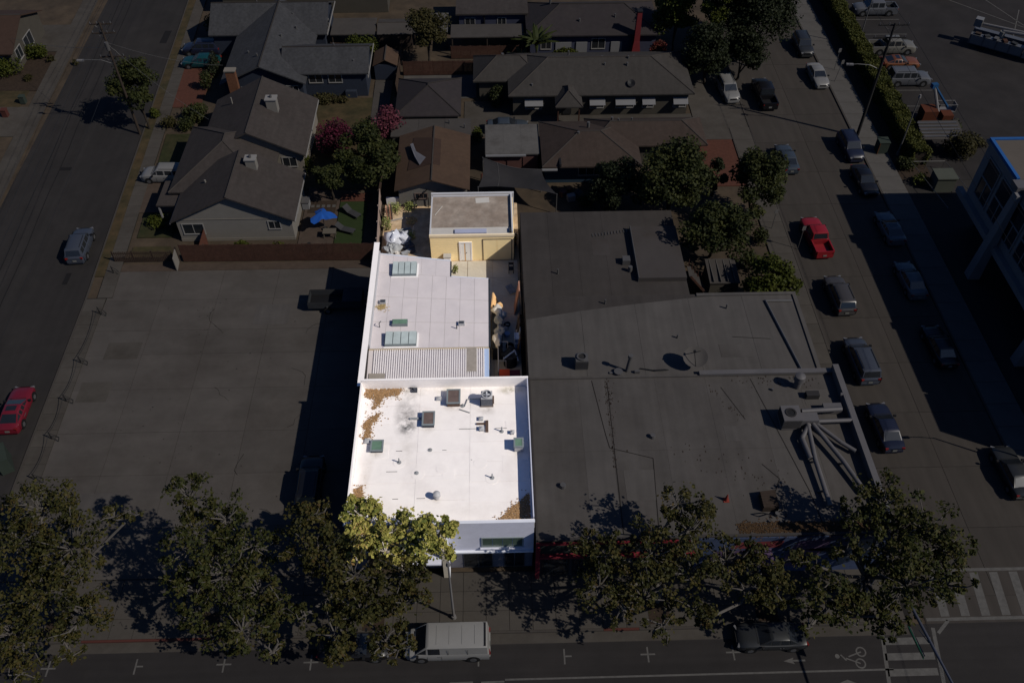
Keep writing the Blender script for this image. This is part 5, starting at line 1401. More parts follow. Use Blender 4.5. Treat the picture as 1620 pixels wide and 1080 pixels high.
# --- slate house at the top left
h = thing('slate_roof_house', 'blue grey house with a broad slate shingle roof at the top of the left block', 'house', (-28, 108, 0))
wall_gable(h, 'blue_siding', -35.0, 103.8, -21.0, 111.5, 3.0, 4.9, 'x')
roof_gable(h, 'shingle_slate', -35.0, 103.8, -21.0, 111.5, 3.0, 4.9, 'x', .4, ridge='ridge_dark')
win(h, '+x', 106, 107.5, 1.5, 2.8, -21.0); win(h, '-x', 106, 108.5, 1.2, 2.6, -35.0)
fascia(h, 'white_trim', ((-20.58, 103.4, -20.58, 112.0),), 2.75, 2.95)
pipes(h, ((-25, 106, 4.1, .1, .4), (-30, 109, 4.4, .1, .4)))
h = thing('grey_gabled_house', 'house with a long grey roof cut by the top edge left of centre', 'house', (-28, 118, 0))
wall_gable(h, 'olive_stucco', -36, 114.5, -14, 122, 3.0, 5, 'x'); roof_gable(h, 'shingle_slate', -36, 114.5, -14, 122, 3.0, 5, 'x', .4, ridge='ridge_dark')
# --- hipped garage, flat shed, tan shed
h = thing('hipped_garage', 'square garage with a plum grey pyramid hip roof', 'garage', (-7.2, 89, 0))
MB().box(-10.7, 85.8, 0, -4.0, 92.9, 2.6).build('wall', 'olive_stucco', h)
roof_hip(h, 'shingle_plum', -10.7, 85.8, -4.0, 92.9, 2.7, 4.3, .35)
h = thing('flat_roofed_shed', 'wide shed with a pale flat roof between the hipped garage and the tan shed', 'shed', (-6.9, 83.6, 0))
MB().box(-11.1, 82.1, 0, -2.7, 85.2, 2.3).build('wall', 'olive_stucco', h)
rfl = MB().box(-11.3, 82.0, 2.3, -2.55, 85.3, 2.42).build('roof', 'flat_tan', h)
for k in range(3):
    MB().box(-11.25 + k * 2.92, 82.03, 2.42, -8.36 + k * 2.92, 85.27, 2.435 + .006 * k).build('felt_strip', 'flat_tan', rfl)
pipes(h, ((-4.9, 84.3, 2.45, .08, .5), (-3.2, 83.4, 2.45, .08, .5)))
h = thing('tan_gabled_shed', 'shed with a reddish tan gable roof and white front gable', 'shed', (-6.4, 77, 0))
wall_gable(h, 'white_stucco', -9.9, 72.9, -2.9, 81.5, 2.6, 3.75, 'y')
roof_gable(h, 'shingle_tan', -9.9, 72.6, -2.9, 81.5, 2.6, 3.75, 'y', .35, .12)
MB().prism([(-9.0, 75.0), (-6.5, 75.0), (-6.5, 79.6), (-8.6, 80.6)], lambda x, y: 3.78 - abs(x + 6.4) * .33 + .10, lambda x, y: 3.78 - abs(x + 6.4) * .33 + .145).build('felt_patch', 'shingle_tan_dark', h)
MB().prism([(-6.3, 75.0), (-5.6, 75.0), (-5.6, 79.6), (-6.3, 79.6)], lambda x, y: 3.74 - abs(x + 6.4) * .33 + .10, lambda x, y: 3.74 - abs(x + 6.4) * .33 + .145).build('felt_patch', 'shingle_tan_dark', h)
win(h, '-y', -8.2, -7.0, 1.1, 1.7, 72.9, 'plank_dark', 'glass_dark', 2)
mb = MB(); mb.add([(-8.6, 79.2, 3.5), (-8.2, 77.6, 3.6), (-7.1, 76.3, 3.75), (-7.7, 75.2, 3.6), (-8.3, 76.6, 3.75), (-8.9, 79.0, 3.5)], [(0, 1, 2, 3, 4, 5)])
mb.add([(-8.6, 79.2, 3.35), (-8.2, 77.6, 3.4), (-7.1, 76.3, 3.65), (-7.7, 75.2, 3.4), (-8.3, 76.6, 3.4), (-8.9, 79.0, 3.3)], [(5, 4, 3, 2, 1, 0)])
solo(mb.build('tarp_scrap', 'tarp_plain'), 'torn grey blue tarp caught on the tan shed roof', 'tarp')
# --- long hip-roofed house
h = thing('long_hip_roofed_house', 'long low house with an olive brown hip roof and white window awnings', 'house', (12, 93, 0))
MB().box(2.3, 89.3, 0, 22.6, 97.6, 2.85).build('wall', 'olive_stucco', h)
roof_hip(h, 'shingle_olive', 2.3, 89.3, 22.6, 97.6, 3.0, 5.1, .55, ridge='ridge_pale')
MB().box(-1.6, 92.6, 0, 2.3, 97.2, 2.75).build('wall', 'olive_stucco', h)
roof_hip(h, 'shingle_olive', -1.8, 92.6, 5.6, 97.3, 2.9, 4.55, .5, ridge='ridge_pale')
MB().box(7.2, 86.9, 2.55, 10.0, 88.7, 2.68).build('porch_roof_base', 'white_trim', h)
roof_hip(h, 'shingle_olive', 7.3, 87.0, 9.9, 90.6, 2.75, 3.9, .25, name='porch_roof', ridge='ridge_pale')
for x in (7.4, 9.8): MB().box(x - .07, 87.0, 0, x + .07, 87.14, 2.55).build('porch_post', 'fence_red', h)
for k in range(3): MB().box(7.6, 86.2 + k * .28, .05, 9.6, 86.48 + k * .28, .2 + k * .18).build('step', 'red_brick_paving', h)
dd = MB().box(8.1, 89.22, .2, 9.1, 89.3, 2.3).build('door', 'metal_dark', h)
for (xa, xb) in ((3.8, 5.6), (11.3, 12.8), (14.3, 16.3), (17.4, 18.6), (21.0, 22.4)):
    win(h, '-y', xa, xb, 1.0, 2.1, 89.3, mull=1)
    mb = MB(); mb.prism([(xa - .15, 88.5), (xb + .15, 88.5), (xb + .15, 89.29), (xa - .15, 89.29)], lambda x, y: 1.75 + (y - 88.5) * .55, lambda x, y: 1.79 + (y - 88.5) * .55); mb.build('window_awning', 'pale_panel', h)
pipes(h, ((1.2, 95.5, 4.0, .16, .5), (13.0, 92.4, 4.5, .1, .45), (15.6, 92.3, 4.5, .12, .5), (15.8, 93.2, 4.8, .1, .5), (4.5, 90.0, 3.4, .12, .4), (9.0, 95.2, 4.6, .1, .3), (12.8, 93.6, 5.0, .15, .1), (16.5, 93.6, 5.0, .15, .1)))
mb = MB()
for i in range(14):
    a = 2 * pi * i / 14
    mb.add([(15.9, 90.0, 3.65), (15.9 + .45 * cos(a), 89.85 + .4 * sin(a), 3.8 + .25 * sin(a)), (15.9 + .45 * cos(a + .45), 89.85 + .4 * sin(a + .45), 3.8 + .25 * sin(a + .45))], [(0, 1, 2)])
mb.tube((15.9, 90.0, 3.2), (15.9, 90.0, 3.65), .03)
solo(mb.build('satellite_dish', 'metal_dark'), 'small dark satellite dish on the olive hip roof edge', 'satellite dish')
# --- ranch house with blue front wall
h = thing('ranch_house', 'low ranch house with a reddish brown hip roof and a blue wall behind the trees', 'house', (13, 79, 0))
MB().box(5.4, 76.6, 0, 15.0, 83.4, 2.7).build('wall', 'teal_wall', h)
roof_hip(h, 'shingle_red', 5.5, 76.0, 15.0, 83.3, 2.85, 4.4, .5, ridge='ridge_pale')
MB().box(12.0, 79.5, 0, 22.3, 83.8, 2.7).build('wall', 'olive_stucco', h)
roof_hip(h, 'shingle_red', 10.5, 79.4, 22.5, 83.75, 2.9, 4.3, .45, ridge='ridge_pale')
win(h, '-y', 9.0, 11.4, 1.0, 2.1, 76.6, mull=2)
MB().box(5.0, 75.2, 2.55, 6.6, 76.1, 2.66).build('porch_roof', 'pale_panel', h)
MB().box(6.8, 75.4, 2.86, 7.0, 81.0, 3.25).build('skylight_slot', 'metal_dark', h)
pipes(h, ((10.2, 81.0, 4.2, .16, .4), (9.0, 79.4, 4.2, .14, .3), (13.5, 81.6, 4.2, .1, .4), (15.0, 82.0, 4.1, .1, .3), (12.9, 82.3, 4.2, .14, .1)))
h = thing('white_flat_roofed_garage', 'garage with a pale stained flat roof beside the ranch house', 'garage', (2, 81, 0))
MB().box(-.7, 78.4, 0, 4.7, 83.4, 2.5).build('wall', 'pink_stucco', h)
rfl = MB().box(-.95, 78.2, 2.5, 4.9, 83.7, 2.62).build('roof', 'flat_white', h)
for k in range(3): MB().box(-.9 + k * 1.93, 78.25, 2.62, 1.02 + k * 1.93, 83.65, 2.634 + .006 * (k % 2)).build('felt_strip', 'flat_white', rfl)
MB().box(-.9, 77.95, 2.45, 3.4, 78.19, 2.6).build('gutter', 'pale_panel', h)
for k in range(3): MB().box(-.3 + k * 1.7, 78.33, .1, 1.1 + k * 1.7, 78.395, 2.1).build('garage_panel', 'pink_stucco', h)
struct('red_court', MB().box(-1.4, 76.3, -.05, 5.2, 78.3, .07), 'red_brick_paving')
# shade sail on poles
t = thing('shade_sail', 'sagging dark shade sail stretched over the court on poles', 'shade sail', (2, 74, .05))
nu, nv = 12, 8
cn = [(-1.7, 72.6, 2.6), (6.3, 71.4, 2.5), (4.9, 75.0, 2.9), (-1.2, 77.2, 2.9)]
vs = []
for j in range(nv + 1):
    for i in range(nu + 1):
        u, v = i / nu, j / nv
        a = Vector(cn[0]).lerp(Vector(cn[1]), u); b_ = Vector(cn[3]).lerp(Vector(cn[2]), u)
        p = a.lerp(b_, v)
        inn = .55 * (4 * u * (1 - u)) * (v - .5) * 2
        vs.append((p.x - .3 * (4 * v * (1 - v)) * (u - .5) * 2, p.y - inn, p.z - .55 * (4 * u * (1 - u)) * (4 * v * (1 - v)) ** .7 + .04 * sin(9 * u)))
f_ = [(j * (nu + 1) + i, j * (nu + 1) + i + 1, (j + 1) * (nu + 1) + i + 1, (j + 1) * (nu + 1) + i) for j in range(nv) for i in range(nu)]
mb = MB(); mb.add(vs, f_); o = mb.build('sail', 'sail_cloth', t, smooth=80)
mb = MB(); mb.path([tuple(Vector(vs[j * (nu + 1) + 3]) + Vector((0, 0, .02))) for j in range(nv + 1)], .025, 5); mb.path([tuple(Vector(vs[nv * (nu + 1) + i]) + Vector((0, 0, .02))) for i in range(nu + 1)], .03, 5); mb.build('seam', 'seam_pale', o)
for c_ in cn: MB().tube((c_[0], c_[1], 0), (c_[0], c_[1], c_[2] + .1), .05, n=8).build('pole', 'metal_grey', t)
heap('yard_clutter', 'dark clutter of pots and boxes beside the shade sail', 'clutter', [('box', MB().obox((8.0, 73.5, .4), (.8, .6, .7), .3), 'pale_panel'), ('box', MB().obox((7.2, 74.4, .3), (.6, .6, .6), .8), 'pink_stucco'), ('pot', MB().tube((7.9, 75, .05), (7.9, 75, .6), .25, .32, 10), 'brick'), ('heap', MB().blob((8.8, 74.2, .3), (.6, .6, .35), 4, .5), 'furniture_grey')], (8, 74, .03))
# --- deep blue house with the red chimney, and roofs along the top
h = thing('deep_blue_house', 'deep blue house with a dark roof and a tall red chimney', 'house', (13, 106, 0))
MB().box(4.8, 102.6, 0, 20.6, 110.3, 2.9).build('wall', 'deep_blue_wall', h)
roof_hip(h, 'shingle_plum', 4.8, 102.6, 20.6, 110.3, 3.05, 5.0, .5, ridge='ridge_dark')
o = MB().add([(17.45, 101.5, 0), (18.75, 101.5, 0), (18.75, 102.55, 0), (17.45, 102.55, 0), (17.75, 101.7, 2.4), (18.45, 101.7, 2.4), (18.45, 102.4, 2.4), (17.75, 102.4, 2.4), (17.85, 101.7, 6.2), (18.4, 101.7, 6.2), (18.4, 102.4, 6.2), (17.85, 102.4, 6.2)],
              [(0, 1, 5, 4), (1, 2, 6, 5), (2, 3, 7, 6), (3, 0, 4, 7), (4, 5, 9, 8), (5, 6, 10, 9), (6, 7, 11, 10), (7, 4, 8, 11), (8, 9, 10, 11)]).build('chimney', 'chimney_red', h, label='tall red tapered chimney')
MB().box(17.8, 101.65, 6.2, 18.45, 102.45, 6.32).build('chimney_cap', 'metal_dark', o)
for (xa, xb) in ((8.0, 10.0), (10.6, 12.0), (15.0, 16.4)):
    MB().box(xa, 102.5, .2, xb, 102.598, 1.9).build('pale_panel', 'pale_panel', h)
win(h, '-y', 12.6, 14.2, 1.0, 2.3, 102.6); win(h, '-y', 6.2, 7.4, 1.0, 2.3, 102.6)
pipes(h, ((11.0, 104.0, 3.9, .12, .4), (7.5, 107.5, 4.6, .14, .5), (15.5, 104.5, 4.2, .1, .4)))
h = thing('bay_house', 'house with purplish walls and a flat brown roof cut by the top edge', 'house', (0, 112, 0))
MB().box(-4.2, 107.6, 0, 4.4, 114, 3.2).build('wall', 'deep_blue_wall', h)
MB().box(-4.6, 107.2, 3.2, 4.7, 114.3, 3.4).build('roof', 'shingle_brown', h)
win(h, '-y', -3.4, -2.2, .9, 2.6, 107.6); win(h, '-y', .8, 1.8, .9, 2.6, 107.6)
MB().box(-1.0, 107.4, 0, -.85, 107.59, 3.2).build('downspout', 'metal_dark', h)
MB().box(-5.2, 103.0, 2.4, 4.0, 106.2, 2.52).build('patio_roof', 'flat_tan', h)
for x in (-5.0, -.6, 3.8): MB().box(x - .07, 103.1, 0, x + .07, 103.24, 2.4).build('patio_post', 'post_wood', h)
h = thing('tan_lean_to', 'small shed with a tan double pitched roof in the garden behind the hipped garage', 'shed', (-12, 104, 0))
MB().box(-14.4, 104.6, 0, -10.2, 108.2, 2.2).build('wall', 'post_wood', h)
roof_gable(h, 'flat_tan', -14.4, 104.6, -10.2, 108.2, 2.2, 2.7, 'x', .15, .1)
h = thing('brown_roofed_shed', 'little blue shed with a tan gable roof beside the narrow path', 'shed', (-13.2, 98, 0))
MB().box(-14.4, 97.5, 0, -11.7, 100.6, 2.0).build('wall', 'blue_siding', h)
roof_gable(h, 'shingle_tan', -14.4, 97.5, -11.7, 100.6, 2.0, 2.7, 'y', .15, .08)
h = thing('grey_carport', 'long grey carport roof behind the dark blue house', 'carport', (-18, 105, 0))
MB().box(-20.4, 104.2, 2.3, -14.8, 108.4, 2.42).build('roof', 'flat_tan', h)
for x in (-20.2, -15.0):
    for y in (104.4, 108.2): MB().box(x - .06, y - .06, 0, x + .06, y + .06, 2.3).build('post', 'post_wood', h)
h = thing('pale_carport', 'pale sheet carport beside the small round tree at the top centre', 'carport', (-8, 106, 0))
MB().box(-10.0, 104.6, 2.3, -5.6, 109.5, 2.4).build('roof', 'flat_white', h)
for x in (-9.8, -5.8):
    for y in (104.8, 109.3): MB().box(x - .06, y - .06, 0, x + .06, y + .06, 2.3).build('post', 'post_wood', h)
h = thing('far_left_house', 'pale grey house with a pinkish roof at the far left across the street', 'house', (-61, 104, 0))
wall_gable(h, 'olive_stucco', -68, 100, -58.8, 110, 3.0, 5.0, 'x'); roof_gable(h, 'shingle_tan_dark', -68, 100, -58.8, 110, 3.0, 5.0, 'x', .5)
win(h, '+x', 101.2, 102.8, 1.0, 2.4, -58.8); win(h, '-y', -61.5, -60, 1.0, 2.3, 100); win(h, '+x', 104, 106.4, .8, 2.4, -58.8)

# ================================================================== OFFICE BUILDING (right edge)
of = thing('office_building', 'grey office building with a bright blue roof edge, dark windows and splayed columns', 'office building', (56, 60, 0))
OX = 46.6
MB().box(OX, 42, 4.0, 75, 68.6, 10.0).build('wall', 'office_wall', of)
MB().box(OX + 2.2, 44, 0, 75, 68.4, 4.0).build('lower_wall', 'glass_office', of)
MB().box(OX - .25, 62.4, 10.0, 75, 68.9, 10.3).build('eave', 'office_wall', of)
mb = MB(); mb.box(OX - .1, 62.6, 10.3, OX + .2, 68.8, 10.5); mb.box(OX + .2, 68.5, 10.3, 75, 68.8, 10.5); mb.build('blue_edge', 'office_blue', of)
MB().box(OX + .2, 62.6, 10.3, 75, 68.5, 10.36).build('roof', 'office_roof', of)
MB().box(OX - .6, 61.2, 10.0, 75, 62.38, 10.5).build('cornice', 'duct', of)
MB().box(OX - .0, 42, 10.0, 75, 61.18, 10.2).build('lower_roof', 'office_roof', of)
mb = MB(); mb.box(OX, 42, 10.2, OX + .45, 61.1, 10.45); mb.build('blue_edge', 'office_blue', of)
MB().box(OX - .55, 42, 3.6, OX, 69.6, 4.2).build('floor_beam', 'office_wall', of)
for k in range(7):
    y0 = 46.6 + k * 3.05
    f = MB().box(OX - .12, y0, 5.0, OX, y0 + .14, 9.3).box(OX - .12, y0 + 2.5, 5.0, OX, y0 + 2.64, 9.3).box(OX - .12, y0 + .14, 9.16, OX, y0 + 2.5, 9.3).box(OX - .12, y0 + .14, 5.0, OX, y0 + 2.5, 5.14).box(OX - .10, y0 + .14, 7.1, OX, y0 + 2.5, 7.22).box(OX - .09, y0 + 1.26, 5.14, OX, y0 + 1.36, 7.1).build('window', 'office_wall', of)
    MB().box(OX - .03, y0 + .15, 5.15, OX - .005, y0 + 2.49, 9.15).build('pane', 'glass_office', f)
MB().box(OX - .4, 38, .06, OX + 2.2, 42, 10.0).build('wing_wall', 'office_wall', of)
for y in (50.0, 61.0):
    MB().add([(OX - 1.3, y - .5, .05), (OX - .2, y - .5, .05), (OX - .2, y + .5, .05), (OX - 1.3, y + .5, .05), (OX - .7, y - .4, 10.0), (OX - .3, y - .4, 10.0), (OX - .3, y + .4, 10.0), (OX - .7, y + .4, 10.0)],
             [(0, 1, 5, 4), (1, 2, 6, 5), (2, 3, 7, 6), (3, 0, 4, 7), (4, 5, 6, 7)]).build('column', 'office_wall', of)
# ================================================================== VEHICLES
CARS = {}
SPEC = {
    # x of: bonnet top z, belt z, tail z ; cabin (xa windscreen base, xb roof front, xc roof rear, xd rear base), height
    'sedan': dict(L=4.75, W=1.82, H=1.45, hood=.92, belt=.98, tail=1.02, cab=(.95, .2, -1.05, -1.75)),
    'coupe': dict(L=4.7, W=1.86, H=1.34, hood=.88, belt=.95, tail=1.02, cab=(.75, -.05, -1.0, -2.0)),
    'suv': dict(L=4.7, W=1.88, H=1.70, hood=1.03, belt=1.10, tail=1.1, cab=(1.05, .45, -1.95, -2.25)),
    'wagon': dict(L=5.0, W=1.95, H=1.75, hood=1.03, belt=1.12, tail=1.12, cab=(1.35, .55, -2.2, -2.42)),
    'truck_suv': dict(L=5.1, W=2.0, H=1.9, hood=1.15, belt=1.2, tail=1.2, cab=(1.1, .6, -2.15, -2.4)),
    'pickup': dict(L=5.5, W=1.92, H=1.80, hood=1.08, belt=1.16, tail=1.1, cab=(1.2, .55, -.75, -.95), bed=(-1.05, -2.68)),
    'crew': dict(L=5.8, W=2.0, H=1.9, hood=1.14, belt=1.2, tail=1.15, cab=(1.45, .8, -.95, -1.15), bed=(-1.25, -2.83)),
    'van': dict(L=5.7, W=2.02, H=2.15, hood=1.15, belt=1.25, tail=1.25, cab=(2.15, 1.35, -2.72, -2.82)),
}

def car_meshes(kind):
    s = SPEC[kind]
    L_, W_, H_ = s['L'], s['W'], s['H']
    hl, hw = L_ / 2, W_ / 2
    xa, xb, xc, xd = s['cab']
    out = []
    # ---- body shell: sections along x, rear to front
    st = [(-hl, .80, s['tail'] - .22), (-hl + .12, .93, s['tail'] - .04), (-hl + .5, .985, s['tail']), (xd, 1.0, s['belt']), (xc, 1.0, s['belt']), (0, 1.0, s['belt']), (xa, 1.0, s['belt'] - .02), ((xa + hl) / 2, .985, s['hood']), (hl - .45, .96, s['hood'] - .05), (hl - .14, .88, s['hood'] - .16), (hl, .72, s['hood'] - .34)]
    if 'bed' in s:
        cut = s['bed'][0] + .05
        st = [(cut, 1.0, s['belt'])] + [q for q in st if q[0] > cut + .05]
    sec = []
    for (x, k, z) in st:
        y = hw * k
        sec.append([(x, -y * .93, .24), (x, -y, .42), (x, -y, z - .22), (x, -y * .96, z - .06), (x, -y * .86, z), (x, -y * .4, z + .035), (x, y * .4, z + .035), (x, y * .86, z), (x, y * .96, z - .06), (x, y, z - .22), (x, y, .42), (x, y * .93, .24)])
    mb = MB(); m_ = len(sec[0])
    vs = [p for q in sec for p in q]; fs_ = []
    for i in range(len(sec) - 1):
        for j in range(m_ - 1):
            fs_.append((i * m_ + j, i * m_ + j + 1, (i + 1) * m_ + j + 1, (i + 1) * m_ + j))
        fs_.append((i * m_ + m_ - 1, i * m_, (i + 1) * m_, (i + 1) * m_ + m_ - 1))
    fs_.append(tuple(range(m_))); fs_.append(tuple(range((len(sec) - 1) * m_, len(sec) * m_))[::-1])
    mb.add(vs, fs_)
    # ---- cabin
    zb = s['belt'] + .0; zr = H_
    wb, wr = hw * .90, hw * (.74 if kind in ('sedan', 'coupe') else .80)
    if kind == 'van': wb, wr = hw * .97, hw * .90
    def cabin(xs, ww, zz): return [(xs[0], -ww[0], zz[0]), (xs[1], -ww[1], zz[1])]
    B = [(xa, wb * .96), (xb, wb), (xc, wb), (xd, wb * .93)]
    R0 = [(xb + .02, wr * .95), (xb - .18, wr), (xc + .12, wr), (xc, wr * .94)]
    cv = []
    for (x, y) in B: cv += [(x, -y, zb - .02), (x, y, zb - .02)]
    for (x, y) in ((xb, wr * .95), (xb - .05, wr), (xc + .03, wr), (xc, wr * .94)): cv += [(x, -y, zr - .07), (x, y, zr - .07)]
    for (x, y) in ((xb - .14, wr * .78), (xb - .2, wr * .82), (xc + .2, wr * .82), (xc + .12, wr * .76)): cv += [(x, -y, zr), (x, y, zr)]
    def id_(lv, i, sd_): return lv * 8 + i * 2 + sd_
    cf = []
    for lv in (0, 1):
        for i in range(3):
            cf.append((id_(lv, i, 0), id_(lv + 1, i, 0), id_(lv + 1, i + 1, 0), id_(lv, i + 1, 0)))
            cf.append((id_(lv, i, 1), id_(lv, i + 1, 1), id_(lv + 1, i + 1, 1), id_(lv + 1, i, 1)))
        cf.append((id_(lv, 0, 0), id_(lv, 0, 1), id_(lv + 1, 0, 1), id_(lv + 1, 0, 0)))
        cf.append((id_(lv, 3, 0), id_(lv + 1, 3, 0), id_(lv + 1, 3, 1), id_(lv, 3, 1)))
    for i in range(3): cf.append((id_(2, i, 0), id_(2, i, 1), id_(2, i + 1, 1), id_(2, i + 1, 0)))
    mb.add(cv, cf)
    out.append(('body', mb.mesh('body', 'paint_white', smooth=38), 'paint', None))
    # ---- glass, set just proud of the cabin skin
    def panel(pts, inset=.09, lift=.012):
        P_ = [Vector(p) for p in pts]; c_ = sum(P_, Vector()) / len(P_)
        nrm = (P_[1] - P_[0]).cross(P_[-1] - P_[0]).normalized()
        if nrm.dot(c_ - Vector((0, 0, .6))) < 0: nrm = -nrm
        return [tuple(c_ + (p - c_) * (1 - inset) + nrm * lift) for p in P_]
    V_ = lambda lv, i, sd_: cv[id_(lv, i, sd_)]
    mb = MB(); mb.add(panel([V_(0, 0, 0), V_(0, 0, 1), V_(1, 0, 1), V_(1, 0, 0)], .07), [(0, 1, 2, 3)]); out.append(('windscreen', mb.mesh('windscreen', 'glass_dark'), 'glass_dark', None))
    if kind != 'van':
        mb = MB(); mb.add(panel([V_(0, 3, 0), V_(0, 3, 1), V_(1, 3, 1), V_(1, 3, 0)], .12), [(0, 1, 2, 3)]); out.append(('rear_window', mb.mesh('rear_window', 'glass_dark'), 'glass_dark', None))
    for sd_ in (0, 1):
        mb = MB()
        def at(lv, x):
            a, b_ = (V_(lv, 1, sd_), V_(lv, 2, sd_)); k = (x - a[0]) / (b_[0] - a[0]); return tuple(Vector(a).lerp(Vector(b_), k))
        spans = [(xb - .05, xb - .95)] if kind in ('van', 'pickup') else ([(xb - .05, (xb + xc) / 2 + .02), ((xb + xc) / 2 - .06, xc + .03)] if kind not in ('suv', 'wagon', 'truck_suv') else [(xb - .05, xb - .8), (xb - .88, xb - 1.65), (xb - 1.73, xc + .05)])
        for (u0, u1) in spans:
            mb.add(panel([at(0, u0), at(0, u1), at(1, u1), at(1, u0)], .13), [(0, 1, 2, 3)])
        mb.add(panel([V_(0, 0, sd_), V_(0, 1, sd_), V_(1, 1, sd_), V_(1, 0, sd_)], .25), [(0, 1, 2, 3)])
        if kind in ('sedan', 'coupe'): mb.add(panel([V_(0, 2, sd_), V_(0, 3, sd_), V_(1, 3, sd_), V_(1, 2, sd_)], .3), [(0, 1, 2, 3)])
        out.append(('side_window', mb.mesh('side_window', 'glass_dark'), 'glass_dark', None))
    # ---- wheels
    r = .33 if kind in ('sedan', 'coupe', 'wagon', 'suv') else .38
    wx = hl * .62
    for x in (wx, -wx * .98):
        for sy in (-1, 1):
            y = sy * (hw - .10)
            out.append(('wheel', MB().tube((x, y - .11, r), (x, y + .11, r), r, n=18).mesh('wheel', 'rubber', smooth=40), 'rubber', [('rim', MB().tube((x, y + sy * .105, r), (x, y + sy * .122, r), r * .62, n=12).mesh('rim', 'rim'), 'rim')]))
            out.append(('wheel_arch', MB().tube((x, sy * (hw - .06), r + .03), (x, sy * (hw + .004), r + .03), r + .09, n=18).mesh('wheel_arch', 'plastic_black'), 'plastic_black', None))
    # ---- lights, grille, bumpers, mirrors, plate
    zf = s['hood'] - .28
    for sy in (-1, 1):
        out.append(('headlight', MB().obox((hl - .09, sy * hw * .70, zf + .05), (.14, .34, .13), -sy * .45).mesh('headlight', 'headlight'), 'headlight', None))
        out.append(('taillight', MB().obox((-hl + .03, sy * hw * .74, s['tail'] - .2), (.12, .26, .16 if kind != 'van' else .4), sy * .3).mesh('taillight', 'taillight'), 'taillight', None))
        out.append(('mirror', MB().obox((xa - .18, sy * (hw + .10), s['belt'] + .03), (.16, .2, .15)).mesh('mirror', 'plastic_black'), 'plastic_black', None))
    out.append(('grille', MB().obox((hl - .0, 0, zf - .02), (.05, W_ * .42, .18)).mesh('grille', 'plastic_black'), 'plastic_black', None))
    out.append(('bumper', MB().obox((hl - .03, 0, .42), (.14, W_ * .72, .2)).mesh('bumper', 'paint_white'), 'paint', None))
    out.append(('bumper', MB().obox((-hl + .02, 0, .48), (.14, W_ * .80, .22)).mesh('bumper', 'paint_white'), 'paint', None))
    out.append(('number_plate', MB().obox((-hl - .06, 0, .62), (.03, .36, .17)).mesh('number_plate', 'plate'), 'plate', None))
    for sy in (-1, 1):
        mb = MB(); y = sy * (hw - .001)
        ends = [xb - .02, xb - .98] if kind in ('van', 'pickup') else [xb + .12, xb - .92, xc + .25]
        for x in ends: mb.box(x - .012, min(y, y + sy * .006), .34, x + .012, max(y, y + sy * .006), s['belt'] - .24)
        out.append(('door_gap', mb.mesh('door_gap', 'plastic_black'), 'plastic_black', None))
        for x in ends[1:]:
            out.append(('door_handle', MB().obox((x + .16, sy * (hw + .012), s['belt'] - .28), (.2, .03, .045)).mesh('door_handle', 'rim'), 'rim', None))
    if kind == 'van':
        mb = MB()
        for x in (-.1, -1.4): mb.box(x - .012, -hw * .985 - .006, s['belt'], x + .012, -hw * .98, 1.95).box(x - .012, hw * .98, s['belt'], x + .012, hw * .985 + .006, 1.95)
        out.append(('panel_gap', mb.mesh('panel_gap', 'plastic_black'), 'plastic_black', None))
    zb_ = s['hood'] + .02
    mb = MB(); mb.obox((xa + .06, 0, s['belt'] + .005), (.05, W_ * .72, .02)); out.append(('wiper_cowl', mb.mesh('wiper_cowl', 'plastic_black'), 'plastic_black', None))
    if 'bed' in s:
        b0, b1 = s['bed']; zt = s['belt'] - .04
        mb = MB(); mb.box(b1 - .02, -hw + .04, .3, b0, -hw + .16, zt); mb.box(b1 - .02, hw - .16, .3, b0, hw - .04, zt); mb.box(b0 - .08, -hw + .16, .3, b0, hw - .16, zt)
        out.append(('bed_side', mb.mesh('bed_side', 'paint_white'), 'paint', None))
        mb = MB(); mb.box(b1 - .1, -hw + .16, .3, b1 - .0, hw - .16, zt); out.append(('tailgate', mb.mesh('tailgate', 'paint_white'), 'paint', None))
        mb = MB(); mb.box(b1, -hw + .16, .55, b0 - .08, hw - .16, .66)
        out.append(('bed_floor', mb.mesh('bed_floor', 'plastic_black'), 'bed', None))
    if kind in ('truck_suv', 'wagon', 'suv'):
        mb = MB()
        for sy in (-1, 1): mb.path([(xb - .3, sy * wr * .84, zr + .04), (xc + .3, sy * wr * .84, zr + .04)], .022, 6)
        out.append(('roof_rail', mb.mesh('roof_rail', 'plastic_black'), 'plastic_black', None))
    if kind == 'van':
        out.append(('roof_gutter', MB().box(-2.62, -wr * .9, zr + .004, -2.5, wr * .9, zr + .03).mesh('roof_gutter', 'plastic_black'), 'plastic_black', None))
        mb = MB()
        for k in range(4): mb.box(-1.9 + k * .85, -wr * .72, zr, -1.87 + k * .85, wr * .72, zr + .02)
        out.append(('roof_rib', mb.mesh('roof_rib', 'paint_white'), 'paint', None))
    if kind == 'coupe':
        out.append(('sunroof', MB().box(-.75, -.42, zr + .004, -.25, .42, zr + .012).mesh('sunroof', 'glass_dark'), 'glass_dark', None))
    return out

def vehicle(kind, paint, name, label, cat, x, y, heading, z=0.0, group='vehicles parked in the streets and lots', bed=None):
    """heading in degrees, 0 = facing +X"""
    if kind not in CARS: CARS[kind] = car_meshes(kind)
    t = thing(name, label, cat, (x, y, z), radians(heading), group)
    for (nm, me, m, sub) in CARS[kind]:
        o = ob(nm, me, t)
        mm = 'paint_' + paint if m == 'paint' else (bed or 'plastic_black' if m == 'bed' else m)
        o.material_slots[0].link = 'OBJECT'; o.material_slots[0].material = M[mm]
        for (n2, me2, m2) in sub or []: ob(n2, me2, o)
    return t

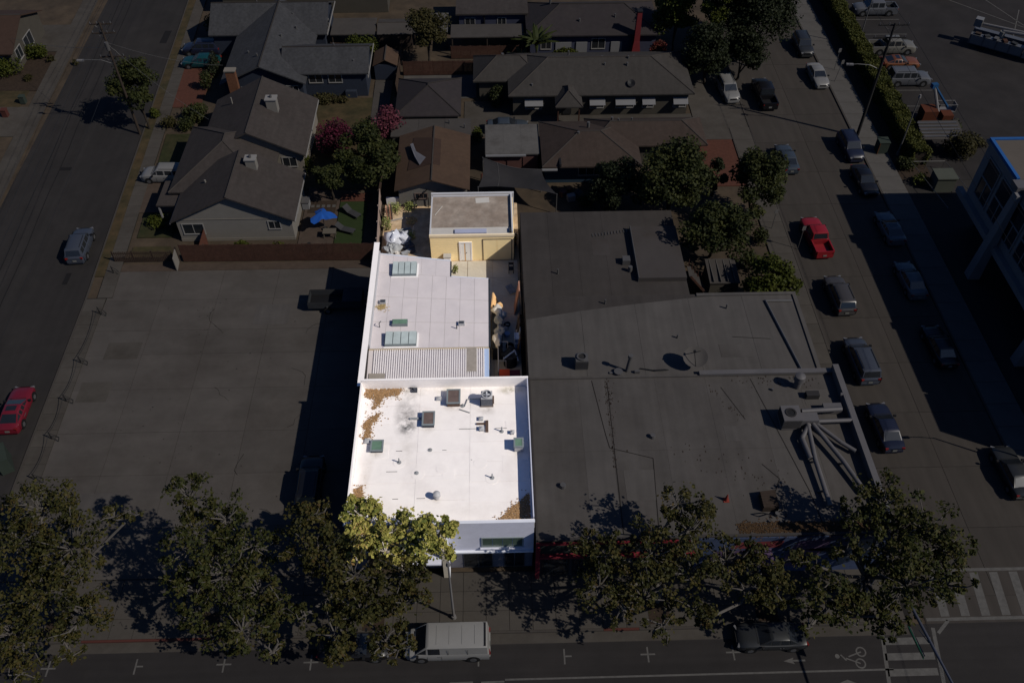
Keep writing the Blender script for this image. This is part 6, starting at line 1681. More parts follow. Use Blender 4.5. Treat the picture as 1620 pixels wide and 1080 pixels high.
G1 = 'vehicles parked along the concrete street'
vehicle('pickup', 'red', 'pickup_truck', 'bright red pickup truck parked nose away by the orange painted kerb', 'pickup', 32.0, 66.4, 93, group=G1, bed='paint_red')
vehicle('suv', 'grey', 'parked_car', 'grey brown hatchback suv parked just behind the red pickup', 'car', 32.05, 58.2, 92, group=G1)
vehicle('wagon', 'steel', 'parked_car', 'steel grey suv with roof rails parked beside the rear of the large roof', 'car', 31.75, 50.1, 92, group=G1)
vehicle('sedan', 'navy', 'parked_car', 'navy sedan parked beside the rooftop ducts of the large building', 'car', 31.6, 42.9, 92, group=G1)
vehicle('sedan', 'blue_grey', 'parked_car', 'blue grey sedan parked by the red brick patio in front of the dark tree', 'car', 32.1, 79.5, 91, group=G1)
vehicle('crew', 'black', 'pickup_truck', 'black pickup truck parked under the large dark tree', 'pickup', 32.4, 92.3, 92, group=G1)
vehicle('suv', 'white', 'parked_car', 'white suv standing nose to the viewer on the driveway by the long house', 'car', 28.2, 93.2, -84, .08, 'vehicles on driveways')
vehicle('suv', 'charcoal', 'parked_car', 'black suv farthest along the pale pavement near the top', 'car', 39.8, 103.4, -90, group=G1)
vehicle('sedan', 'white', 'parked_car', 'white sedan parked by the pale pavement behind the black suv', 'car', 39.85, 96.2, -88, group=G1)
vehicle('suv', 'navy', 'parked_car', 'dark blue suv parked at the foot of the right utility pole', 'car', 39.7, 81.4, -88, group=G1)
vehicle('sedan', 'black', 'parked_car', 'black sedan parked close behind the dark blue suv', 'car', 39.5, 75.4, -88, group=G1)
vehicle('coupe', 'silver', 'parked_car', 'silver coupe at the edge of the office building shadow', 'car', 39.8, 67.7, 92, group=G1)
vehicle('sedan', 'silver', 'parked_car', 'silver sedan wholly inside the office building shadow', 'car', 39.4, 60.1, 92, group=G1)
vehicle('sedan', 'black', 'parked_car', 'black sedan deep in the shade of the office building', 'car', 39.2, 51.6, 92, group=G1)
vehicle('sedan', 'charcoal', 'parked_car', 'charcoal sedan at the right edge near the crossing', 'car', 40.3, 38.3, 92, group=G1)
G2 = 'vehicles in the court parking'
vehicle('crew', 'silver', 'pickup_truck', 'silver crew cab pickup by the hedge at the top edge', 'pickup', 51.8, 112.6, 180, .03, G2)
vehicle('crew', 'cream', 'pickup_truck', 'cream white pickup parked between the pole and the orange car', 'pickup', 51.0, 102.6, 0, .03, G2)
vehicle('coupe', 'orange', 'parked_car', 'orange sports car squeezed between the cream pickup and the silver suv', 'car', 50.9, 99.0, 0, .03, G2)
vehicle('truck_suv', 'silver', 'parked_car', 'big silver suv with roof rails beside the hedge', 'car', 50.7, 95.2, 0, .03, G2)
vehicle('sedan', 'black', 'parked_car', 'black car cut by the top edge in the right court', 'car', 64.0, 117.8, -150, .03, G2)
G3 = 'vehicles parked along the left side street'
vehicle('suv', 'steel', 'parked_car', 'steel blue hatchback parked nose away on the left side street', 'car', -41.1, 67.0, 94, group=G3)
vehicle('coupe', 'crimson', 'parked_car', 'dark red car parked at the left edge beside the empty lot', 'car', -40.2, 46.5, 92, group=G3)
vehicle('suv', 'white', 'parked_car', 'white suv on the driveway of the white stucco house', 'car', -35.5, 78.2, 178, .05, 'vehicles on driveways')
vehicle('suv', 'navy', 'parked_car', 'dark blue suv on the red brick driveway beside the hedge bush', 'car', -37.0, 104.4, 180, .05, 'vehicles on driveways')
vehicle('sedan', 'teal', 'parked_car', 'dark teal sedan nearest the brick path on the driveway', 'car', -36.4, 101.3, 180, .05, 'vehicles on driveways')
vehicle('sedan', 'blue_grey', 'parked_car', 'dark grey sedan beside the white flat roofed garage', 'car', 1.6, 86.3, 0, .05, 'vehicles on driveways')
G4 = 'vehicles parked on the front street'
vehicle('van', 'van_white', 'cargo_van', 'white cargo van parked at the kerb of the front street', 'van', -3.75, 25.35, 180, group=G4)
vehicle('sedan', 'black', 'parked_car', 'black sedan half hidden by the street tree behind the white van', 'car', -10.1, 25.35, 0, group=G4)
vehicle('sedan', 'charcoal', 'parked_car', 'dark grey sedan parked near the bicycle lane symbol', 'car', 18.3, 25.4, 180, group=G4)
vehicle('suv', 'black', 'parked_car', 'black suv in the deep building shadow on the concrete lot', 'car', -14.75, 38.6, 90, .055, 'vehicles in the empty lot')
# dark utility trailer in the lot
t = thing('utility_trailer', 'dark open utility trailer half in shadow on the concrete lot', 'trailer', (-15.4, 58.5, .055), 0, 'vehicles in the empty lot')
MB().box(-17.4, 57.6, .6, -14.2, 57.7, 1.25).box(-17.4, 59.3, .6, -14.2, 59.4, 1.25).box(-17.4, 57.7, .6, -17.3, 59.3, 1.25).build('side', 'tool_box', t)
MB().box(-17.3, 57.7, .62, -14.2, 59.3, .72).build('floor', 'plastic_black', t)
MB().box(-14.2, 57.6, .6, -12.4, 59.4, 1.5).build('tool_chest', 'tool_box', t)
mb = MB(); mb.path([(-17.35, 57.65, 1.3), (-14.2, 57.65, 1.3), (-14.2, 59.35, 1.3), (-17.35, 59.35, 1.3), (-17.35, 57.65, 1.3)], .04, 6); mb.path([(-12.4, 58.5, .7), (-11.3, 58.5, .55)], .07, 6); mb.build('rail', 'metal_dark', t)
for y in (57.48, 59.52):
    o = MB().tube((-15.6, y - .1, .42), (-15.6, y + .1, .42), .37, n=16).build('wheel', 'rubber', t)
    MB().tube((-15.6, y - .12, .42), (-15.6, y + .12, .42), .2, n=12).build('rim', 'rim', o)
    MB().ring((-15.6, y), .0, .1, .9, .92, 8).build('fender', 'tool_box', t)
# bucket truck in the court
t = thing('bucket_truck', 'white utility bucket truck parked aslant in the right court', 'truck', (65.4, 102, .03), radians(-35), 'vehicles in the court parking')
def loc(mb, name, m, parent=t, smooth=None): return mb.build(name, m, parent, world=False, smooth=smooth)
loc(MB().box(2.2, -1.15, .5, 4.3, 1.15, 2.3), 'cab', 'paint_white'); loc(MB().box(4.3, -1.1, .5, 5.4, 1.1, 1.4), 'bonnet', 'paint_white')
loc(MB().box(4.301, -1.0, 1.45, 4.33, 1.0, 2.15), 'windscreen', 'glass_dark'); loc(MB().box(2.6, -1.17, 1.45, 3.9, -1.151, 2.1), 'side_window', 'glass_dark'); loc(MB().box(2.6, 1.151, 1.45, 3.9, 1.17, 2.1), 'side_window', 'glass_dark')
loc(MB().box(-4.4, -1.25, .6, 2.1, -.5, 1.8).box(-4.4, .5, .6, 2.1, 1.25, 1.8), 'locker', 'paint_silver'); loc(MB().box(-4.4, -.5, .6, 2.1, .5, 1.0), 'deck', 'metal_dark')
for k in range(4): loc(MB().box(-4.2 + k * 1.6, -1.27, .7, -2.8 + k * 1.6, -1.251, 1.7), 'locker_door', 'lamp_white')
loc(MB().tube((-1.0, 0, 1.0), (-1.0, 0, 2.6), .35, n=12), 'turret', 'paint_white'); loc(MB().path([(-1.0, 0, 2.6), (3.6, 0, 3.1)], .2, 8), 'boom', 'lamp_white'); loc(MB().path([(3.6, .35, 3.1), (-3.6, .35, 2.7)], .16, 8), 'upper_boom', 'lamp_white')
loc(MB().box(-4.6, -.1, 2.3, -3.7, .8, 3.3), 'bucket', 'paint_white')
for k in range(5): loc(MB().obox((-3.6 + k * 1.1, -.85, 1.9), (.7, .5, .22), k * .7), 'tool_crate', ['post_wood', 'tool_box', 'metal_grey', 'fence_red', 'tool_box'][k])
for x in (3.8, -2.6):
    for y in (-1.0, 1.0): loc(MB().tube((x, y - .15, .48), (x, y + .15, .48), .48, n=16), 'wheel', 'rubber')
for sy in (-1, 1): loc(MB().box(5.4, sy * .85 - .15, .9, 5.43, sy * .85 + .15, 1.15), 'headlight', 'headlight'); loc(MB().box(-4.43, sy * 1.0 - .1, .9, -4.4, sy * 1.0 + .1, 1.2), 'taillight', 'taillight')
# boom lift
t = thing('boom_lift', 'orange boom lift with a blue joint parked by the end of the hedge', 'boom lift', (50.4, 86.3, .03))
MB().box(48.9, 85.2, .5, 52.2, 86.9, 1.1).build('chassis', 'machine_orange', t)
MB().box(49.0, 85.6, 1.1, 50.6, 87.2, 2.2).build('engine_cover', 'machine_orange', t)
MB().box(51.2, 85.4, 1.1, 52.4, 86.6, 1.8).build('counterweight', 'machine_orange', t)
for x in (49.4, 51.7):
    for y in (85.2, 86.9): MB().tube((x, y - .16, .45), (x, y + .16, .45), .43, n=14).build('wheel', 'rubber', t)
MB().path([(50.8, 86.2, 1.8), (50.0, 87.4, 4.2)], .17, 8).build('lower_boom', 'lamp_white', t)
MB().obox((49.95, 87.5, 4.4), (.7, .5, .5), .2).build('joint', 'machine_blue', t)
MB().path([(50.0, 87.4, 4.4), (51.9, 86.6, 2.2)], .13, 8).build('upper_boom', 'machine_blue', t)
MB().box(51.2, 87.0, 1.2, 53.3, 88.0, 1.3).box(51.2, 87.0, 2.1, 53.3, 87.06, 2.16).box(51.2, 87.94, 2.1, 53.3, 88, 2.16).box(51.2, 87.0, 1.3, 51.26, 88, 2.1).box(53.24, 87, 1.3, 53.3, 88, 2.1).build('basket', 'lamp_white', t)
# ================================================================== FENCES
def fence(name, label, pts, h, m, mpost, board=.15, panel=2.3, group=None, cat='fence', gap=.012, z0=.05):
    t = thing(name, label, cat, (pts[0][0], pts[0][1], z0), 0, group)
    rq = random.Random(len(label))
    for i in range(len(pts) - 1):
        a = Vector(pts[i]); b_ = Vector(pts[i + 1]); L_ = (b_ - a).length; n = max(1, round(L_ / panel)); d = (b_ - a) / L_; ang = atan2(d.y, d.x)
        for k in range(n):
            s0, s1 = L_ * k / n, L_ * (k + 1) / n
            mb = MB(); nb_ = max(2, round((s1 - s0) / board)); bw = (s1 - s0) / nb_
            for q in range(nb_):
                p = a + d * (s0 + (q + .5) * bw); hh = h + rq.uniform(-.04, .03)
                mb.obox((p.x, p.y, z0 + hh / 2), (bw - gap, .025, hh), ang + rq.uniform(-.02, .02))
            c_ = a + d * (s0 + s1) / 2; nv_ = Vector((-d.y, d.x)) * .05
            for zz in (.35, h - .3): mb.obox((c_.x + nv_.x, c_.y + nv_.y, z0 + zz), (s1 - s0 - .1, .05, .09), ang)
            mb.build('fence_panel', m, t)
            pp = a + d * s0
            MB().obox((pp.x + nv_.x * 1.6, pp.y + nv_.y * 1.6, z0 + h / 2), (.1, .1, h + .04), ang).build('fence_post', mpost, t)
        if i == len(pts) - 2: MB().obox((b_.x, b_.y + .06, z0 + h / 2), (.1, .1, h + .04), ang).build('fence_post', mpost, t)
    return t
fence('wooden_fence', 'long reddish brown board fence behind the empty concrete lot', [(-30.6, 64.95), (-11.6, 64.75)], 2.15, 'fence_red', 'fence_wood')
fence('picket_fence', 'low weathered picket fence at the corner of the white house garden', [(-37.3, 65.0), (-31.6, 65.0)], 1.35, 'fence_wood', 'post_wood', .18, 1.9, None, 'fence', .07)
fence('yard_fence', 'tall pale board fence on the left of the dry yard', [(-11.45, 63.3), (-11.9, 73.3)], 1.9, 'fence_pale', 'fence_pale')
fence('garden_fence', 'dark garden fence between the turf strip and the tan shed', [(-12.0, 73.4), (-11.9, 82.0)], 1.8, 'fence_wood', 'post_wood')
fence('panel_fence', 'reddish panelled fence behind the hipped garage', [(-11.0, 98.4), (-2.4, 98.4)], 1.9, 'fence_red', 'fence_wood', .15, 1.15)
fence('patio_fence', 'reddish fence below the grey patio roof at the top centre', [(-5.2, 102.2), (3.4, 102.2)], 1.7, 'fence_red', 'fence_wood', .15, 1.2)
fence('path_fence', 'dark fence along the narrow path beside the blue house', [(-11.6, 93.6), (-11.4, 103)], 1.7, 'fence_wood', 'post_wood')
fence('front_garden_fence', 'dark fence across the garden behind the grey carport', [(-20.4, 103.6), (-15, 103.6)], 1.6, 'fence_wood', 'post_wood')
# gate wing at the fence corner
t = thing('garden_gate', 'pale leaning gate at the corner of the lot fence', 'gate', (-31.0, 64.9, .05))
MB().obox((-31.0, 64.3, .85), (.08, 1.4, 1.6), .1).build('gate_leaf', 'white_stucco', t)
MB().box(-31.1, 64.95, .05, -30.95, 65.1, 1.9).build('gate_post', 'post_wood', t)

# ================================================================== HOUSE GARDENS
struct('front_lawn', MB().prism([(-36.1, 68.6), (-32.6, 68.6), (-33.0, 72.4), (-36.3, 72.4)], -.05, .075), 'lawn')
struct('front_lawn', MB().prism([(-36.1, 65.2), (-31.5, 65.2), (-32.4, 67.2), (-36.1, 67.2)], -.05, .075), 'dry_grass')
struct('side_driveway', MB().prism([(-38.6, 72.5), (-32.6, 72.5), (-32.6, 80.5), (-38.9, 80.5)], -.05, .085), 'patio_stone')
struct('side_lawn', MB().prism([(-37.0, 80.7), (-33.5, 80.7), (-33.0, 86.5), (-37.4, 86.5)], -.05, .075), 'lawn')
struct('brick_driveway', MB().prism([(-38.9, 92), (-34.8, 92), (-34.4, 106), (-39.8, 106)], -.05, .085), 'red_brick_paving')
struct('paved_patio', MB().prism([(-19.8, 65.4), (-16.4, 65.4), (-16.3, 74.6), (-19.8, 76.5)], -.05, .07), 'patio_stone')
sb_ = struct('stepping_bed', MB().box(-19.5, 72.0, .0, -16.6, 74.0, .078), 'mulch')
for k in range(5): MB().box(-19.2 + k * .55, 72.9, .07, -18.85 + k * .55, 73.3, .11).build('stepping_stone', 'pave_pale', sb_)
struct('artificial_turf', MB().box(-16.2, 65.5, -.05, -13.4, 73.8, .072), 'turf')
struct('brick_edge', MB().box(-16.2, 73.85, -.05, -13.0, 75.2, .08), 'red_brick_paving')
struct('back_garden', MB().prism([(-22, 76), (-12.2, 76), (-12, 93.5), (-22.2, 93.5)], -.05, .05), 'dry_grass')
struct('narrow_path', MB().prism([(-14.3, 84), (-12.5, 84), (-12.2, 97.3), (-14.4, 97.3)], -.05, .08), 'flat_tan')
struct('court_yard', MB().box(-3.4, 85.3, -.05, 7.0, 92.4, .045), 'pave')
struct('rear_court', MB().box(-11.0, 93.2, -.05, -2.0, 98.3, .045), 'pave_pale')
struct('house_front_path', MB().box(7.0, 84.0, -.05, 23.2, 89.2, .04), 'pave')
# blue patio umbrella: three-lobed and half folded
t = thing('patio_umbrella', 'bright blue sagging patio umbrella over a pale table', 'umbrella', (-17.3, 69.3, .07))
mb = MB(); vs = [(-17.3, 69.4, 2.5)]; nn = 24
for i in range(nn):
    a = 2 * pi * i / nn; r = 1.35 * (.82 + .3 * cos(3 * a + .5)) ; vs.append((-17.3 + r * cos(a), 69.4 + r * .85 * sin(a), 1.9 - .14 * cos(6 * a) - .2 * (r - .9)))
mb.add(vs, [(0, 1 + i, 1 + (i + 1) % nn) for i in range(nn)]); mb.build('canopy', 'umbrella_blue', t, smooth=70)
MB().tube((-17.3, 69.4, .07), (-17.3, 69.4, 2.6), .035).build('pole', 'metal_grey', t)
MB().tube((-17.3, 69.4, .07), (-17.3, 69.4, .2), .3, n=12).build('base', 'metal_dark', t)
t = thing('garden_table', 'pale rectangular table half under the blue umbrella', 'table', (-16.8, 68.3, .07))
MB().box(-17.3, 67.9, .75, -16.0, 68.7, .82).build('tabletop', 'table_pale', t)
for (x, y) in ((-17.2, 68), (-16.1, 68), (-17.2, 68.6), (-16.1, 68.6)): MB().box(x - .04, y - .04, .07, x + .04, y + .04, .75).build('leg', 'table_pale', t)
def lounger(x, y, rz, label):
    t = thing('garden_lounger', label, 'lounger', (x, y, .075), rz, 'loungers on the turf strip')
    MB().box(-.35, -.9, .3, .35, .4, .36).build('seat', 'furniture_grey', t, world=False)
    MB().obox((0, .75, .55), (.7, .8, .06), 0, .6).build('backrest', 'furniture_grey', t, world=False)
    for (lx, ly) in ((-.3, -.8), (.3, -.8), (-.3, .35), (.3, .35)): MB().box(lx - .03, ly - .03, 0, lx + .03, ly + .03, .3).build('leg', 'metal_dark', t, world=False)
lounger(-14.7, 71.6, .9, 'dark lounger at the top of the green turf strip')
lounger(-15.1, 69.0, 1.2, 'dark lounger in the middle of the green turf strip')
t = thing('barbecue_grill', 'small black barbecue grill near the lot fence', 'grill', (-18.4, 66.2, .07))
MB().tube((-18.4, 66.2, .7), (-18.4, 66.2, 1.0), .3, .2, 12).build('kettle', 'metal_dark', t)
for k in range(3): MB().tube((-18.4 + .1 * cos(k * 2.1), 66.2 + .1 * sin(k * 2.1), .75), (-18.4 + .32 * cos(k * 2.1), 66.2 + .32 * sin(k * 2.1), .07), .02, n=6).build('leg', 'metal_dark', t)
t = thing('storage_bin', 'pale blue storage bin against the white house wall', 'bin', (-19.6, 73.0, .07))
MB().box(-20.0, 72.6, .07, -19.3, 73.6, .9).build('body', 'pale_panel', t); MB().box(-20.05, 72.55, .9, -19.25, 73.65, .98).build('lid', 'metal_grey', t)
for i, (x, y, c_) in enumerate(((-57.0, 90.6, 'kerb_red'), (-55.9, 93.4, 'box_green'))):
    t = thing('wheelie_bin', ['small dull red bin on the driveway across the street', 'dark green bin by the planted bed across the street'][i], 'bin', (x, y, .07))
    MB().box(x - .3, y - .3, .07, x + .3, y + .3, .95).build('body', c_, t); MB().box(x - .34, y - .34, .95, x + .34, y + .34, 1.02).build('lid', c_, t)

# ================================================================== UTILITY POLES AND LAMPS
def utility_pole(name, label, x, y, h, m, arms, rz, lamp=None, r=.16):
    t = thing(name, label, 'utility pole', (x, y, .03), rz, 'utility poles')
    MB().tube((0, 0, -.05), (0, 0, h), r, r * .62, 10).build('pole', m, t, world=False, smooth=40)
    for (z, w_) in arms:
        a = MB().obox((0, .16, z), (w_, .11, .13)).build('crossarm', m, t, world=False)
        for k in range(4):
            xx = -w_ / 2 + .12 + k * (w_ - .24) / 3
            MB().tube((xx, .16, z + .065), (xx, .16, z + .28), .05, .035, 8).build('insulator', 'insulator', a, world=False)
        MB().path([(-w_ * .3, .16, z - .05), (0, .06, z - .75)], .02, 5).path([(w_ * .3, .16, z - .05), (0, .06, z - .75)], .02, 5).build('arm_brace', 'metal_grey', t, world=False)
    if lamp:
        (z, lx, ly) = lamp
        MB().path([(0, 0, z), (lx * .4, ly * .4, z + .5), (lx * .85, ly * .85, z + .55), (lx, ly, z + .5)], .04, 6).build('lamp_arm', 'lamp_metal', t, world=False)
        MB().obox((lx * 1.12, ly * 1.12, z + .48), (.75, .26, .14), atan2(ly, lx)).build('lamp_head', 'lamp_white', t, world=False)
    return t
up = utility_pole('utility_pole', 'brown wooden utility pole with two crossarms and a street lamp by the round street tree', -40.45, 86.7, 13.6, 'pole_wood', ((13.3, 2.3), (12.3, 2.4), (9.6, 2.6)), radians(3), (8.8, -3.1, .2))
MB().tube((.05, -.28, 10.6), (.05, -.28, 11.5), .2, n=12).build('transformer', 'metal_grey', up, world=False)
up2 = utility_pole('utility_pole', 'tall dark utility pole with twin crossarms on the pale pavement', 41.45, 84.3, 13.7, 'pole_dark', ((13.4, 3.2), (12.0, 3.4)), radians(0), (8.4, -2.9, .3), .19)
for i, (x0, y0, y1, dx0, z) in enumerate(((-40.45, 86.7, 20, -.75, 13.55), (-40.45, 86.7, 20, .0, 13.55), (-40.45, 86.7, 20, .75, 13.55), (-40.45, 86.7, 20, .5, 9.8))):
    mb = MB()
    mb.path([(x0 + dx0 + (3.4) * s, y0 + (y1 - y0) * s, z - 3.0 * s * (1 - s)) for s in [k / 14 for k in range(15)]], .016, 5)
    mb.path([(x0 + dx0 - 5.0 * s, y0 + 80 * s, z - 3.0 * s * (1 - s)) for s in [k / 14 for k in range(15)]], .016, 5)
    solo(mb.build('overhead_wire', 'metal_dark'), ['outermost top wire over the left side street', 'middle top wire over the left side street', 'inner top wire over the left side pavement', 'low telephone wire on the lower crossarm of the brown pole'][i], 'wire', 'wires on the brown utility pole')
for i, (a, b_) in enumerate((((-40.4, 86.9, 11.2), (-31.6, 94.5, 4.0)), ((-40.4, 86.9, 10.9), (-31.2, 84.0, 3.6)), ((-40.5, 86.6, 10.9), (-58.8, 101.5, 4.0)))):
    mb = MB(); mb.path([(a[0] + (b_[0] - a[0]) * s, a[1] + (b_[1] - a[1]) * s, a[2] + (b_[2] - a[2]) * s - 2.2 * s * (1 - s)) for s in [k / 10 for k in range(11)]], .014, 5)
    solo(mb.build('service_wire', 'metal_grey'), ['service wire from the brown pole to the blue house', 'service wire from the brown pole to the white stucco house', 'service wire crossing the side street to the far left house'][i], 'wire', 'wires on the brown utility pole')
for i, dx0 in enumerate((-1.2, 1.2)):
    mb = MB()
    mb.path([(41.45 + dx0, 84.3 + 90 * s, 13.65 - 3 * s * (1 - s)) for s in [k / 14 for k in range(15)]], .018, 5)
    mb.path([(41.45 + dx0, 84.3 - 75 * s, 13.65 - 3 * s * (1 - s)) for s in [k / 14 for k in range(15)]], .018, 5)
    solo(mb.build('overhead_wire', 'metal_dark'), ['wire on the street side of the tall dark pole', 'wire on the hedge side of the tall dark pole'][i], 'wire', 'wires on the dark utility pole')

def street_lamp(label, x, y, h, rz, arm=1.4, m='lamp_metal', name='street_lamp'):
    t = thing(name, label, 'street lamp', (x, y, .08), rz, 'street lamps')
    MB().tube((0, 0, -.05), (0, 0, .35), .2, .16, 10).build('base', m, t, world=False)
    MB().tube((0, 0, .35), (0, 0, h), .095, .055, 10).build('pole', m, t, world=False, smooth=40)
    if arm:
        MB().path([(0, 0, h - .05), (arm * .5, 0, h + .28), (arm, 0, h + .3)], .035, 6).build('lamp_arm', m, t, world=False)
        MB().obox((arm + .25, 0, h + .27), (.6, .22, .12)).build('lamp_head', 'lamp_white', t, world=False)
    else: MB().tube((0, 0, h), (0, 0, h + .35), .16, .1, 10).build('lamp_head', 'lamp_white', t, world=False)
    return t
street_lamp('slim pale court lamp beside the boom lift and the hedge end', 44.9, 80.6, 7.2, radians(20), 0)
street_lamp('slim pale court lamp behind the hedge near the silver crew cab pickup', 47.2, 104, 7.0, radians(20), 0)
street_lamp('pale street lamp in front of the white roofed building', -3.4, 27.5, 7.6, radians(95), 0, 'lamp_white')
street_lamp('bent silver lamp on the pale pavement by the shaded charcoal sedan', 41.6, 39.2, 6.0, radians(180), 1.8)
for i, (x, y, h) in enumerate(((30.0, 65.3, 3.0), (28.1, 68.4, 2.6), (41.9, 95.6, 3.0), (42.6, 98.3, 3.0))):
    t = thing('sign_post', ['thin pale sign post behind the red pickup', 'thin sign post with a small arm beside the garden trees', 'bent pale post on the pavement near the white sedan', 'pale post on the pavement at the hedge opposite the white sedan'][i], 'sign post', (x, y, .08), 0, 'thin posts on the pavements')
    MB().tube((x, y, .05), (x + (.3 if i == 2 else 0), y, h), .035, n=8).build('post', 'lamp_metal', t)
    MB().obox((x + (.3 if i == 2 else 0), y - .05, h - .25), (.4, .03, .5), .3).build('sign_plate', 'lamp_metal', t)
# traffic signal mast over the front street
t = thing('signal_mast', 'blue grey traffic signal mast arm with a green street name sign over the front street', 'signal mast', (25.9, 28.4, .1))
MB().tube((25.5, 28.2, .05), (25.45, 28.25, 6.3), .17, .13, 12).build('pole', 'mast_blue', t, smooth=40)
MB().tube((25.5, 28.2, .05), (25.5, 28.2, .4), .28, .24, 12).build('base', 'mast_blue', t)
MB().tube((25.43, 28.2, 6.0), (26.95, 17.5, 6.6), .12, .07, 10).build('mast_arm', 'mast_blue', t, smooth=40)
sg = MB().obox((25.72, 22.6, 5.62), (.05, 2.0, .5), .14, 0, -.35).build('street_sign', 'sign_green', t)
MB().obox((25.715, 22.6, 5.872), (.06, 2.0, .03), .14, 0, -.35).build('sign_border', 'stripe', sg)
MB().tube((26.05, 23.3, 5.9), (26.2, 22.3, 6.25), .03).build('sign_bracket', 'mast_blue', t)
o = MB().box(26.7, 18.0, 5.7, 27.0, 18.35, 6.7).build('signal_head', 'metal_dark', t)
for k in range(3): MB().tube((26.85, 18.0, 5.9 + k * .32), (26.85, 17.9, 5.9 + k * .32), .12, n=12).build('signal_lens', 'paint_crimson', o)
# dark green tilted box at the left corner
t = thing('tilted_box', 'dark green tilted box with a lid at the left street corner', 'cabinet', (-38.0, 41.6, .1))
MB().obox((-39.3, 41.2, .9), (.9, 1.8, 1.6), .5).build('case', 'box_green', t); MB().obox((-39.3, 41.2, 1.73), (1.0, 1.9, .08), .5).build('lid', 'box_green', t)

# service boxes on the right
t = thing('service_cabinet', 'pale green concrete service cabinet in the bed beside the office', 'cabinet', (47.5, 74.6, .05))
MB().box(46.6, 73.9, .05, 48.6, 75.6, 1.7).build('case', 'concrete_box', t); MB().box(46.5, 73.8, 1.7, 48.7, 75.7, 1.82).build('lid', 'concrete_box', t)
t = thing('pavement_cabinet', 'dark green cabinet with a yellow edge on the pale pavement', 'cabinet', (43.2, 81.3, .1))
MB().box(42.6, 80.7, .1, 43.7, 81.8, 1.5).build('case', 'box_green', t); MB().box(42.55, 80.65, 1.5, 43.75, 81.85, 1.58).build('lid', 'box_green', t); MB().box(42.55, 80.6, .1, 42.62, 80.68, 1.5).build('edge_strip', 'stripe_orange', t)
t = thing('railing_enclosure', 'thin pipe railing around the service bed by the office', 'railing', (46, 77, .05))
mb = MB()
for (a, b_) in (((45.2, 77.9), (48.9, 77.9)), ((48.9, 77.9), (49.9, 71)), ((45.2, 77.9), (46.4, 70))): mb.path([(a[0], a[1], 1.1), (b_[0], b_[1], 1.1)], .03, 6)
for p in ((45.2, 77.9), (48.9, 77.9), (49.9, 71), (46.4, 70), (47, 77.9)): mb.tube((p[0], p[1], 0), (p[0], p[1], 1.1), .03, n=6)
mb.build('rail', 'metal_grey', t)
t = thing('picnic_roof', 'grey striped shelter roof beside the boom lift', 'shelter', (49.2, 82, .05))
mb = MB(); mb.prism([(46.9, 80.6), (51.8, 80.6), (51.9, 83.6), (47.4, 83.6)], lambda x, y: 1.9 + (y - 80) * .12, lambda x, y: 1.98 + (y - 80) * .12); mb.build('roof', 'flat_tan', t)
for k in range(5): MB().obox((49.4, 81.0 + k * .55, 2.16 + k * .066), (4.4, .25, .05)).build('roof_slat', 'metal_grey', t)
for (x, y) in ((47.2, 80.8), (51.6, 80.8), (47.6, 83.4), (51.7, 83.4)): MB().box(x - .06, y - .06, 0, x + .06, y + .06, 1.95).build('post', 'metal_grey', t)

# ================================================================== TREES
TS = 'street trees along the front pavement'
def plane_tree(label, base, parts, seed, n, mt='leaf_sycamore', bark='bark_pale', lf=.205):
    """a wide open crown built from several lobes of leaf clumps on long pale limbs"""
    rng = np.random.default_rng(seed)
    t = thing('street_tree', label, 'tree', (base[0], base[1], .1), 0, TS)
    mb = MB()
    fork = Vector((base[0], base[1], 3.0))
    mb.path([(base[0], base[1], 0), (base[0] + .06, base[1], 1.5), tuple(fork)], .19, 9, .15)
    Ps, Ds, Wt = [], [], []
    tot = sum(p[3] * p[4] * p[5] for p in parts) ** 1.0
    for (cx, cy, cz, rx, ry, rz) in parts:
        c = np.array((cx, cy, cz)); r = np.array((rx, ry, rz))
        nc = max(6, int(9 * (rx * ry * rz) ** .55))
        d = rng.normal(size=(nc, 3)); d /= np.linalg.norm(d, axis=1)[:, None]
        cc = c + d * rng.uniform(.45, 1.2, nc)[:, None] * r
        cc[:, 2] = np.maximum(cc[:, 2], 3.0)
        cr = rng.uniform(.25, .78, nc) * min(1.0, r.mean() * .48)
        m = int(n * (rx * ry * rz) ** .75 / sum((q[3] * q[4] * q[5]) ** .75 for q in parts))
        P, D = clump_points(cc, np.stack([cr * rng.uniform(.8, 1.6, nc), cr * rng.uniform(.8, 1.6, nc), cr * .75], 1), m, rng)
        k = int(m * .10)                                   # stray leaves between the clumps
        e = rng.normal(size=(k, 3)); e /= np.linalg.norm(e, axis=1)[:, None]
        P = np.concatenate([P, c + e * (rng.uniform(.2, 1.2, k) ** .6)[:, None] * r]); D = np.concatenate([D, e])
        Ps.append(P); Ds.append(D)
        root = Vector((cx, cy, cz - rz * .35)); mid = fork.lerp(root, .5) + Vector((rng.normal() * .3, rng.normal() * .3, .5))
        mb.path([tuple(fork), tuple(mid), tuple(root)], .14, 7, .08)
        for q in cc:
            e = Vector(q); m2 = root.lerp(e, .5) + Vector((rng.normal() * .2, rng.normal() * .2, .15))
            mb.path([tuple(root), tuple(m2), tuple(e + (e - root) * .2)], .07, 5, .018)
    P = np.concatenate(Ps); D = np.concatenate(Ds)
    ob('crown', quads_mesh('crown', leaf_quads(P, lf, rng, .45, D) - np.array(t.location), mt), t)
    mb.build('trunk', bark, t, smooth=50)
    return t
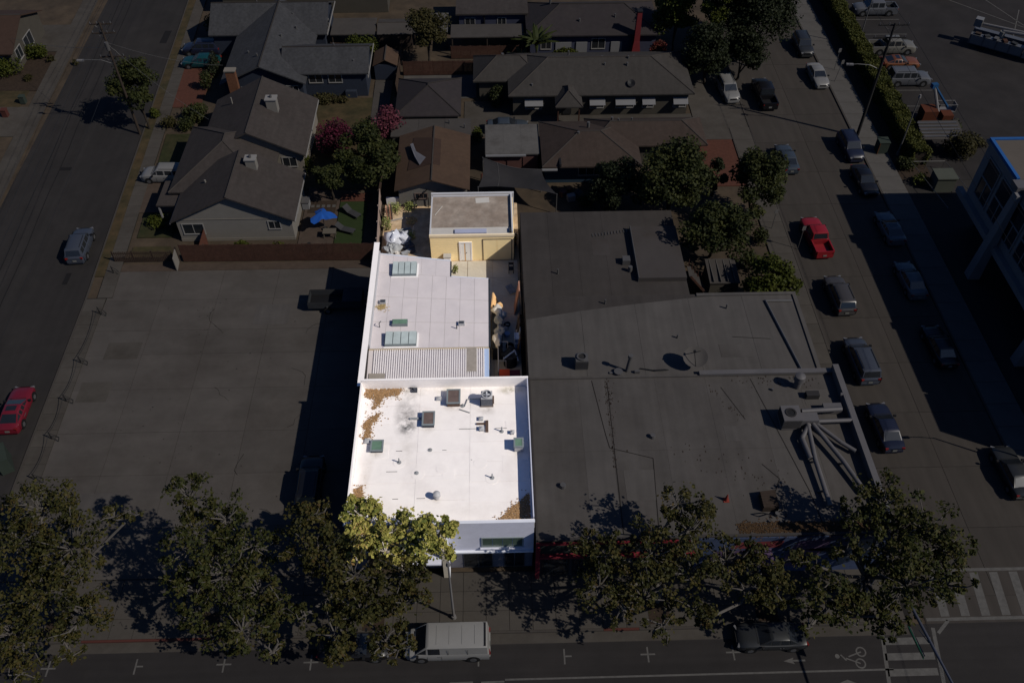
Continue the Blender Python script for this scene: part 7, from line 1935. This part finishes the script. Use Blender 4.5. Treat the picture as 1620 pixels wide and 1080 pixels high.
plane_tree('wide street tree at the lower left corner', (-31, 28.4), [ (-30.5, 32.0, 8.5, 2.2, 1.9, 1.9), (-32.0, 30.3, 7.5, 2.2, 1.9, 1.9), (-28.1, 29.7, 7.5, 2.4, 2.0, 2.0), (-25.3, 31.2, 8.5, 1.0, 0.8, 0.8), (-29.7, 27.1, 6.5, 2.4, 2.0, 2.0), (-26.6, 25.6, 6.0, 1.9, 1.6, 1.6), (-30.8, 24.7, 5.5, 2.2, 1.9, 1.9), (-27.0, 23.5, 5.2, 1.0, 0.8, 0.8), (-29.9, 22.4, 5.0, 1.2, 1.0, 1.0), (-24.3, 31.1, 8.5, 0.7, 0.6, 0.6) ], 41, 11500)
plane_tree('street tree left of centre with a bare twiggy top', (-20.4, 28.4), [ (-20.5, 32.2, 9.0, 1.6, 1.4, 1.4), (-18.1, 31.0, 8.5, 1.8, 1.5, 1.5), (-16.2, 29.6, 7.5, 1.9, 1.6, 1.6), (-20.2, 29.6, 7.8, 2.0, 1.7, 1.7), (-18.0, 27.9, 7.0, 2.2, 1.9, 1.9), (-19.6, 26.9, 6.5, 1.8, 1.5, 1.5), (-15.8, 27.0, 6.2, 2.0, 1.7, 1.7), (-16.6, 24.7, 5.5, 2.0, 1.7, 1.7), (-14.3, 25.8, 5.8, 1.4, 1.2, 1.2), (-19.9, 25.2, 5.5, 1.2, 1.0, 1.0), (-14.5, 23.3, 5.0, 1.0, 0.8, 0.8) ], 42, 10500, 'leaf_sycamore_green')
plane_tree('dark street tree in front of the shaded lot and the black sedan', (-10.9, 28.3), [ (-12.3, 31.1, 8.5, 1.5, 1.3, 1.3), (-12.0, 28.9, 7.5, 2.0, 1.7, 1.7), (-9.6, 27.7, 6.6, 2.0, 1.7, 1.7), (-6.3, 27.7, 6.4, 1.6, 1.4, 1.4), (-5.5, 28.0, 6.2, 1.1, 0.9, 0.9), (-9.0, 25.6, 6.0, 1.9, 1.6, 1.6), (-6.3, 26.1, 5.8, 1.5, 1.3, 1.3), (-10.6, 24.2, 5.5, 1.6, 1.4, 1.4), (-7.4, 23.8, 5.2, 1.3, 1.1, 1.1), (-10.1, 23.2, 5.0, 1.0, 0.8, 0.8), (-6.6, 23.3, 5.0, 0.9, 0.8, 0.8), (-12.7, 25.4, 5.6, 0.9, 0.8, 0.8) ], 43, 11500)
plane_tree('lit crown half of the dark street tree, added as a separate bright tree', (-6.8, 29.7), [ (-9.1, 31.1, 8.0, 1.3, 1.1, 1.1), (-7.2, 30.1, 7.6, 1.3, 1.1, 1.1), (-6.1, 30.6, 7.8, 1.2, 1.0, 1.0), (-4.2, 29.9, 7.6, 1.4, 1.1, 1.1), (-5.3, 29.3, 7.2, 1.3, 1.1, 1.1), (-9.2, 29.8, 7.4, 1.2, 1.0, 1.0), (-7.6, 29.1, 7.0, 1.2, 1.0, 1.0), (-3.8, 29.0, 7.0, 0.9, 0.8, 0.8), (-9.6, 29.0, 6.8, 0.8, 0.7, 0.7), (-8.5, 31.8, 8.0, 0.8, 0.7, 0.7) ], 44, 15500, 'leaf_lit', 'bark_lit', .22)  # lit part of the tree before it, added separately with brighter leaf colour
plane_tree('open street tree with pale limbs before the red trimmed front', (11.0, 28.4), [ (11.7, 31.0, 9.2, 1.5, 1.3, 1.3), (12.2, 29.5, 8.5, 2.0, 1.7, 1.7), (9.7, 28.3, 7.5, 2.0, 1.7, 1.7), (6.8, 28.4, 7.5, 1.7, 1.4, 1.4), (5.8, 28.9, 7.5, 1.3, 1.1, 1.1), (6.3, 26.7, 6.5, 1.8, 1.5, 1.5), (9.1, 25.9, 6.2, 1.8, 1.5, 1.5), (12.1, 27.2, 7.0, 1.9, 1.6, 1.6), (14.6, 27.9, 7.2, 1.8, 1.5, 1.5), (10.2, 24.3, 5.5, 1.1, 0.9, 0.9), (7.9, 25.3, 5.8, 1.2, 1.0, 1.0), (12.3, 25.2, 5.8, 1.3, 1.1, 1.1), (15.6, 26.1, 6.4, 1.2, 1.0, 1.0) ], 45, 10500, 'leaf_sycamore', 'bark_pale', .2)
plane_tree('street tree between the mural and the dark grey sedan', (17.4, 28.3), [ (16.5, 27.1, 7.0, 1.5, 1.3, 1.3), (17.5, 26.2, 6.5, 1.4, 1.2, 1.2), (13.1, 24.6, 5.6, 1.0, 0.8, 0.8), (17.0, 25.4, 6.0, 1.0, 0.8, 0.8), (19.3, 28.0, 6.8, 0.9, 0.8, 0.8) ], 46, 4200)
plane_tree('broad street tree at the crossing beside the signal mast', (25.0, 28.4), [ (25.4, 30.9, 8.8, 1.9, 1.6, 1.6), (23.3, 30.4, 8.2, 1.2, 1.0, 1.0), (27.7, 29.5, 8.0, 2.0, 1.7, 1.7), (29.1, 28.3, 7.5, 1.6, 1.4, 1.4), (25.4, 28.4, 7.5, 2.2, 1.9, 1.9), (26.1, 26.1, 6.8, 2.3, 2.0, 2.0), (28.7, 26.2, 6.5, 1.7, 1.4, 1.4), (22.6, 28.3, 7.0, 1.2, 1.0, 1.0), (20.9, 25.7, 6.0, 1.9, 1.6, 1.6), (22.8, 24.6, 5.6, 1.6, 1.4, 1.4), (24.7, 24.0, 5.4, 1.3, 1.1, 1.1), (19.5, 24.0, 5.2, 0.9, 0.8, 0.8), (20.5, 27.6, 6.6, 1.0, 0.8, 0.8) ], 47, 12500, 'leaf_sycamore_green', 'bark_pale', .215)

tree('street_tree', 'round dark green street tree beside the brown utility pole', (-39.6, 87.6), (-40.2, 88.9, 5.2), (2.9, 2.9, 3.2), 51, 6500, .24, 'leaf_green')
GT = 'trees in the back gardens'
tree('garden_tree', 'large dense dark green tree behind the tan gabled shed', (-13.4, 76.8), (-12.9, 76.2, 3.9), (3.2, 3.2, 3.0), 52, 14000, .26, 'leaf_green', nclump=40, group=GT)
tree('garden_tree', 'smaller round green tree above the blue umbrella', (-17.0, 74.2), (-17.0, 74.0, 3.0), (1.8, 1.7, 1.7), 53, 5000, .22, 'leaf_green', group=GT)
tree('garden_tree', 'yellow green round tree with a bare trunk at the top centre', (-7.8, 99.0), (-7.8, 100.8, 4.7), (2.5, 2.3, 2.8), 54, 8500, .24, 'leaf_olive', group=GT, tr=.2, clump=.45)
bush('garden_bush', 'bright lime green bush by the brown roofed shed', (-16.4, 103.0), (2.4, 1.7, 2.4), 55, 2600, 'leaf_lime', .24)
bush('bougainvillea', 'deep magenta flowering bush beside the blue house', (-17.6, 82.6), (2.5, 2.2, 2.8), 56, 4200, 'leaf_magenta', .22, 'flowering bushes')
bush('bougainvillea', 'pink flowering bush beside the flat roofed shed', (-11.9, 84.3), (2.1, 2.1, 3.3), 57, 3200, 'leaf_pink', .22, 'flowering bushes')
GB = 'trees behind the large flat roofed building'
tree('garden_tree', 'largest bushy green tree overhanging the dark rear roof', (17.6, 70.0), (17.6, 70.4, 4.8), (3.9, 3.6, 4.2), 58, 15000, .27, 'leaf_green', nclump=44, group=GB)
tree('garden_tree', 'dark green tree beside the concrete street opposite the dark blue grey sedan', (26.2, 70.4), (26.0, 70.2, 4.6), (2.9, 2.7, 3.8), 59, 8500, .26, 'leaf_green', nclump=30, group=GB)
tree('garden_tree', 'rounded green tree over the raised pale roof', (21.0, 64.4), (20.7, 62.8, 4.2), (3.4, 2.5, 3.0), 60, 9500, .26, 'leaf_green', nclump=34, group=GB)
tree('garden_tree', 'low leafy tree at the corner of the pavement by the red pickup', (25.4, 58.4), (25.0, 57.4, 3.4), (2.5, 1.9, 2.3), 61, 5500, .25, 'leaf_lime', nclump=22, group=GB)
tree('garden_tree', 'dark low tree between the rear roof and the blue ranch wall', (12.4, 71.0), (12.2, 71.4, 3.3), (2.9, 2.4, 2.8), 72, 7500, .26, 'leaf_dark', nclump=24, group=GB)
tree('garden_tree', 'small dark tree between the big tree and the red patio', (23.0, 74.0), (22.8, 74.2, 2.8), (1.5, 1.5, 1.9), 62, 2200, .22, 'leaf_dark', nclump=12, group=GB)
tree('conifer', 'tall dark green cypress at the top right', (27.4, 100.6), (27.4, 101.0, 7.2), (1.7, 1.7, 6.2), 63, 10000, .25, 'leaf_lime', nclump=30, clump=.28, group='tall trees at the top right', limbs=False)
tree('garden_tree', 'large dark tree overhanging the concrete street at the top', (32.0, 99.6), (32.4, 101.0, 6.0), (4.6, 4.4, 4.2), 64, 19000, .28, 'leaf_dark', nclump=60, clump=.42, group='tall trees at the top right')
tree('garden_tree', 'black green tree in front of the cypress by the driveway', (25.8, 95.6), (25.6, 95.8, 3.8), (2.9, 2.5, 3.6), 65, 12000, .28, 'leaf_dark', nclump=36, clump=.45, group='tall trees at the top right')
tree('garden_tree', 'dark tree filling the gap behind the driveway suv', (30.0, 96.4), (30.4, 96.4, 3.8), (2.2, 1.9, 2.8), 66, 8000, .26, 'leaf_dark', nclump=26, clump=.45, group='tall trees at the top right')
tree('garden_tree', 'yellowish olive tree beside the deep blue house', (23.0, 103.0), (22.9, 104.2, 5.0), (2.5, 2.3, 3.6), 67, 9500, .26, 'leaf_lime', nclump=34, clump=.42, group='tall trees at the top right')
bush('bougainvillea', 'red flowering bush between the red chimney and the olive tree', (20.3, 99.6), (1.6, 1.3, 2.6), 68, 2400, 'leaf_red', .22, 'flowering bushes')
tree('garden_tree', 'olive tree with red blooms at the top edge beside the cypress', (30.5, 108), (30.2, 108.5, 5.0), (3.0, 2.5, 3.5), 69, 9000, .28, 'leaf_dark', nclump=30, clump=.42, group='tall trees at the top right')
# banana palm
def palm(label, x, y, h, n, L_, seed, mt='leaf_palm'):
    rq = random.Random(seed)
    t = thing('banana_palm', label, 'palm', (x, y, .05))
    MB().path([(x, y, 0), (x + .1, y, h * .5), (x, y + .1, h)], .16, 8, .1).build('trunk', 'bark_dark', t)
    for k in range(n):
        a = 2 * pi * k / n + rq.uniform(-.3, .3); el = rq.uniform(.55, 1.5); l_ = L_ * rq.uniform(.75, 1.1); wd = .27 * rq.uniform(.8, 1.2)
        mb = MB(); vs = []
        for s in range(7):
            u = s / 6; rad = l_ * u * cos(el * (1 - .5 * u)); zz = h + l_ * u * sin(el) - 1.2 * u * u
            w_ = wd * sin(pi * min(1, u * .9 + .1)) ** .7
            cx, cy = x + rad * cos(a), y + rad * sin(a)
            for q in (-1, 0, 1): vs.append((cx - q * w_ * sin(a), cy + q * w_ * cos(a), zz - abs(q) * .12))
        f_ = []
        for s in range(6):
            for q in (0, 1): f_.append((s * 3 + q, s * 3 + q + 1, (s + 1) * 3 + q + 1, (s + 1) * 3 + q))
        mb.add(vs, f_); mb.build('leaf', mt, t)
    return t
palm('tall banana palm with long lime leaves before the deep blue house', 5.4, 99.8, 3.2, 30, 3.0, 5)
palm('short banana palm at the left of the tall banana palm', 3.6, 99.6, 1.2, 18, 2.2, 6)
# hedge
rng = np.random.default_rng(71)
t = thing('clipped_hedge', 'long clipped green hedge between the pale pavement and the court', 'hedge', (46.3, 79, .05))
n = 46000
P = np.empty((n, 3)); P[:, 1] = rng.uniform(78.5, 122, n)
side = rng.integers(0, 4, n)
P[:, 0] = 46.4 + np.where(side == 0, -.85, np.where(side == 1, .85, rng.uniform(-.85, .85, n))) + rng.normal(size=n) * .08 + .10 * np.sin(P[:, 1] * 1.7)
P[:, 2] = np.where(side < 2, rng.uniform(.1, 2.0, n), 2.0) + rng.normal(size=n) * .08 + .1 * np.sin(P[:, 1] * 2.3 + P[:, 0])
ob('foliage', quads_mesh('foliage', leaf_quads(P, .19, rng, .6) - np.array(t.location), 'leaf_hedge'), t)
MB().box(45.75, 78.7, .05, 47.05, 122, 1.85).build('stem', 'bark_dark', t)
SB = 'shrubs in gardens and beds'
for i, (x, y, rx, ry, rz, n, mt, lab) in enumerate((
    (-34.6, 89.6, 1.9, 1.5, 1.5, 1600, 'leaf_green', 'wide green shrub at the foot of the brick driveway'),
    (-35.2, 87.6, 1.0, 1.0, 1.2, 700, 'leaf_green', 'green shrub at the corner of the white house side lawn'),
    (-37.4, 88.0, 1.0, .9, 1.1, 700, 'leaf_olive', 'round shrub on the verge beside the brown pole'),
    (-39.5, 90.0, .9, .8, .9, 500, 'leaf_lime', 'lime shrub under the round street tree'),
    (-36.4, 109.6, 1.6, 1.4, 1.9, 1300, 'leaf_green', 'round clipped bush before the slate roof house'),
    (-34.5, 95.8, 1.0, 1.0, 1.9, 900, 'leaf_green', 'upright shrub beside the orange brick chimney'),
    (-34.4, 99.5, .6, 2.4, 1.8, 1100, 'leaf_dark', 'narrow dark hedge along the blue house driveway'),
    (-60.6, 100.2, 2.8, 2.2, 2.4, 2200, 'leaf_lime', 'big yellow green bush under the far left house'),
    (-57.6, 103.6, 1.6, 1.3, 1.6, 1000, 'leaf_lime', 'yellow green bush behind the big far left bush'),
    (-55.6, 102.6, .6, .6, .7, 300, 'leaf_olive', 'small round shrub in the bed across the street'),
    (-57.0, 98.4, .7, .6, .6, 300, 'leaf_olive', 'small shrub near the bins across the street'),
    (-52.3, 102.0, .5, .5, .5, 260, 'leaf_olive', 'small tuft of shrub on the far kerb'),
    (-58.8, 88.2, 2.0, 1.6, 1.8, 1500, 'leaf_green', 'green shrub cut by the left edge of the photo'),
    (-58.6, 84.4, 1.7, 1.2, .9, 800, 'leaf_lime', 'low hedge at the lower corner of the far driveway'),
    (-31.9, 70.0, 1.3, 1.3, 1.5, 900, 'leaf_dark', 'dark shrub under the front window of the white house'),
    (-34.4, 70.6, 1.3, 1.2, .8, 700, 'leaf_lime', 'low light green shrub on the front lawn'),
    (-25.0, 66.6, 1.0, .7, .8, 600, 'leaf_lime', 'round lime bush below the white front gable'),
    (-21.6, 66.4, .9, .6, .7, 500, 'leaf_lime', 'small lime bush at the right corner of the white house'),
    (-20.2, 79.0, .7, .7, 1.6, 500, 'leaf_lime', 'slim lime shrub beside the cream house corner'),
    (-19.4, 92.6, 2.6, 1.0, .9, 1100, 'leaf_olive', 'row of low olive shrubs below the blue house windows'),
    (-14.0, 86.0, .9, .9, 1.8, 600, 'leaf_green', 'thin green shrub by the narrow path'),
    (.5, 91.6, 1.2, 1.3, 2.2, 1300, 'leaf_green', 'green shrub beside the left end of the long house'),
    (-1.9, 84.6, .7, 1.0, 1.2, 600, 'leaf_lime', 'yellow green weeds left of the white flat roofed garage'),
    (9.4, 102.0, 1.8, .7, 1.0, 800, 'leaf_lime', 'low bright hedge below the deep blue wall'),
    (51.6, 80.6, 1.9, 1.8, 2.2, 2400, 'leaf_olive', 'big clipped round bush beside the office corner'),
    (52.0, 85.0, 1.4, 1.1, 1.3, 900, 'leaf_green', 'loose shrub beside the boom lift'),
    (54.2, 82.6, 1.6, 1.5, .7, 700, 'leaf_olive', 'low pale ground shrub behind the clipped round bush'),
    (44.9, 78.2, 1.2, 1.1, 1.1, 800, 'leaf_green', 'green shrub at the lower end of the clipped hedge'),
    (45.6, 75.4, 1.0, .9, 1.0, 600, 'leaf_lime', 'small lime shrub in the bed by the pale pavement'),
    (47.0, 79.4, 1.2, 1.0, 1.1, 700, 'leaf_dark', 'dark shrub behind the pipe railing'),
    (65.2, 88.6, 1.1, 1.0, 1.3, 800, 'leaf_olive', 'shrub growing on the court island'),
    (24.6, 62.4, 1.1, 1.6, 1.6, 900, 'leaf_green', 'green shrub on the pavement side of the rounded tree'),
    (26.4, 66.4, .9, 1.2, 1.4, 700, 'leaf_green', 'shrub below the tree opposite the red pickup'),
    (9.6, 72.6, 1.0, .8, 1.2, 600, 'leaf_green', 'green shrub at the corner of the dark rear roof'),
)):
    bush('shrub', lab, (x, y), (rx, ry, rz), 100 + i, n, mt, .19 if rx < 1.2 else .22, SB)
